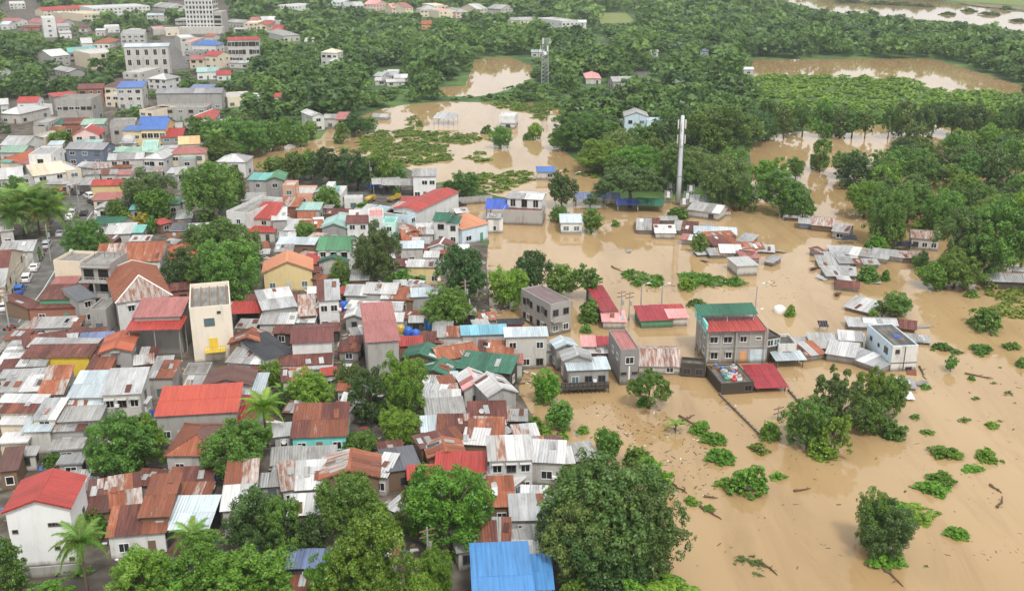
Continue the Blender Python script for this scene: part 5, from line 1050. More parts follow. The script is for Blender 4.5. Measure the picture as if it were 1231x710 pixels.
def truck(p, rz, lab, kind, colour):
    r = empty('truck', p, rz)
    b = MB(); b.box(-3.6, 3.4, -1.1, 1.1, 0.6, 0.95); b.build('chassis', FRAME_D, r)
    b = MB(); loft([(1.9, 0.7), (3.5, 0.7), (3.5, 1.6), (3.25, 2.5), (1.9, 2.55)], 1.1, lambda z: 0.0, b); cb = b.build('cab', PAINT['white' if kind == 'box' else colour], r)
    b = MB(); b.poly([(3.52, -0.9, 1.65), (3.52, 0.9, 1.65), (3.3, 0.9, 2.4), (3.3, -0.9, 2.4)]); b.build('windscreen', GLASS, cb)
    if kind == 'box':
        b = MB(); b.box(-3.6, 1.7, -1.15, 1.15, 0.97, 3.2); b.build('cargo_box', PAINT[colour], r)
    elif kind == 'tank':
        b = MB(); b.tube([(-3.5, 0, 1.95), (-3.3, 0, 1.95), (1.4, 0, 1.95), (1.6, 0, 1.95)], [0.7, 1.0, 1.0, 0.7], 14); b.build('tank', PAINT[colour], r, smooth=True)
    else:
        for s in (-1, 1):
            b = MB(); b.box(-3.6, 1.7, s*1.1-0.05, s*1.1+0.05, 0.97, 1.9); b.build('side_panel', PAINT[colour], r)
        b = MB(); b.box(-3.6, 1.7, -1.05, 1.05, 0.97, 1.05); b.build('bed', FRAME_D, r)
    for x in (-2.6, -1.5, 2.5):
        for y in (-0.95, 0.95): wheel(r, x, y, 0.5)
    r.scale = (0.66, 0.66, 0.66); tag(r, lab, 'truck')
for x, y, rz, lab, k, c in [(451,228,0.1,'truck with a blue cargo box in front of long warehouse','box','blue'),(445,243,1.2,'yellow tank truck beside the white site cabin','tank','yellow'),(474,241,1.0,'yellow open truck in the truck yard','bed','yellow'),(472,226,0.0,'white box truck under the warehouse edge','box','white')]:
    g = unproj(x, y, 0.45); g.z = 0.45; truck(g, rz, lab, k, c)
g = unproj(551, 246, 0.3); g.z = -0.5; tag(car(g, 0.3, 'black', 'suv'), 'dark car half sunk beside long red roofed hall', 'car')
# plastic water tanks in the middle town
for x, y, c, lab in [(491,405,'blue','blue plastic tank beside plaster building, lying lower'),(500,408,'blue','blue plastic tank beside plaster building, next to red roof'),(482,402,'yellow','yellow plastic tank beside tall plaster building')]:
    g = unproj(x, y, 2.5); b = MB(); b.tube([(0, 0, 0), (0, 0, 0.15), (0, 0, 1.3), (0, 0, 1.55), (0, 0, 1.65)], [0.7, 0.78, 0.78, 0.5, 0.3], 14)
    o = b.build('water_tank', PVC_BLUE if c == 'blue' else PAINT['yellow'], smooth=True); o.location = (g.x, g.y, 2.8); tag(o, lab, 'tank')
    q = MB(); q.box(-0.9, 0.9, -0.9, 0.9, -3, 0); q.build('stand', WM['concrete'], o)
g = unproj(414, 375); b = MB(); b.tube([(0, 0, 0), (0, 0, 0.1), (0, 0, 1.7), (0, 0, 1.9)], [0.7, 0.8, 0.8, 0.4], 14); o = b.build('water_tank', PVC_BLUE, smooth=True); o.location = (g.x, g.y, 0.4); tag(o, 'blue plastic water tank beside tall narrow white house', 'tank')
b = MB(); b.tube([(0, 0, -0.5), (0, 0, -0.3), (0, 0, 1.0), (0, 0, 1.3)], [1.0, 1.15, 1.15, 0.7], 16); o = b.build('water_tank', TRIM_W, smooth=True); o.location = unproj(937, 375); tag(o, 'white round tank floating beside a small bush', 'tank')
# satellite dishes
DISHM = simple('dish_white', (0.42, 0.42, 0.41), 0.6)
for x, y, z, lab in [(579,499,3.4,'white satellite dish on the dark rusted roof'),(342,536,2.8,'round cream dish beside turquoise house'),(594,588,3.6,'small dish on the orange rusted roof above planks'),(86,305,7.4,'dark dish on the cream yellow block roof')]:
    g = unproj(x, y, z); r = empty('satellite_dish', g)
    b = MB(); n = 12; prev = None
    for k in range(4):
        rr = 0.4*k/3; ring = [(math.cos(2*math.pi*i/n)*max(rr, 0.02), math.sin(2*math.pi*i/n)*max(rr, 0.02), rr*rr*0.6) for i in range(n)]
        if prev:
            for i in range(n): b.poly([prev[i], prev[(i+1) % n], ring[(i+1) % n], ring[i]])
        prev = ring
    b.build('reflector', DISHM, r, Matrix.Translation((0, 0, 0.7)) @ Matrix.Rotation(0.9, 4, 'X'), smooth=True)
    b = MB(); b.tube([(0, 0.1, -0.3), (0, 0.1, 0.75)], [0.04, 0.04], 5); b.build('mount', STEEL, r); tag(r, lab, 'dish')
# blue tarpaulins
def tarp(x0, y0, x1, y1, z, lab, mat, drop):
    A, B = unproj(x0, y0, z), unproj(x1, y1, z); b = MB(); n = 8; up, dn = [], []
    for i in range(n+1):
        q = A.lerp(B, i/n); w_ = 0.12*math.sin(i*2.1); up.append((q.x, q.y+w_, z)); dn.append((q.x, q.y-0.35+0.2*math.sin(i*1.7), z-drop))
    for i in range(n):
        b.poly([dn[i], dn[i+1], up[i+1], up[i]]); b.poly([(p[0], p[1]+0.04, p[2]) for p in (up[i], up[i+1], dn[i+1], dn[i])])
    o = b.build('tarpaulin', mat); tag(o, lab, 'tarpaulin'); return o
tarp(180,493,196,493,3.6,'blue tarpaulin hanging beside white two storey house',RM['tarp_blue'],2.8)
tarp(510,385,524,390,2.2,'blue tarpaulin on the wooded yard slope',RM['sky_blue'],1.6)
# ------------------------------------------------------------------ foliage
def leaf_mat(name, dark, mid, light):
    m, n, l, p = newmat('leaf_'+name); out = n['Material Output']
    at = n.new('ShaderNodeAttribute'); at.attribute_name = 'shade'; oi = n.new('ShaderNodeObjectInfo')
    r = ramp(n, [(0.0, dark), (0.5, mid), (1.0, light)]); l.new(at.outputs['Fac'], r.inputs[0])
    col = vary(n, l, oi, r.outputs[0], 0.78, 1.25)
    hs = n.new('ShaderNodeHueSaturation'); mr = n.new('ShaderNodeMapRange'); mr.inputs['To Min'].default_value = 0.475; mr.inputs['To Max'].default_value = 0.515
    mu = n.new('ShaderNodeMath'); mu.operation = 'MULTIPLY'; mu.inputs[1].default_value = 7.31; fr = n.new('ShaderNodeMath'); fr.operation = 'FRACT'
    l.new(oi.outputs['Random'], mu.inputs[0]); l.new(mu.outputs[0], fr.inputs[0]); l.new(fr.outputs[0], mr.inputs['Value']); l.new(mr.outputs[0], hs.inputs['Hue']); l.new(col, hs.inputs['Color'])
    l.new(hs.outputs[0], p.inputs['Base Color']); p.inputs['Roughness'].default_value = 0.42; p.inputs['Specular IOR Level'].default_value = 0.45
    tr = n.new('ShaderNodeBsdfTranslucent'); l.new(hs.outputs[0], tr.inputs['Color'])
    mix = n.new('ShaderNodeMixShader'); mix.inputs[0].default_value = 0.36; l.new(p.outputs[0], mix.inputs[1]); l.new(tr.outputs[0], mix.inputs[2]); l.new(mix.outputs[0], out.inputs['Surface'])
    return m
LM = {'green': leaf_mat('green', (0.055, 0.126, 0.019), (0.124, 0.245, 0.035), (0.225, 0.37, 0.06)),
      'dark': leaf_mat('dark', (0.033, 0.078, 0.02), (0.069, 0.146, 0.034), (0.128, 0.223, 0.055)),
      'bright': leaf_mat('bright', (0.07, 0.162, 0.015), (0.145, 0.302, 0.027), (0.246, 0.429, 0.051)),
      'olive': leaf_mat('olive', (0.055, 0.105, 0.024), (0.116, 0.193, 0.043), (0.2, 0.292, 0.073)),
      'yellow': leaf_mat('yellow', (0.077, 0.165, 0.015), (0.146, 0.278, 0.028), (0.239, 0.39, 0.049)),
      'gold': leaf_mat('gold', (0.21, 0.22, 0.012), (0.378, 0.36, 0.02), (0.525, 0.48, 0.035)),
      'wood': leaf_mat('wood', (0.044, 0.094, 0.018), (0.101, 0.181, 0.031), (0.186, 0.287, 0.055)),
      'reed': leaf_mat('reed', (0.094, 0.152, 0.03), (0.173, 0.256, 0.048), (0.273, 0.359, 0.086))}
LEAFWORD = {'green': 'green', 'dark': 'dark green', 'bright': 'bright green', 'olive': 'olive green', 'yellow': 'yellow green', 'gold': 'golden yellow', 'wood': 'deep green', 'reed': 'pale green'}
BARK = wall_mat('bark', (0.16, 0.12, 0.085), 0.5)
def leaves(lobes, n, size, rng, up=0.25, jit=0.75, tri=False, flat=1.0):
    """lobes: rows x,y,z,r -> leaf faces on the lobe shells, planes roughly facing outward"""
    lob = np.asarray(lobes); wgt = lob[:, 3]**2; k = rng.choice(len(lob), n, p=wgt/wgt.sum())
    d = rng.normal(size=(n, 3)); d[:, 2] += up; d /= np.linalg.norm(d, axis=1)[:, None]
    rad = lob[k, 3]*rng.uniform(0.72, 1.08, n); c = lob[k, :3]+d*rad[:, None]*np.array([1, 1, flat])
    nr = d+rng.normal(size=(n, 3))*jit*0.6; nr[:, 2] += 0.25; nr /= np.linalg.norm(nr, axis=1)[:, None]
    a = np.cross(nr, rng.normal(size=(n, 3))); a /= np.linalg.norm(a, axis=1)[:, None]; b = np.cross(nr, a)
    s = size*rng.uniform(0.6, 1.35, n)[:, None]
    if tri: V = np.stack([c-a*s*0.6-b*s*0.45, c+a*s*0.6-b*s*0.45, c+b*s*0.75], 1)
    else: V = np.stack([c-a*s*0.75, c-b*s*0.42+nr*s*0.08, c+a*s*0.75, c+b*s*0.42+nr*s*0.08], 1)
    kk = V.shape[1]; Fc = np.arange(n*kk).reshape(n, kk)
    lobe_tone = rng.uniform(-0.22, 0.22, len(lob)); sh = np.clip(0.48+lobe_tone[k]+rng.normal(size=n)*0.16, 0, 1)
    return V.reshape(-1, 3), Fc, sh
def crown_lobes(kind, rng):
    """main clumps of a crown (x, y, z, r) in a unit box: uneven outline, some clumps pushed out, some left out"""
    L = []; ph = rng.uniform(0, 6.28, 6); am = rng.uniform(0.08, 0.20, 6)
    def wob(th, z): return 1+am[0]*math.cos(th+ph[0])+am[1]*math.cos(2*th+ph[1])+am[2]*math.cos(3*th+ph[2]+z*3)+am[3]*0.8*math.sin(z*5+ph[3])
    if kind in ('round', 'dome'):
        n = 50
        for i in range(n):
            z = 1-(i+0.5)/n*1.75; th = i*2.399+rng.uniform(-0.35, 0.35); q = math.sqrt(max(0, 1-z*z))
            if rng.random() < 0.12: continue
            rr = wob(th, z)*rng.uniform(0.74, 1.08)*(1.12 if rng.random() < 0.15 else 1)
            cz, hz = (0.54, 0.36) if kind == 'round' else (0.46, 0.42)
            L.append((math.cos(th)*q*0.36*rr, math.sin(th)*q*0.36*rr, max(0.1, cz+z*hz*min(rr, 1.12)), rng.uniform(0.07, 0.15)))
        L += [(rng.uniform(-0.08, 0.08), rng.uniform(-0.08, 0.08), 0.5, 0.24), (0.1, 0.05, 0.36, 0.2), (-0.1, -0.06, 0.36, 0.2)]
    elif kind == 'spread':
        for i in range(52):
            th = i*2.399; q = math.sqrt((i+0.5)/52)*rng.uniform(0.85, 1.1)*wob(th, 0)
            if rng.random() < 0.1: continue
            L.append((math.cos(th)*q*0.43, math.sin(th)*q*0.43, 0.78-q*q*0.34+rng.uniform(-0.14, 0.10), rng.uniform(0.055, 0.12)))
    elif kind == 'sparse':
        for i in range(46):
            d = rng.normal(size=3); d /= np.linalg.norm(d); q = rng.uniform(0.4, 1.05)*wob(math.atan2(d[1], d[0]), d[2])
            L.append((d[0]*q*0.40, d[1]*q*0.40, max(0.12, 0.54+d[2]*q*0.38), rng.uniform(0.04, 0.10)))
    elif kind == 'tall':
        for i in range(48):
            z = rng.uniform(0.10, 0.96); th = i*2.399; q = ((1-((z-0.48)/0.56)**2)*0.37+0.05)*wob(th, z*2); rr = math.sqrt(rng.uniform(0.25, 1)); L.append((math.cos(th)*q*rr, math.sin(th)*q*rr, z, rng.uniform(0.065, 0.13)))
    elif kind == 'bush':
        for i in range(30):
            z = (i+0.5)/30; th = i*2.399; q = math.sqrt(1-z*z)*rng.uniform(0.75, 1.1)*wob(th, z); L.append((math.cos(th)*q*0.40, math.sin(th)*q*0.40, z*0.74*rng.uniform(0.75, 1.1)*min(1.15, wob(th, z))+0.05, rng.uniform(0.08, 0.17)))
        L.append((0, 0, 0.3, 0.3))
    elif kind == 'low':
        for i in range(34):
            th = i*2.399; q = math.sqrt((i+0.5)/34)*rng.uniform(0.6, 1.2)*wob(th, 0)**1.5
            if rng.random() < 0.12: continue
            L.append((math.cos(th)*q*0.46, math.sin(th)*q*0.38, (1-min(1, q*q)*0.7)*0.55*rng.uniform(0.3, 1.15), rng.uniform(0.05, 0.14)))
    return np.array(L)
def twigs(lob, rng, m=11, f=0.42):
    """split every clump into smaller sprays on its surface"""
    out = []
    for x, y, z, r in lob:
        k = m if r < 0.2 else m*2
        d = rng.normal(size=(k, 3)); d[:, 2] += 0.35; d /= np.linalg.norm(d, axis=1)[:, None]; rr = r*rng.uniform(0.72, 1.15, k)
        out.append(np.column_stack([np.array([x, y, z])+d*rr[:, None], r*f*rng.uniform(0.6, 1.25, k)*(0.6 if r >= 0.2 else 1)]))
    return np.vstack(out)
def trunk_mesh(kind, lob, rng):
    b = MB(); fork = {'round': 0.30, 'dome': 0.2, 'spread': 0.38, 'sparse': 0.35, 'tall': 0.3}.get(kind, 0.2)
    b.tube([(0, 0, -0.06), (0.008, 0.005, fork*0.5), (0, 0.01, fork)], [0.032, 0.025, 0.02], 7)
    pick = rng.choice(len(lob), min(9, len(lob)), replace=False)
    for i in pick:
        e = lob[i]; mid = (e[0]*0.45, e[1]*0.45, fork+(e[2]-fork)*0.6); b.tube([(0, 0.01, fork-0.02), mid, (e[0]*0.95, e[1]*0.95, e[2])], [0.017, 0.011, 0.004], 5)
    return b.mesh('trunk', BARK, True)
PROTO = {}
def proto(kind, lod, var):
    k = (kind, lod, var)
    if k not in PROTO:
        rng = np.random.default_rng(sum(map(ord, kind))*7+var*13)
        lob = crown_lobes(kind, rng); n, s = {2: (26000, 0.0205), 1: (8000, 0.036), 0: (1800, 0.075)}[lod]
        if kind in ('sparse',): n = int(n*0.62)
        if kind in ('bush', 'low'): n, s = {2: (9000, 0.04), 1: (3600, 0.062), 0: (1000, 0.11)}[lod]
        V, Fc, sh = leaves(twigs(lob, rng) if lod else lob, n, s, rng, up=0.35); me = np_mesh('crown', V, Fc, LM['green'], sh)
        PROTO[k] = (me, trunk_mesh(kind, lob, rng) if kind not in ('bush', 'low') else None)
    return PROTO[k]
TREES = []
def T(cx, ytop, ybase, w, kind, mat, lab=None, cat=None, grp=None, var=None):
    g = unproj(cx, ybase); sc = ppm(g); W = w/sc
    lo, hi = 0.2, 45
    for _ in range(26):
        c = (lo+hi)/2
        if proj((g.x, g.y+W*0.1, c))[1] > ytop: lo = c
        else: hi = c
    return tree_at(g.x, g.y, W, max(lo, 0.4), kind, mat, lab, cat, grp, var)
def tree_at(x, y, W, Hh, kind, mat, lab=None, cat=None, grp=None, var=None):
    sc = ppm((x, y, 0)); lod = 2 if W*sc > 46 else (1 if W*sc > 22 else 0)
    v = random.randrange(4 if kind in ('round', 'dome') else 3) if var is None else var
    me, tr = proto(kind, lod, v); bz = max(-0.15, base_z((x, y)))
    bush = tr is None
    nm = 'bush' if bush else 'tree'; rz = random.uniform(0, 6.28)
    S_ = Matrix.LocRotScale(Vector((0, 0, 0)), None, Vector((W, W*random.uniform(0.9, 1.1), Hh)))
    if bush:
        r = link('bush', me); r.location = (x, y, bz-0.05*Hh); r.rotation_euler = (0, 0, rz); r.scale = (W, W*random.uniform(0.85, 1.1), Hh)
        r.material_slots[0].link = 'OBJECT'; r.material_slots[0].material = LM[mat]
    else:
        r = empty('tree', (x, y, bz), rz)
        c = link('crown', me, r, S_); c.material_slots[0].link = 'OBJECT'; c.material_slots[0].material = LM[mat]
        link('trunk', tr, r, S_)
    shape = {'round': 'round crowned', 'dome': 'dense domed', 'spread': 'wide spreading', 'sparse': 'open airy', 'tall': 'tall', 'bush': 'round', 'low': 'low spreading'}[kind]
    TREES.append([r, lab, f"{shape} {LEAFWORD[mat]} {nm}", cat or nm, Vector((x, y, 0)), grp, W]); return r
# palms -----------------------------------------------------------------
def frond_mesh(L, seed, droop=0.55):
    rng = random.Random(seed); b = MB(); n = 13
    P = []
    for i in range(n):
        t = i/(n-1); P.append(Vector((L*t*(1-0.18*t), 0, L*(0.42*t-droop*1.25*t*t))))
    b.tube(P, [0.045*(1-i/n)+0.008 for i in range(n)], 4)
    for i in range(1, n):
        for j in range(2):
            t = (i+j*0.5)/(n-1); q = P[i-1].lerp(P[i], 0.5+0.5*j) ; l = L*0.25*math.sin(min(1, t+0.12)*math.pi*0.88)+0.12
            for s in (-1, 1):
                tip = q+Vector((l*0.45, s*l*0.85, -l*rng.uniform(0.25, 0.55))); wv = Vector((0.075*L/3, 0, 0.0)); b.poly([q-wv, q+wv, tip])
    return b
PALM = {}
def palm(cx, ytop, ybase, w, mat, lab, trunk_h=None, grp=None):
    g = unproj(cx, ybase); W = w/ppm(g); lo, hi = 1, 30
    for _ in range(26):
        c = (lo+hi)/2
        if proj((g.x, g.y, c))[1] > ytop: lo = c
        else: hi = c
    h = max(1.5, lo-W*0.14); bz = max(0, base_z(g)); r = empty('palm_tree', (g.x, g.y, bz), random.uniform(0, 6))
    b = MB(); b.tube([(0, 0, -0.3), (0.1, 0, h*0.5), (0.25, 0, h)], [0.24, 0.17, 0.14], 8); b.build('trunk', BARK, r, smooth=True)
    if not PALM:
        for v in range(3):
            for mm in ('green', 'yellow', 'bright', 'olive'):
                bb = frond_mesh(3.0, v, (0.45, 0.55, 0.68)[v]); me = bb.mesh('frond', LM[mm]); a = me.attributes.new('shade', 'FLOAT', 'FACE'); a.data.foreach_set('value', np.random.default_rng(v).uniform(0.3, 0.9, len(me.polygons)).astype(np.float32)); PALM[(v, mm)] = me
    nf = 20
    for i in range(nf):
        el = (0.75 if i % 3 == 0 else 0.25 if i % 3 == 1 else -0.2)+random.uniform(-0.1, 0.1)
        M = Matrix.Translation((0.25, 0, h)) @ Matrix.Rotation(i*2.399, 4, 'Z') @ Matrix.Rotation(-el, 4, 'Y') @ Matrix.Scale(W/2/2.6, 4)
        link('frond', PALM[(i % 3, mat)], r, M)
    tag(r, lab, 'palm', grp); TREES.append([r, lab, lab, 'palm', Vector((g.x, g.y, 0)), grp, W])
for a in [(30,240,286,72,'green','coconut palm on the roadside verge, its fronds leaning over white roof'),(48,238,284,76,'green','coconut palm between the red gazebo and road'),(62,246,286,60,'yellow','coconut palm beside parked saloon car'),(18,252,292,56,'green','coconut palm over the white roofed house at roadside'),
          (108,648,728,68,'green','coconut palm in front of tall white red roofed house'),(322,484,540,56,'bright','small coconut palm beside crimson lean to roof'),(240,642,700,56,'green','pale coconut palm among foreground trees'),(262,162,200,26,'green','palm beside the red twin gabled house'),
          (415,182,220,22,'olive','feathery palm on the canal bank'),(647,55,75,14,'olive','palm near the lattice mast in the wood'),(762,55,78,16,'yellow','dry palm beside the far road')]: palm(*a)
# banana plants
def banana(cx, ybase, w, lab):
    g = unproj(cx, ybase); W = w/ppm(g); r = empty('banana_plant', (g.x, g.y, max(0, base_z(g))))
    b = MB(); b.tube([(0, 0, -0.4), (0, 0, W*0.4)], [0.13, 0.09], 6); b.build('stem', LM['reed'], r)
    for i in range(9):
        b = MB(); L = W*0.6; n = 6; P = [Vector((L*t, 0, L*(0.7*t-0.75*t*t))) for t in [k/n for k in range(n+1)]]
        for k in range(n):
            w0, w1 = 0.16*L*math.sin(math.pi*(k/n*0.9+0.06)), 0.16*L*math.sin(math.pi*((k+1)/n*0.9+0.06))
            for s in (-1, 1): b.poly([P[k], P[k+1], P[k+1]+Vector((0, s*w1, -0.3*w1)), P[k]+Vector((0, s*w0, -0.3*w0))])
        me = b.mesh('leaf', LM['bright']); a = me.attributes.new('shade', 'FLOAT', 'FACE'); a.data.foreach_set('value', np.full(len(me.polygons), random.uniform(0.3, 0.8), np.float32))
        link('leaf', me, r, Matrix.Translation((0, 0, W*0.38)) @ Matrix.Rotation(i*2.399, 4, 'Z') @ Matrix.Rotation(-random.uniform(-0.2, 0.7), 4, 'Y'))
    tag(r, lab, 'banana plant'); TREES.append([r, lab, lab, 'plant', Vector((g.x, g.y, 0)), None, W])
for a in [(340,480,26,'banana plant beside the round clipped tree'),(812,520,26,'drooping banana plant on flood debris'),(332,492,22,'banana plant next to the small coconut palm'),(500,345,20,'banana plant by yellow walled house'),(196,545,24,'banana plant beside rusted hipped roof house'),(300,470,16,'banana plant behind crimson lean to roof')]: banana(*a)
# hand placed trees: centre x, crown top y, foot y, crown width px, shape, leaf
for t in [(257,193,272,80,'round','green'),(285,200,258,30,'round','green'),(178,207,256,68,'round','olive'),(187,226,266,44,'dome','bright'),(105,262,312,56,'dome','green'),(262,262,316,72,'round','green'),(280,282,364,78,'dome','green'),(300,278,334,36,'round','olive'),(224,298,350,54,'dome','dark'),(252,306,356,66,'dome','green'),
          (452,272,348,64,'round','olive'),(558,295,372,66,'round','dark'),(538,343,396,62,'dome','green'),(611,316,370,54,'dome','bright'),(638,298,356,46,'round','dark'),(674,314,358,44,'dome','green'),(706,312,360,42,'sparse','green'),(708,357,385,30,'bush','green'),(645,350,368,22,'bush','green'),(704,387,399,13,'bush','green'),(838,352,367,26,'low','green'),
          (23,213,244,28,'dome','green'),(42,297,317,20,'dome','bright'),(10,228,268,28,'dome','green'),(56,226,262,42,'round','green'),(75,157,180,30,'round','green'),(142,240,266,28,'dome','green'),(150,252,268,20,'bush','yellow'),(160,258,274,16,'bush','gold'),(172,256,274,20,'bush','gold'),(184,261,282,18,'dome','bright'),(250,255,275,22,'dome','green'),
          (240,142,178,36,'round','green'),(265,142,186,46,'round','green'),(300,141,188,60,'round','green'),(328,142,182,36,'dome','green'),(340,143,175,30,'round','bright'),(362,146,176,26,'dome','green'),(374,144,168,20,'dome','green'),(268,166,200,42,'dome','green'),(252,172,200,26,'dome','dark'),(410,148,172,22,'tall','green'),(425,137,164,34,'round','dark'),(442,138,160,24,'dome','green'),
          (330,187,218,32,'dome','green'),(354,184,220,42,'round','green'),(374,180,218,34,'dome','bright'),(398,180,226,46,'round','dark'),(430,184,230,54,'round','dark'),(458,182,228,44,'dome','green'),(475,195,225,30,'dome','green'),(392,224,256,34,'dome','green'),(438,242,256,22,'bush','green'),(350,247,265,16,'dome','green'),(368,266,294,26,'dome','green'),(560,205,238,36,'dome','green'),(540,215,236,20,'bush','green'),(478,226,240,10,'dome','green'),
          (480,323,348,36,'bush','bright'),(410,314,346,30,'dome','green'),(420,340,352,20,'bush','bright'),(375,444,492,62,'dome','bright'),(328,436,470,28,'round','bright'),(343,470,500,26,'dome','dark'),(420,436,480,32,'round','olive'),(446,444,512,50,'tall','dark'),(486,430,510,62,'round','yellow'),(482,490,540,58,'dome','bright'),(490,428,450,24,'dome','green'),(425,522,545,40,'bush','green'),(440,520,548,36,'dome','green'),
          (150,502,580,92,'round','green'),(176,505,568,54,'tall','bright'),(128,532,580,50,'sparse','yellow'),(112,615,650,42,'dome','bright'),(180,657,738,92,'round','yellow'),(14,655,716,46,'tall','green'),(60,698,730,56,'bush','bright'),(70,542,560,30,'bush','green'),(285,506,580,80,'round','green'),(310,500,560,50,'sparse','bright'),(318,586,672,86,'round','dark'),(346,604,678,64,'tall','green'),(378,618,672,46,'dome','dark'),
          (245,652,740,100,'round','yellow'),(302,662,750,120,'dome','bright'),(225,690,760,70,'bush','bright'),(420,568,656,84,'round','green'),(452,596,660,64,'dome','bright'),(446,618,745,118,'round','yellow'),(400,655,740,60,'sparse','yellow'),(542,558,664,104,'round','bright'),(505,575,650,52,'dome','green'),(525,658,722,48,'dome','bright'),(392,690,748,64,'bush','bright'),(505,690,760,60,'round','bright'),
          (735,552,690,150,'round','olive'),(765,585,706,110,'dome','olive'),(700,600,708,96,'round','olive'),(725,625,720,110,'dome','dark'),(690,550,625,66,'sparse','green'),(668,600,680,50,'round','dark'),(790,606,690,56,'sparse','olive'),(800,682,735,110,'low','bright'),(690,694,735,50,'bush','bright'),(758,690,740,60,'bush','bright'),(730,511,552,38,'dome','bright'),(765,532,558,36,'bush','green'),(786,548,584,44,'bush','bright'),(752,560,600,40,'dome','green'),(700,508,520,16,'bush','bright'),
          (658,442,484,38,'dome','bright'),(674,480,512,40,'dome','green'),(645,496,514,20,'bush','bright'),(656,508,522,18,'bush','bright'),(780,438,490,52,'spread','green'),(775,470,486,20,'bush','bright'),
          (1008,430,525,84,'sparse','olive'),(970,471,534,60,'dome','green'),(1064,442,498,50,'dome','green'),(1036,434,500,50,'sparse','bright'),(1002,488,546,56,'sparse','yellow'),(1038,474,520,46,'dome','green'),(985,520,546,40,'bush','bright'),(1070,500,524,34,'bush','green'),(925,502,527,27,'bush','bright'),
          (842,497,518,32,'low','bright'),(858,510,530,34,'low','bright'),(866,528,552,38,'low','bright'),(900,554,588,44,'bush','bright'),(874,566,584,30,'low','bright'),(935,561,574,22,'low','bright'),(832,589,604,20,'low','bright'),(852,600,612,16,'low','bright'),(912,525,542,26,'low','reed'),
          (1064,596,668,66,'dome','dark'),(1048,588,660,52,'dome','green'),(1075,592,620,60,'low','bright'),(1062,648,674,50,'low','bright'),(1095,600,618,60,'low','bright'),(1150,624,643,32,'low','bright'),(1135,527,547,46,'low','bright'),(1187,531,551,34,'low','bright'),(1132,557,577,38,'low','bright'),(1120,571,590,40,'low','bright'),(1170,555,564,32,'low','bright'),(1192,500,512,20,'low','bright'),(1115,512,520,20,'low','green'),(1100,492,502,14,'low','green'),
          (1185,364,394,44,'bush','green'),(1132,405,419,26,'low','green'),(1180,408,422,34,'low','green'),(1215,402,419,24,'low','green'),(1142,424,446,20,'sparse','green'),(1228,420,440,16,'low','green'),(1150,416,424,16,'low','reed'),(1112,455,466,16,'low','green'),(1168,446,456,10,'low','green'),
          (1146,300,346,62,'dome','green'),(1124,312,346,44,'dome','bright'),(1042,312,336,30,'bush','green'),(1064,320,336,16,'bush','green'),(1105,305,322,22,'dome','green'),(1110,300,316,14,'dome','green'),(1078,350,378,40,'dome','green'),(1060,356,380,36,'sparse','green'),(1050,368,384,16,'bush','green'),(840,277,304,22,'dome','green'),(950,361,379,17,'bush','bright'),(826,330,346,26,'bush','bright'),(1168,345,356,16,'bush','green'),
          (711,248,280,28,'dome','green'),(740,262,272,9,'bush','green'),(672,245,266,24,'dome','green'),(813,244,262,26,'bush','green'),(675,203,250,38,'round','dark'),
          (1062,222,294,60,'round','green'),(1038,214,262,52,'round','bright'),(1090,210,268,60,'spread','green'),(1065,250,296,42,'dome','green'),(1112,256,280,34,'bush','bright'),(1132,224,284,52,'round','green'),(1160,248,334,84,'round','olive'),(1196,238,338,92,'round','green'),(1226,214,330,64,'round','bright'),(1100,225,255,40,'dome','bright'),(1180,215,260,50,'round','green'),(1155,205,250,46,'dome','bright'),(1052,270,302,30,'low','bright'),
          (1020,178,214,42,'round','green'),(985,168,206,30,'tall','green'),(956,188,216,24,'round','green'),(940,205,258,62,'round','green'),(922,188,236,44,'round','bright'),(965,228,262,34,'dome','green'),(948,238,262,24,'dome','green'),(1065,180,212,40,'round','green'),(1095,176,212,44,'round','green'),(1130,178,216,50,'round','olive'),(1165,182,222,46,'round','green'),(1198,178,230,44,'tall','olive'),(1222,160,215,40,'round','green'),
          (862,124,198,96,'round','green'),(815,182,232,54,'round','green'),(722,166,208,64,'dome','bright'),(757,194,250,88,'spread','dark'),(868,188,252,70,'round','olive'),(890,212,252,44,'dome','bright'),(838,180,225,50,'round','olive'),(700,134,182,72,'round','green'),(676,150,180,34,'dome','green'),(760,175,214,60,'dome','bright'),(775,150,190,44,'round','green'),(905,130,175,50,'round','dark'),(602,150,178,30,'dome','green'),(644,145,167,20,'dome','bright'),(636,155,168,14,'bush','green'),(408,152,165,14,'bush','green'),(735,148,180,44,'round','green'),(800,138,190,46,'round','dark'),
          (505,142,152,10,'bush','green'),(585,148,160,14,'bush','green')]: T(*t)
# drowned orchard rows
for i in range(16):
    T(925+i*20+random.uniform(-6, 6), 124+random.uniform(-6, 6), 166+random.uniform(-6, 5), random.uniform(24, 36), random.choice(['tall', 'round', 'sparse']), random.choice(['green', 'olive', 'wood']), grp='drowned orchard trees')
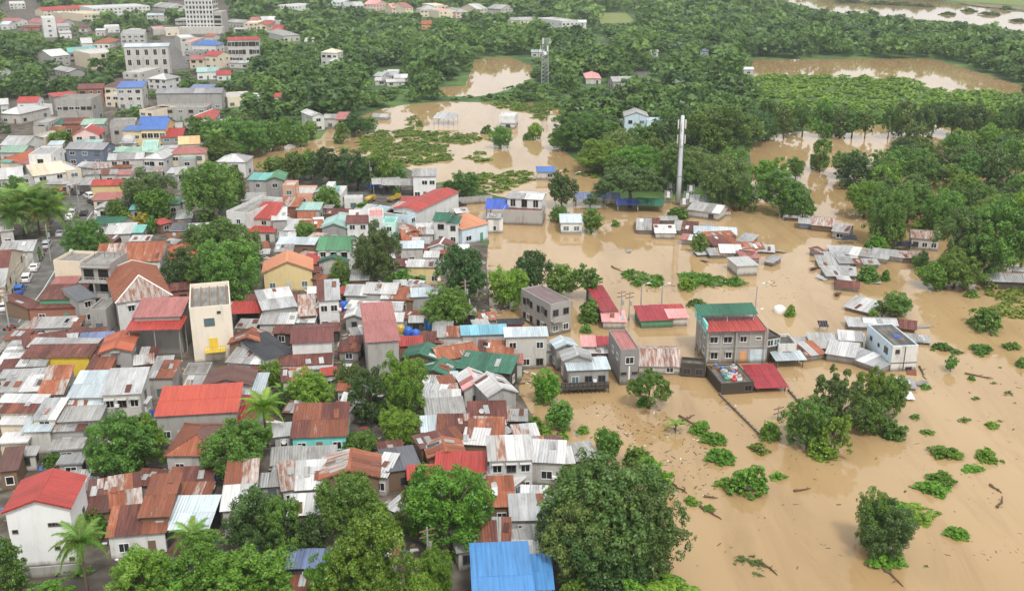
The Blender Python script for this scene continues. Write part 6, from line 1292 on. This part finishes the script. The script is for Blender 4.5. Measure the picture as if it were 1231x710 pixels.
# ------------------------------------------------------------------ small lean-tos squeezed between the houses
TXY = np.array([(t[4].x, t[4].y, t[6]*0.35) for t in TREES]); rf = np.random.default_rng(5); ZP = np.array([unproj(x, y)[:2] for x, y in [(20,430),(60,330),(120,300),(300,250),(560,262),(590,390),(620,470),(640,560),(650,690),(120,690),(60,560),(0,560)]])
RP = np.array([unproj(x, y)[:2] for x, y in ROAD]); made = 0
for q in rf.uniform(ZP.min(0), ZP.max(0), (9000, 2)):
    if made > 120 or not pip(q[None], ZP)[0]: continue
    rr = rf.uniform(1.1, 1.9)
    if min(math.hypot(q[0]-t[0], q[1]-t[1])-t[2] for t in TXY) < rr: continue
    if edge_dist(q[None], RP)[0] < 7: continue
    bad = False
    for fx, fy, a_, b_, an in FOOT:
        dx, dy = q[0]-fx, q[1]-fy
        if abs(dx)+abs(dy) > 30: continue
        c, s = math.cos(an), math.sin(an); lx, ly = dx*c+dy*s, -dx*s+dy*c
        if abs(lx) < a_+rr*0.75 and abs(ly) < b_+rr*0.75: bad = True; break
    if bad: continue
    tp, bp_ = proj((q[0], q[1]-rr, 2.9)), proj((q[0], q[1]-rr, 0.4))
    for t in THINGS:                      # keep the fronts of the named houses free
        if t[1] and t[4].y > q[1] and t[0].name in HDIM:
            w_, d_, e_ = HDIM[t[0].name]; k = ppm(t[4]); by = proj((t[4].x, t[4].y-d_/2, 0.4)); hx = by[0]
            if abs(tp[0]-hx) < (w_/2+rr)*k and tp[1] < by[1]-2 and bp_[1] > by[1]-1: bad = True; break
    if bad: continue
    Z(0, 0, 1); ev = rf.uniform(1.9, 2.5); c = proj((q[0], q[1]-rr, ev+0.4)); sc = ppm((q[0], q[1], 0)); tl = rf.uniform(-0.14, 0.14)*rr*sc
    S(c[0]-rr*sc, c[1]+tl, c[0]+rr*sc, c[1]-tl, 1, ev, 'shed', str(rf.choice(['rust', 'galvr', 'galv', 'rustw', 'rustd', 'whiter'])), str(rf.choice(['wood', 'grey', 'offwhite', 'dark', 'plaster'])), depth=rr*2, win=int(rf.integers(0, 2)), look=None); made += 1
# ------------------------------------------------------------------ woods: nearest trees one by one, the far mass as one
FOREST_PX = [
 [(270,-12),(1500,-12),(1500,120),(1231,176),(1180,165),(1130,148),(940,160),(905,168),(905,240),(850,245),(720,232),(690,190),(664,165),(690,124),(530,122),(470,128),(432,140),(395,150),(380,168),(330,176),(250,185),(250,110),(300,80)],
 [(0,30),(100,35),(150,75),(230,80),(260,100),(270,140),(150,120),(60,120),(0,125)], [(0,0),(45,0),(60,20),(100,30),(140,40),(200,30),(220,40),(215,15),(130,0),(70,-8),(0,-8)],
 [(-120,-8),(0,-8),(0,160),(-200,180)], [(0,130),(30,135),(20,165),(0,175)], [(90,60),(140,65),(200,55),(200,40),(120,30)], [(150,75),(200,80),(250,90),(240,105),(170,95),(150,90)],
 [(100,118),(170,118),(170,150),(110,140)], [(265,60),(300,50),(310,140),(262,140),(255,110)],
 [(1000,195),(1231,180),(1420,190),(1420,330),(1231,340),(1180,300),(1100,270),(1040,280),(1010,250)],
]
FOREST = [np.array([unproj(x, y)[:2] for x, y in pg]) for pg in FOREST_PX]
CLEAR_PX = [[(905,92),(1000,93),(1090,97),(1125,110),(1231,114),(1231,150),(1100,135),(1000,128),(905,120)], [(1110,-2),(1231,-2),(1420,-2),(1420,30),(1231,16),(1180,9)], [(715,16),(760,16),(770,30),(715,30)],
            [(760,92),(775,86),(795,112),(788,118)], [(700,50),(730,45),(745,72),(725,74)], [(445,82),(492,82),(492,104),(445,104)], [(780,95),(800,90),(870,85),(870,92),(800,98)]]
CLEAR = [np.array([unproj(x, y)[:2] for x, y in pg]) for pg in CLEAR_PX]
FT = np.array([(f[0], f[1], max(f[2], f[3])) for f in FOOT])
ROADP = np.array([unproj(x, y)[:2] for x, y in [(215,84),(212,70),(208,58),(205,48),(790,112),(784,106),(778,100),(770,90),(755,80),(740,70),(730,60)]])
pts = []
y = 150.0
rg_ = np.random.default_rng(11)
while y < 1700:
    sp = 8.6 if y < 600 else 10.5 if y < 900 else 13.0
    xs = np.arange(-y*0.75, y*0.75, sp); xs = xs+rg_.uniform(-sp*0.42, sp*0.42, len(xs)); pts.append(np.column_stack([xs, y+rg_.uniform(-sp*0.42, sp*0.42, len(xs))])); y += sp*0.95
P = np.vstack(pts); keep = np.zeros(len(P), bool)
for pg in FOREST: keep |= pip(P, pg)
keep |= (P[:, 1] > 1150) & (np.abs(P[:, 0]) < 1200)
for pg in CLEAR: keep &= ~pip(P, pg)
wsd = water_sd(P); inw = pip(P, FOREST[9]); keep &= (wsd > 2.5) | (inw & (rg_.random(len(P)) < 0.5))
P = P[keep]
ok = np.ones(len(P), bool)
for i in range(0, len(P), 500):
    d = np.hypot(P[i:i+500, None, 0]-FT[None, :, 0], P[i:i+500, None, 1]-FT[None, :, 1]-0)
    front = (np.abs(P[i:i+500, None, 0]-FT[None, :, 0]) < FT[None, :, 2]+2) & (FT[None, :, 1]-P[i:i+500, None, 1] > 0) & (FT[None, :, 1]-P[i:i+500, None, 1] < FT[None, :, 2]+16)
    ok[i:i+500] = ~((d < FT[None, :, 2]+3.0) | front).any(1)
    ok[i:i+500] &= np.hypot(P[i:i+500, None, 0]-ROADP[None, :, 0], P[i:i+500, None, 1]-ROADP[None, :, 1]).min(1) > 8
P = P[ok]
TH = np.array([(t[4].x, t[4].y, t[6]) for t in TREES]); d = np.hypot(P[:, None, 0]-TH[None, :, 0], P[:, None, 1]-TH[None, :, 1]); P = P[(d > TH[None, :, 2]*0.42+2.2).all(1)]
P = P[np.argsort(P[:, 1])]
# clearings: houses, ponds and the river stand in the open, so the growth in front of them is low or absent
def projn(Q, z):
    dep = Q[:, 1]*CP-(z-CAM_H)*SP; up = Q[:, 1]*SP+(z-CAM_H)*CP
    return np.column_stack([CX+F*Q[:, 0]/dep, CY-F*up/dep])
LOWF = np.ones(len(P)); GONE = np.zeros(len(P), bool)
b0, t9, t3 = projn(P, 0.4), projn(P, 10.0), projn(P, 3.6)
for (o_, short, look, cat, p), f in zip(THINGS, [None]*len(THINGS)):
    e = HDIM.get(o_.name)
    if e is None or p.y < 330: continue
    w_, d_, ev = e; hx, hy = proj((p.x, p.y-d_/2, ev*0.45)); hw_ = w_/2*ppm(p)+1.5; by = proj((p.x, p.y-d_/2, 0.4))[1]
    inx = (np.abs(b0[:, 0]-hx) < hw_+5*ppm(p)) & (P[:, 1] < p.y) & (b0[:, 1] > by-1)
    LOWF[inx & (t9[:, 1] < hy)] = 0.36; GONE |= inx & (t3[:, 1] < hy+1)
for pg in WATER_PX[2:]+[WATER_PX[1]]+[CLEAR_PX[0], CLEAR_PX[2]]:
    pg = np.array(pg, float); LOWF[pip(t9, pg)] = 0.36; GONE |= pip(t3, pg)
PGONE = P[GONE]; P = P[~GONE]; LOWF = LOWF[~GONE]
n_tree = sum(1 for t in TREES if t[3] == 'tree'); NIND = max(0, 296-n_tree)
for (x, y), lf in zip(P[:NIND], LOWF[:NIND]):
    W = random.uniform(8.0, 12.5)*(1 if lf == 1 else 0.5); tree_at(float(x), float(y), W, W*random.uniform(0.72, 1.0), random.choice(['round', 'round', 'dome', 'spread', 'tall']), random.choice(['green', 'green', 'wood', 'wood', 'olive', 'dark', 'bright']), grp='trees at the near edge of the wood')
far = P[NIND:]; flow = LOWF[NIND:]
fl = []
for kind in ('round', 'dome', 'spread', 'round', 'tall', 'round'):
    rr = np.random.default_rng(len(fl)+40); fl.append(crown_lobes(kind, rr)[::2] if kind != 'spread' else crown_lobes(kind, rr))
LODS = []
for nl, sz in ((330, 0.115), (170, 0.155), (80, 0.215)):
    LODS.append([leaves(l_*np.array([1, 1, 1, 1.25]), nl, sz, np.random.default_rng(i+7), up=0.9, jit=0.8, tri=True) for i, l_ in enumerate(fl)])
VV, FF, SS = [], [], []; o = 0
tone = lat_noise(far[:, 0]*3, far[:, 1]*3, 5)
for (x, y), tn, lf in zip(far, tone, flow):
    lod = 0 if y < 520 else 1 if y < 820 else 2
    v, f, s = LODS[lod][rg_.integers(6)]; W = rg_.choice([7.5, 9.5, 11, 12.5, 14, 18], p=[.12, .2, .24, .22, .14, .08])*rg_.uniform(0.9, 1.12)*(1.0 if y < 900 else 1.22)*(1 if lf == 1 else 0.62); hh = W*rg_.uniform(0.6, 0.95)*(1 if lf == 1 else 0.6); a = rg_.uniform(0, 6.28); c, s2 = math.cos(a), math.sin(a)
    VV.append(np.column_stack([(v[:, 0]*c-v[:, 1]*s2)*W+x, (v[:, 0]*s2+v[:, 1]*c)*W+y, v[:, 2]*hh+0.2])); FF.append(f+o); o += len(v)
    SS.append(np.clip(s*0.7+0.10+rg_.normal()*0.21+tn*0.14, 0, 1))
FARN = len(far)
me = np_mesh('woodland', np.vstack(VV), np.vstack(FF), LM['wood'], np.concatenate(SS)); tag(link('woodland', me), 'dense green wood stretching behind the flooded fields to the river', 'wood', kind='stuff')
# ------------------------------------------------------------------ ground cover and floating plants
def scatter(polys, dens, rng):
    out = []
    for pg in polys:
        pg = np.array([unproj(x, y)[:2] for x, y in pg]); lo, hi = pg.min(0), pg.max(0); n = int((hi-lo).prod()*dens); q = rng.uniform(lo, hi, (n, 2)); out.append(q[pip(q, pg)])
    return np.vstack(out)
def cover(name, pts, size, leafn, mat, lab, rng, tri=True, z=0.0, up=1.0, sz=0.3, tall=1.0):
    base = [leaves(crown_lobes('low', np.random.default_rng(k+90)), leafn, sz, np.random.default_rng(k+3), up=up, tri=tri) for k in range(5)]
    VV, FF, SS = [], [], []; o = 0; lz = np.maximum(land_z(pts), -0.1)
    for (x, y), bz in zip(pts, lz):
        v, f, s = base[rng.integers(5)]; W = size*rng.uniform(0.5, 1.6); h = W*rng.uniform(0.3, 0.6)*tall; VV.append(v*np.array([W, W, h])+np.array([x, y, bz+z])); FF.append(f+o); o += len(v); SS.append(np.clip(s+rng.normal()*0.15, 0, 1))
    me = np_mesh(name, np.vstack(VV), np.vstack(FF), LM[mat], np.concatenate(SS)); return tag(link(name, me), lab, 'vegetation', kind='stuff')
rv = np.random.default_rng(21)
PG3 = np.repeat(PGONE, 5, 0)+rv.normal(size=(len(PGONE)*5, 2))*4.5; PG3 = PG3[(water_sd(PG3) > 0.5) & (np.hypot(PG3[:, None, 0]-FT[None, :, 0], PG3[:, None, 1]-FT[None, :, 1]) > FT[None, :, 2]+1).all(1)]
cover('low_scrub', PG3, 3.6, 26, 'green', 'low green scrub in the clearings of the wood', rv, sz=0.3)
cover('scrub', scatter([CLEAR_PX[0], [(905,118),(1231,140),(1231,172),(1130,150),(1060,152),(940,160)]], 0.06, rv), 4.2, 44, 'bright', 'bright green scrub covering the field beside the long pond', rv, sz=0.26)
cover('reed_bank', scatter([[(742,330),(760,325),(795,335),(796,345),(765,344)], [(818,330),(850,330),(880,337),(898,340),(895,345),(860,344),(822,346)]], 1.0, rv), 1.7, 46, 'bright', 'tall green reeds along the drowned dyke', rv, up=1.0, sz=0.2, tall=1.5)
cover('floating_grass', scatter([[(430,165),(470,156),(540,160),(545,170),(535,180),(545,192),(500,200),(470,203),(440,190)], [(545,160),(578,161),(575,170),(562,174),(540,174)], [(560,188),(580,182),(590,195),(570,195)], [(575,210),(640,205),(640,215),(600,235),(560,232)], [(490,140),(500,140),(498,160),(492,160)], [(580,120),(690,122),(690,128),(640,136),(600,130)], [(690,210),(722,205),(720,215)], [(640,130),(662,135),(655,145),(640,142)]], 0.26, rv), 2.3, 48, 'bright', 'low green grass islands in the upper flood', rv, sz=0.24, tall=0.9)
cover('grass_bank', scatter([[(1180,345),(1231,350),(1300,360),(1300,390),(1231,384),(1205,383),(1195,362)]], 0.5, rv), 1.8, 50, 'reed', 'pale green grass bank beside the round bush', rv, sz=0.22, tall=1.6)
cover('undergrowth', scatter([[(640,470),(690,520),(700,560),(650,540)], [(680,680),(830,690),(820,740),(690,740)], [(0,690),(120,690),(120,740),(0,740)], [(470,355),(530,360),(540,390),(470,380)]], 0.12, rv), 1.6, 60, 'bright', 'low weeds along the town shore', rv, sz=0.2)
cover('water_plants', scatter([[(1120,440),(1231,430),(1231,500),(1140,520),(1110,480)], [(870,652),(930,665),(935,695),(910,690)], [(1080,650),(1231,660),(1231,700),(1100,690)], [(820,540),(870,545),(880,560),(830,560)], [(960,570),(1010,565),(1020,580),(965,585)]], 0.02, rv), 1.3, 40, 'reed', 'thin floating plant clumps on the brown flood', rv, sz=0.22)
cover('floating_branch_mat', scatter([[(868,655),(890,655),(912,672),(926,690),(912,693),(890,675)]], 1.4, rv), 1.0, 44, 'olive', 'drifting mat of green branches', rv, sz=0.2)
# fields beyond the river
for pg, nm, c in [([(1118,0),(1231,8),(1420,24),(1420,-6),(1231,-8),(1150,-8)], 'field', (0.16, 0.26, 0.05)), ([(1150,4),(1231,9),(1231,13),(1180,9)], 'field', (0.24, 0.19, 0.11)), ([(718,17),(752,16),(764,28),(722,30)], 'field', (0.20, 0.27, 0.07)), ([(925,103),(1000,100),(1005,108),(930,113)], 'field', (0.13, 0.27, 0.04))]:
    m_ = wall_mat('field_%.2f' % c[0], c, 0.3); b = MB(); b.poly([(*unproj(x, y)[:2], 0.62) for x, y in pg][::-1]); tag(b.build(nm, m_), kind='structure')
# islands and trees along the river
for x, yb, w in [(1020,3,40),(1055,5,40),(1085,6,40),(1110,8,30),(1165,14,22),(1190,18,26),(1210,12,20),(1140,18,18),(1225,26,24)]: 
    T(x, yb-7, yb, w, 'low', 'wood', 'tree grown island bank in the far white river', 'bush', 'bushy banks in the river')
# ------------------------------------------------------------------ flotsam: logs one by one, small litter as one
LOG = wall_mat('driftwood', (0.17, 0.11, 0.07), 0.4)
for i, (x0, y0, x1, y1) in enumerate([(841,608,868,624),(818,500,850,520),(1062,682,1086,704),(1040,678,1062,682),(915,675,935,690),(805,580,826,592),(735,320,748,326),(1160,448,1195,455),(1200,610,1206,596),(820,505,835,498),(1105,440,1112,455),(846,596,864,598),(1190,582,1205,592),(955,590,975,586)]):
    A, B = unproj(x0, y0, 0.1), unproj(x1, y1, 0.1); L = (B-A).length; rr = random.Random(i); b = MB(); n = 6
    P = [A.lerp(B, k/n)+Vector((rr.uniform(-1, 1)*0.04*L, rr.uniform(-1, 1)*0.04*L, 0)) for k in range(n+1)]; c = (A+B)/2
    P = [q-c for q in P]; b.tube(P, [0.22*(1-0.8*k/n) for k in range(n+1)], 6)
    for k in (2, 3, 4): b.tube([P[k], P[k]+Vector((rr.uniform(-1, 1), rr.uniform(-1, 1), rr.uniform(0.05, 0.4)))*L*0.22], [0.09, 0.03], 5)
    o = b.build('floating_log', LOG); o.location = c; tag(o, 'brown driftwood branch floating on the muddy flood', 'driftwood', 'floating driftwood')
LIT = [simple('litter_brown', (0.15, 0.10, 0.06), 0.9), simple('litter_dark', (0.07, 0.06, 0.035), 0.9), simple('litter_white', (0.7, 0.69, 0.66), 0.6), simple('litter_olive', (0.10, 0.12, 0.04), 0.9), simple('litter_red', (0.4, 0.07, 0.05), 0.6), simple('litter_blue', (0.08, 0.16, 0.4), 0.6), simple('litter_plank', (0.28, 0.20, 0.13), 0.8), simple('litter_grey', (0.35, 0.34, 0.33), 0.8)]
def litter(name, pts, smin, smax, wts, lab, rng, z=0.02, long_=2.5, avoid=False):
    b = MB()
    if avoid:
        d = np.hypot(pts[:, None, 0]-FT[None, :, 0], pts[:, None, 1]-FT[None, :, 1]); pts = pts[(d > FT[None, :, 2]*0.8).all(1)]
    lz = np.maximum(land_z(pts), 0)
    for (x, y), bz in zip(pts, lz):
        a = rng.uniform(0, 6.28); L = rng.uniform(smin, smax)*rng.uniform(0.6, long_); W = rng.uniform(smin, smax)*0.5; h = rng.uniform(0.04, 0.5)*W; c, s = math.cos(a), math.sin(a); z0 = bz+z-0.03
        q = [(x+c*u-s*v, y+s*u+c*v) for u, v in ((-L, -W), (L, -W), (L*0.8, W), (-L*0.9, W))]; tz = rng.uniform(-0.1, 0.25)*L
        b.hexa([(*p, z0) for p in q]+[(q[0][0], q[0][1], z0+h), (q[1][0], q[1][1], z0+h+tz*0.3), (q[2][0], q[2][1], z0+h+tz*0.3), (q[3][0], q[3][1], z0+h)], int(rng.choice(8, p=wts)))
    return tag(b.build(name, LIT), lab, 'debris', kind='stuff')
litter('flotsam', scatter([[(640,470),(700,510),(800,500),(860,520),(880,600),(800,600),(760,540),(690,530)], [(690,480),(820,490),(840,540),(760,530)], [(730,335),(900,340),(900,350),(740,352)], [(870,480),(915,522),(905,525),(862,482)], [(920,340),(945,350),(952,365),(945,362)]], 0.55, rv), 0.07, 0.26, [0.40, 0.32, 0.03, 0.14, 0.01, 0.01, 0.07, 0.02], 'scattered driftwood and plastic litter floating along the shore', rv)
litter('flotsam', scatter([[(800,560),(1231,400),(1231,710),(830,720)], [(1100,300),(1231,350),(1231,480),(1000,470)]], 0.03, rv), 0.06, 0.26, [0.42, 0.3, 0.02, 0.22, 0.0, 0.0, 0.03, 0.01], 'sparse twigs and plant scraps on the open brown flood', rv)
litter('flotsam', scatter([[(920,337),(935,337),(934,344),(920,344)], [(560,370),(600,372),(600,392),(568,390)], [(628,425),(655,430),(650,470),(632,460)]], 1.2, rv), 0.12, 0.34, [0.3, 0.17, 0.15, 0.05, 0.06, 0.05, 0.15, 0.07], 'heaped pale rubbish and broken boards beside the water', rv)
for k_, ln in enumerate([[(690,470),(740,520),(800,555),(880,600),(960,625)], [(840,460),(880,500),(930,540),(1000,560)], [(900,410),(980,480),(1100,560),(1231,620)], [(740,350),(830,352),(905,350),(945,362),(952,380)], [(1000,660),(1090,650),(1231,665)], [(700,290),(800,310),(920,320),(1000,380)]]):
    q_ = []
    for i_ in range(len(ln)-1):
        A_, B_ = unproj(*ln[i_]), unproj(*ln[i_+1]); m_n = int((B_-A_).length*1.6); t_ = rv.random(m_n)
        q_.append(np.column_stack([A_.x+(B_.x-A_.x)*t_+rv.normal(size=m_n)*0.9+1.2*np.sin(t_*9+k_), A_.y+(B_.y-A_.y)*t_+rv.normal(size=m_n)*0.9+1.2*np.cos(t_*7)]))
    litter('flotsam', np.vstack(q_), 0.05, 0.16, [0.45, 0.3, 0.02, 0.2, 0.0, 0.0, 0.02, 0.01], ['scum line drifting from the town shore', 'scum line along the submerged garden wall', 'long scum line crossing the open flood', 'scum line along the drowned dyke', 'thin scum line past the dark tree island', 'scum line between the drowned shack rows'][k_], rv)
# loose roof sheets adrift round the drowned shacks
rl = random.Random(3)
for i, (x, y) in enumerate([(845,312),(862,308),(905,312),(930,318),(946,304),(985,322),(992,338),(1012,352),(1022,344),(1040,338),(1018,368),(1030,382),(1085,398),(1098,392),(1108,408),(1090,450),(1098,462),(1078,470),(948,432),(905,420),(968,412),(760,300),(775,272),(828,288),(1052,318),(1110,330)]):
    g = unproj(x, y); w_, l_ = round(rl.uniform(0.9, 1.6), 1), round(rl.uniform(1.8, 3.4), 1); mt = rl.choice(['rust', 'galv', 'galv_dull', 'rust_dark', 'white', 'rust_light', 'galv_dull'])
    o = link('loose_roof_sheet', sheet_mesh(w_, l_, RM[mt])); o.location = (g.x, g.y, 0.08); o.rotation_euler = (rl.uniform(0.02, 0.22), rl.uniform(-0.12, 0.12), rl.uniform(0, 6.28))
    THINGS.append([o, None, 'loose '+ROOFWORD.get(mt, mt.replace('_', ' '))+' roof sheet adrift', 'roof sheet', Vector((g.x, g.y, 0))])
litter('yard_clutter', scatter([[(0,390),(200,380),(400,340),(590,300),(610,400),(640,500),(700,560),(680,690),(0,690)]], 0.33, rv), 0.15, 0.55, [0.2, 0.16, 0.14, 0.06, 0.06, 0.06, 0.17, 0.15], 'planks, drums and rubbish strewn in the gaps between houses', rv, z=0.03, avoid=True)
# ------------------------------------------------------------------ labels
LM_ = [t for t in THINGS if t[1]]
LP = np.array([(t[4].x, t[4].y) for t in LM_])
def nearest(p, k=0, skip=None):
    d = np.hypot(LP[:, 0]-p.x, (LP[:, 1]-p.y)); o_ = np.argsort(d); o_ = [i for i in o_ if LM_[i][0] is not skip]; return LM_[o_[k]][1]
from collections import Counter, defaultdict
used = defaultdict(list)
for o_, short, look, cat, p in THINGS:
    if short: tag(o_, short, cat); used[short].append(o_)
    else:
        la = look+' near the '+nearest(p); w_ = la.split()
        if len(w_) > 16: la = look.split(' with ')[0]+' near the '+nearest(p)
        k_ = 0
        while len(la.split()) > 16: la = ' '.join(look.split(' with ')[0].split()[-3:])+' near the '+nearest(p, k_); k_ += 1
        tag(o_, la, cat); used[la].append(o_)
for o_, lab, look, cat, p, grp, W in TREES:
    if lab is None:
        near_ = nearest(p); la = (look+' near the '+near_) if not grp else look+' '+{'trees at the near edge of the wood': 'at the near edge of the wood', 'drowned orchard trees': 'standing in the drowned orchard'}[grp]
        k_ = 0
        while len(la.split()) > 16: la = ' '.join(look.split()[-3:])+' near the '+nearest(p, k_); k_ += 1
    else: la = lab
    tag(o_, la, cat, grp); used[la].append(o_)
SIZE = {t[0].name: t[6] for t in TREES}; SIZE.update({k: v[0]*v[1]*v[2] for k, v in HDIM.items()})
for la, os_ in list(used.items()):         # two or three alike beside the same landmark: told apart by size
    if 2 <= len(os_) <= 3 and all(o_.name in SIZE for o_ in os_) and len(la.split()) < 16 and not any('group' in o_ and str(o_['group']).startswith(('trees at', 'bushy')) for o_ in os_):
        q = sorted(os_, key=lambda o_: -SIZE[o_.name]); z_ = [SIZE[o_.name] for o_ in q]
        if all(z_[i] > z_[i+1]*1.1 for i in range(len(z_)-1)):
            for o_, wd in zip(q, ('larger', 'smaller') if len(q) == 2 else ('largest', 'middle sized', 'smallest')):
                if len((wd+' '+la).split()) <= 16: o_['label'] = wd+' '+la; used[wd+' '+la] = [o_]
            used[la] = [o_ for o_ in os_ if o_['label'] == la]
for la, os_ in used.items():
    if len(os_) > 1:
        for o_ in os_:
            if 'group' not in o_: o_['group'] = 'look-alikes: '+la.split(' near ')[0]
for o_ in bpy.data.objects:
    for k in ('_w', '_d', '_e'):
        if k in o_: del o_[k]
print('COUNTS', len(THINGS), len(TREES), FARN, len(bpy.data.objects), sum(len(m_.polygons) for m_ in bpy.data.meshes), sum(1 for v in used.values() if len(v) > 1))

# ------------------------------------------------------------------ haze over the whole valley
m = bpy.data.materials.new('haze_air'); m.use_nodes = True; n, l = m.node_tree.nodes, m.node_tree.links; n.clear()
pv = n.new('ShaderNodeVolumePrincipled'); pv.inputs['Color'].default_value = (0.86, 0.92, 0.95, 1); pv.inputs['Density'].default_value = 0.00013; pv.inputs['Anisotropy'].default_value = 0.2
mo = n.new('ShaderNodeOutputMaterial'); l.new(pv.outputs[0], mo.inputs['Volume'])
b = MB(); b.box(-9500, 9500, -400, 6100, -3, 82); tag(b.build('haze', m), 'thin pale haze lying over the whole flooded valley', 'haze', kind='stuff')
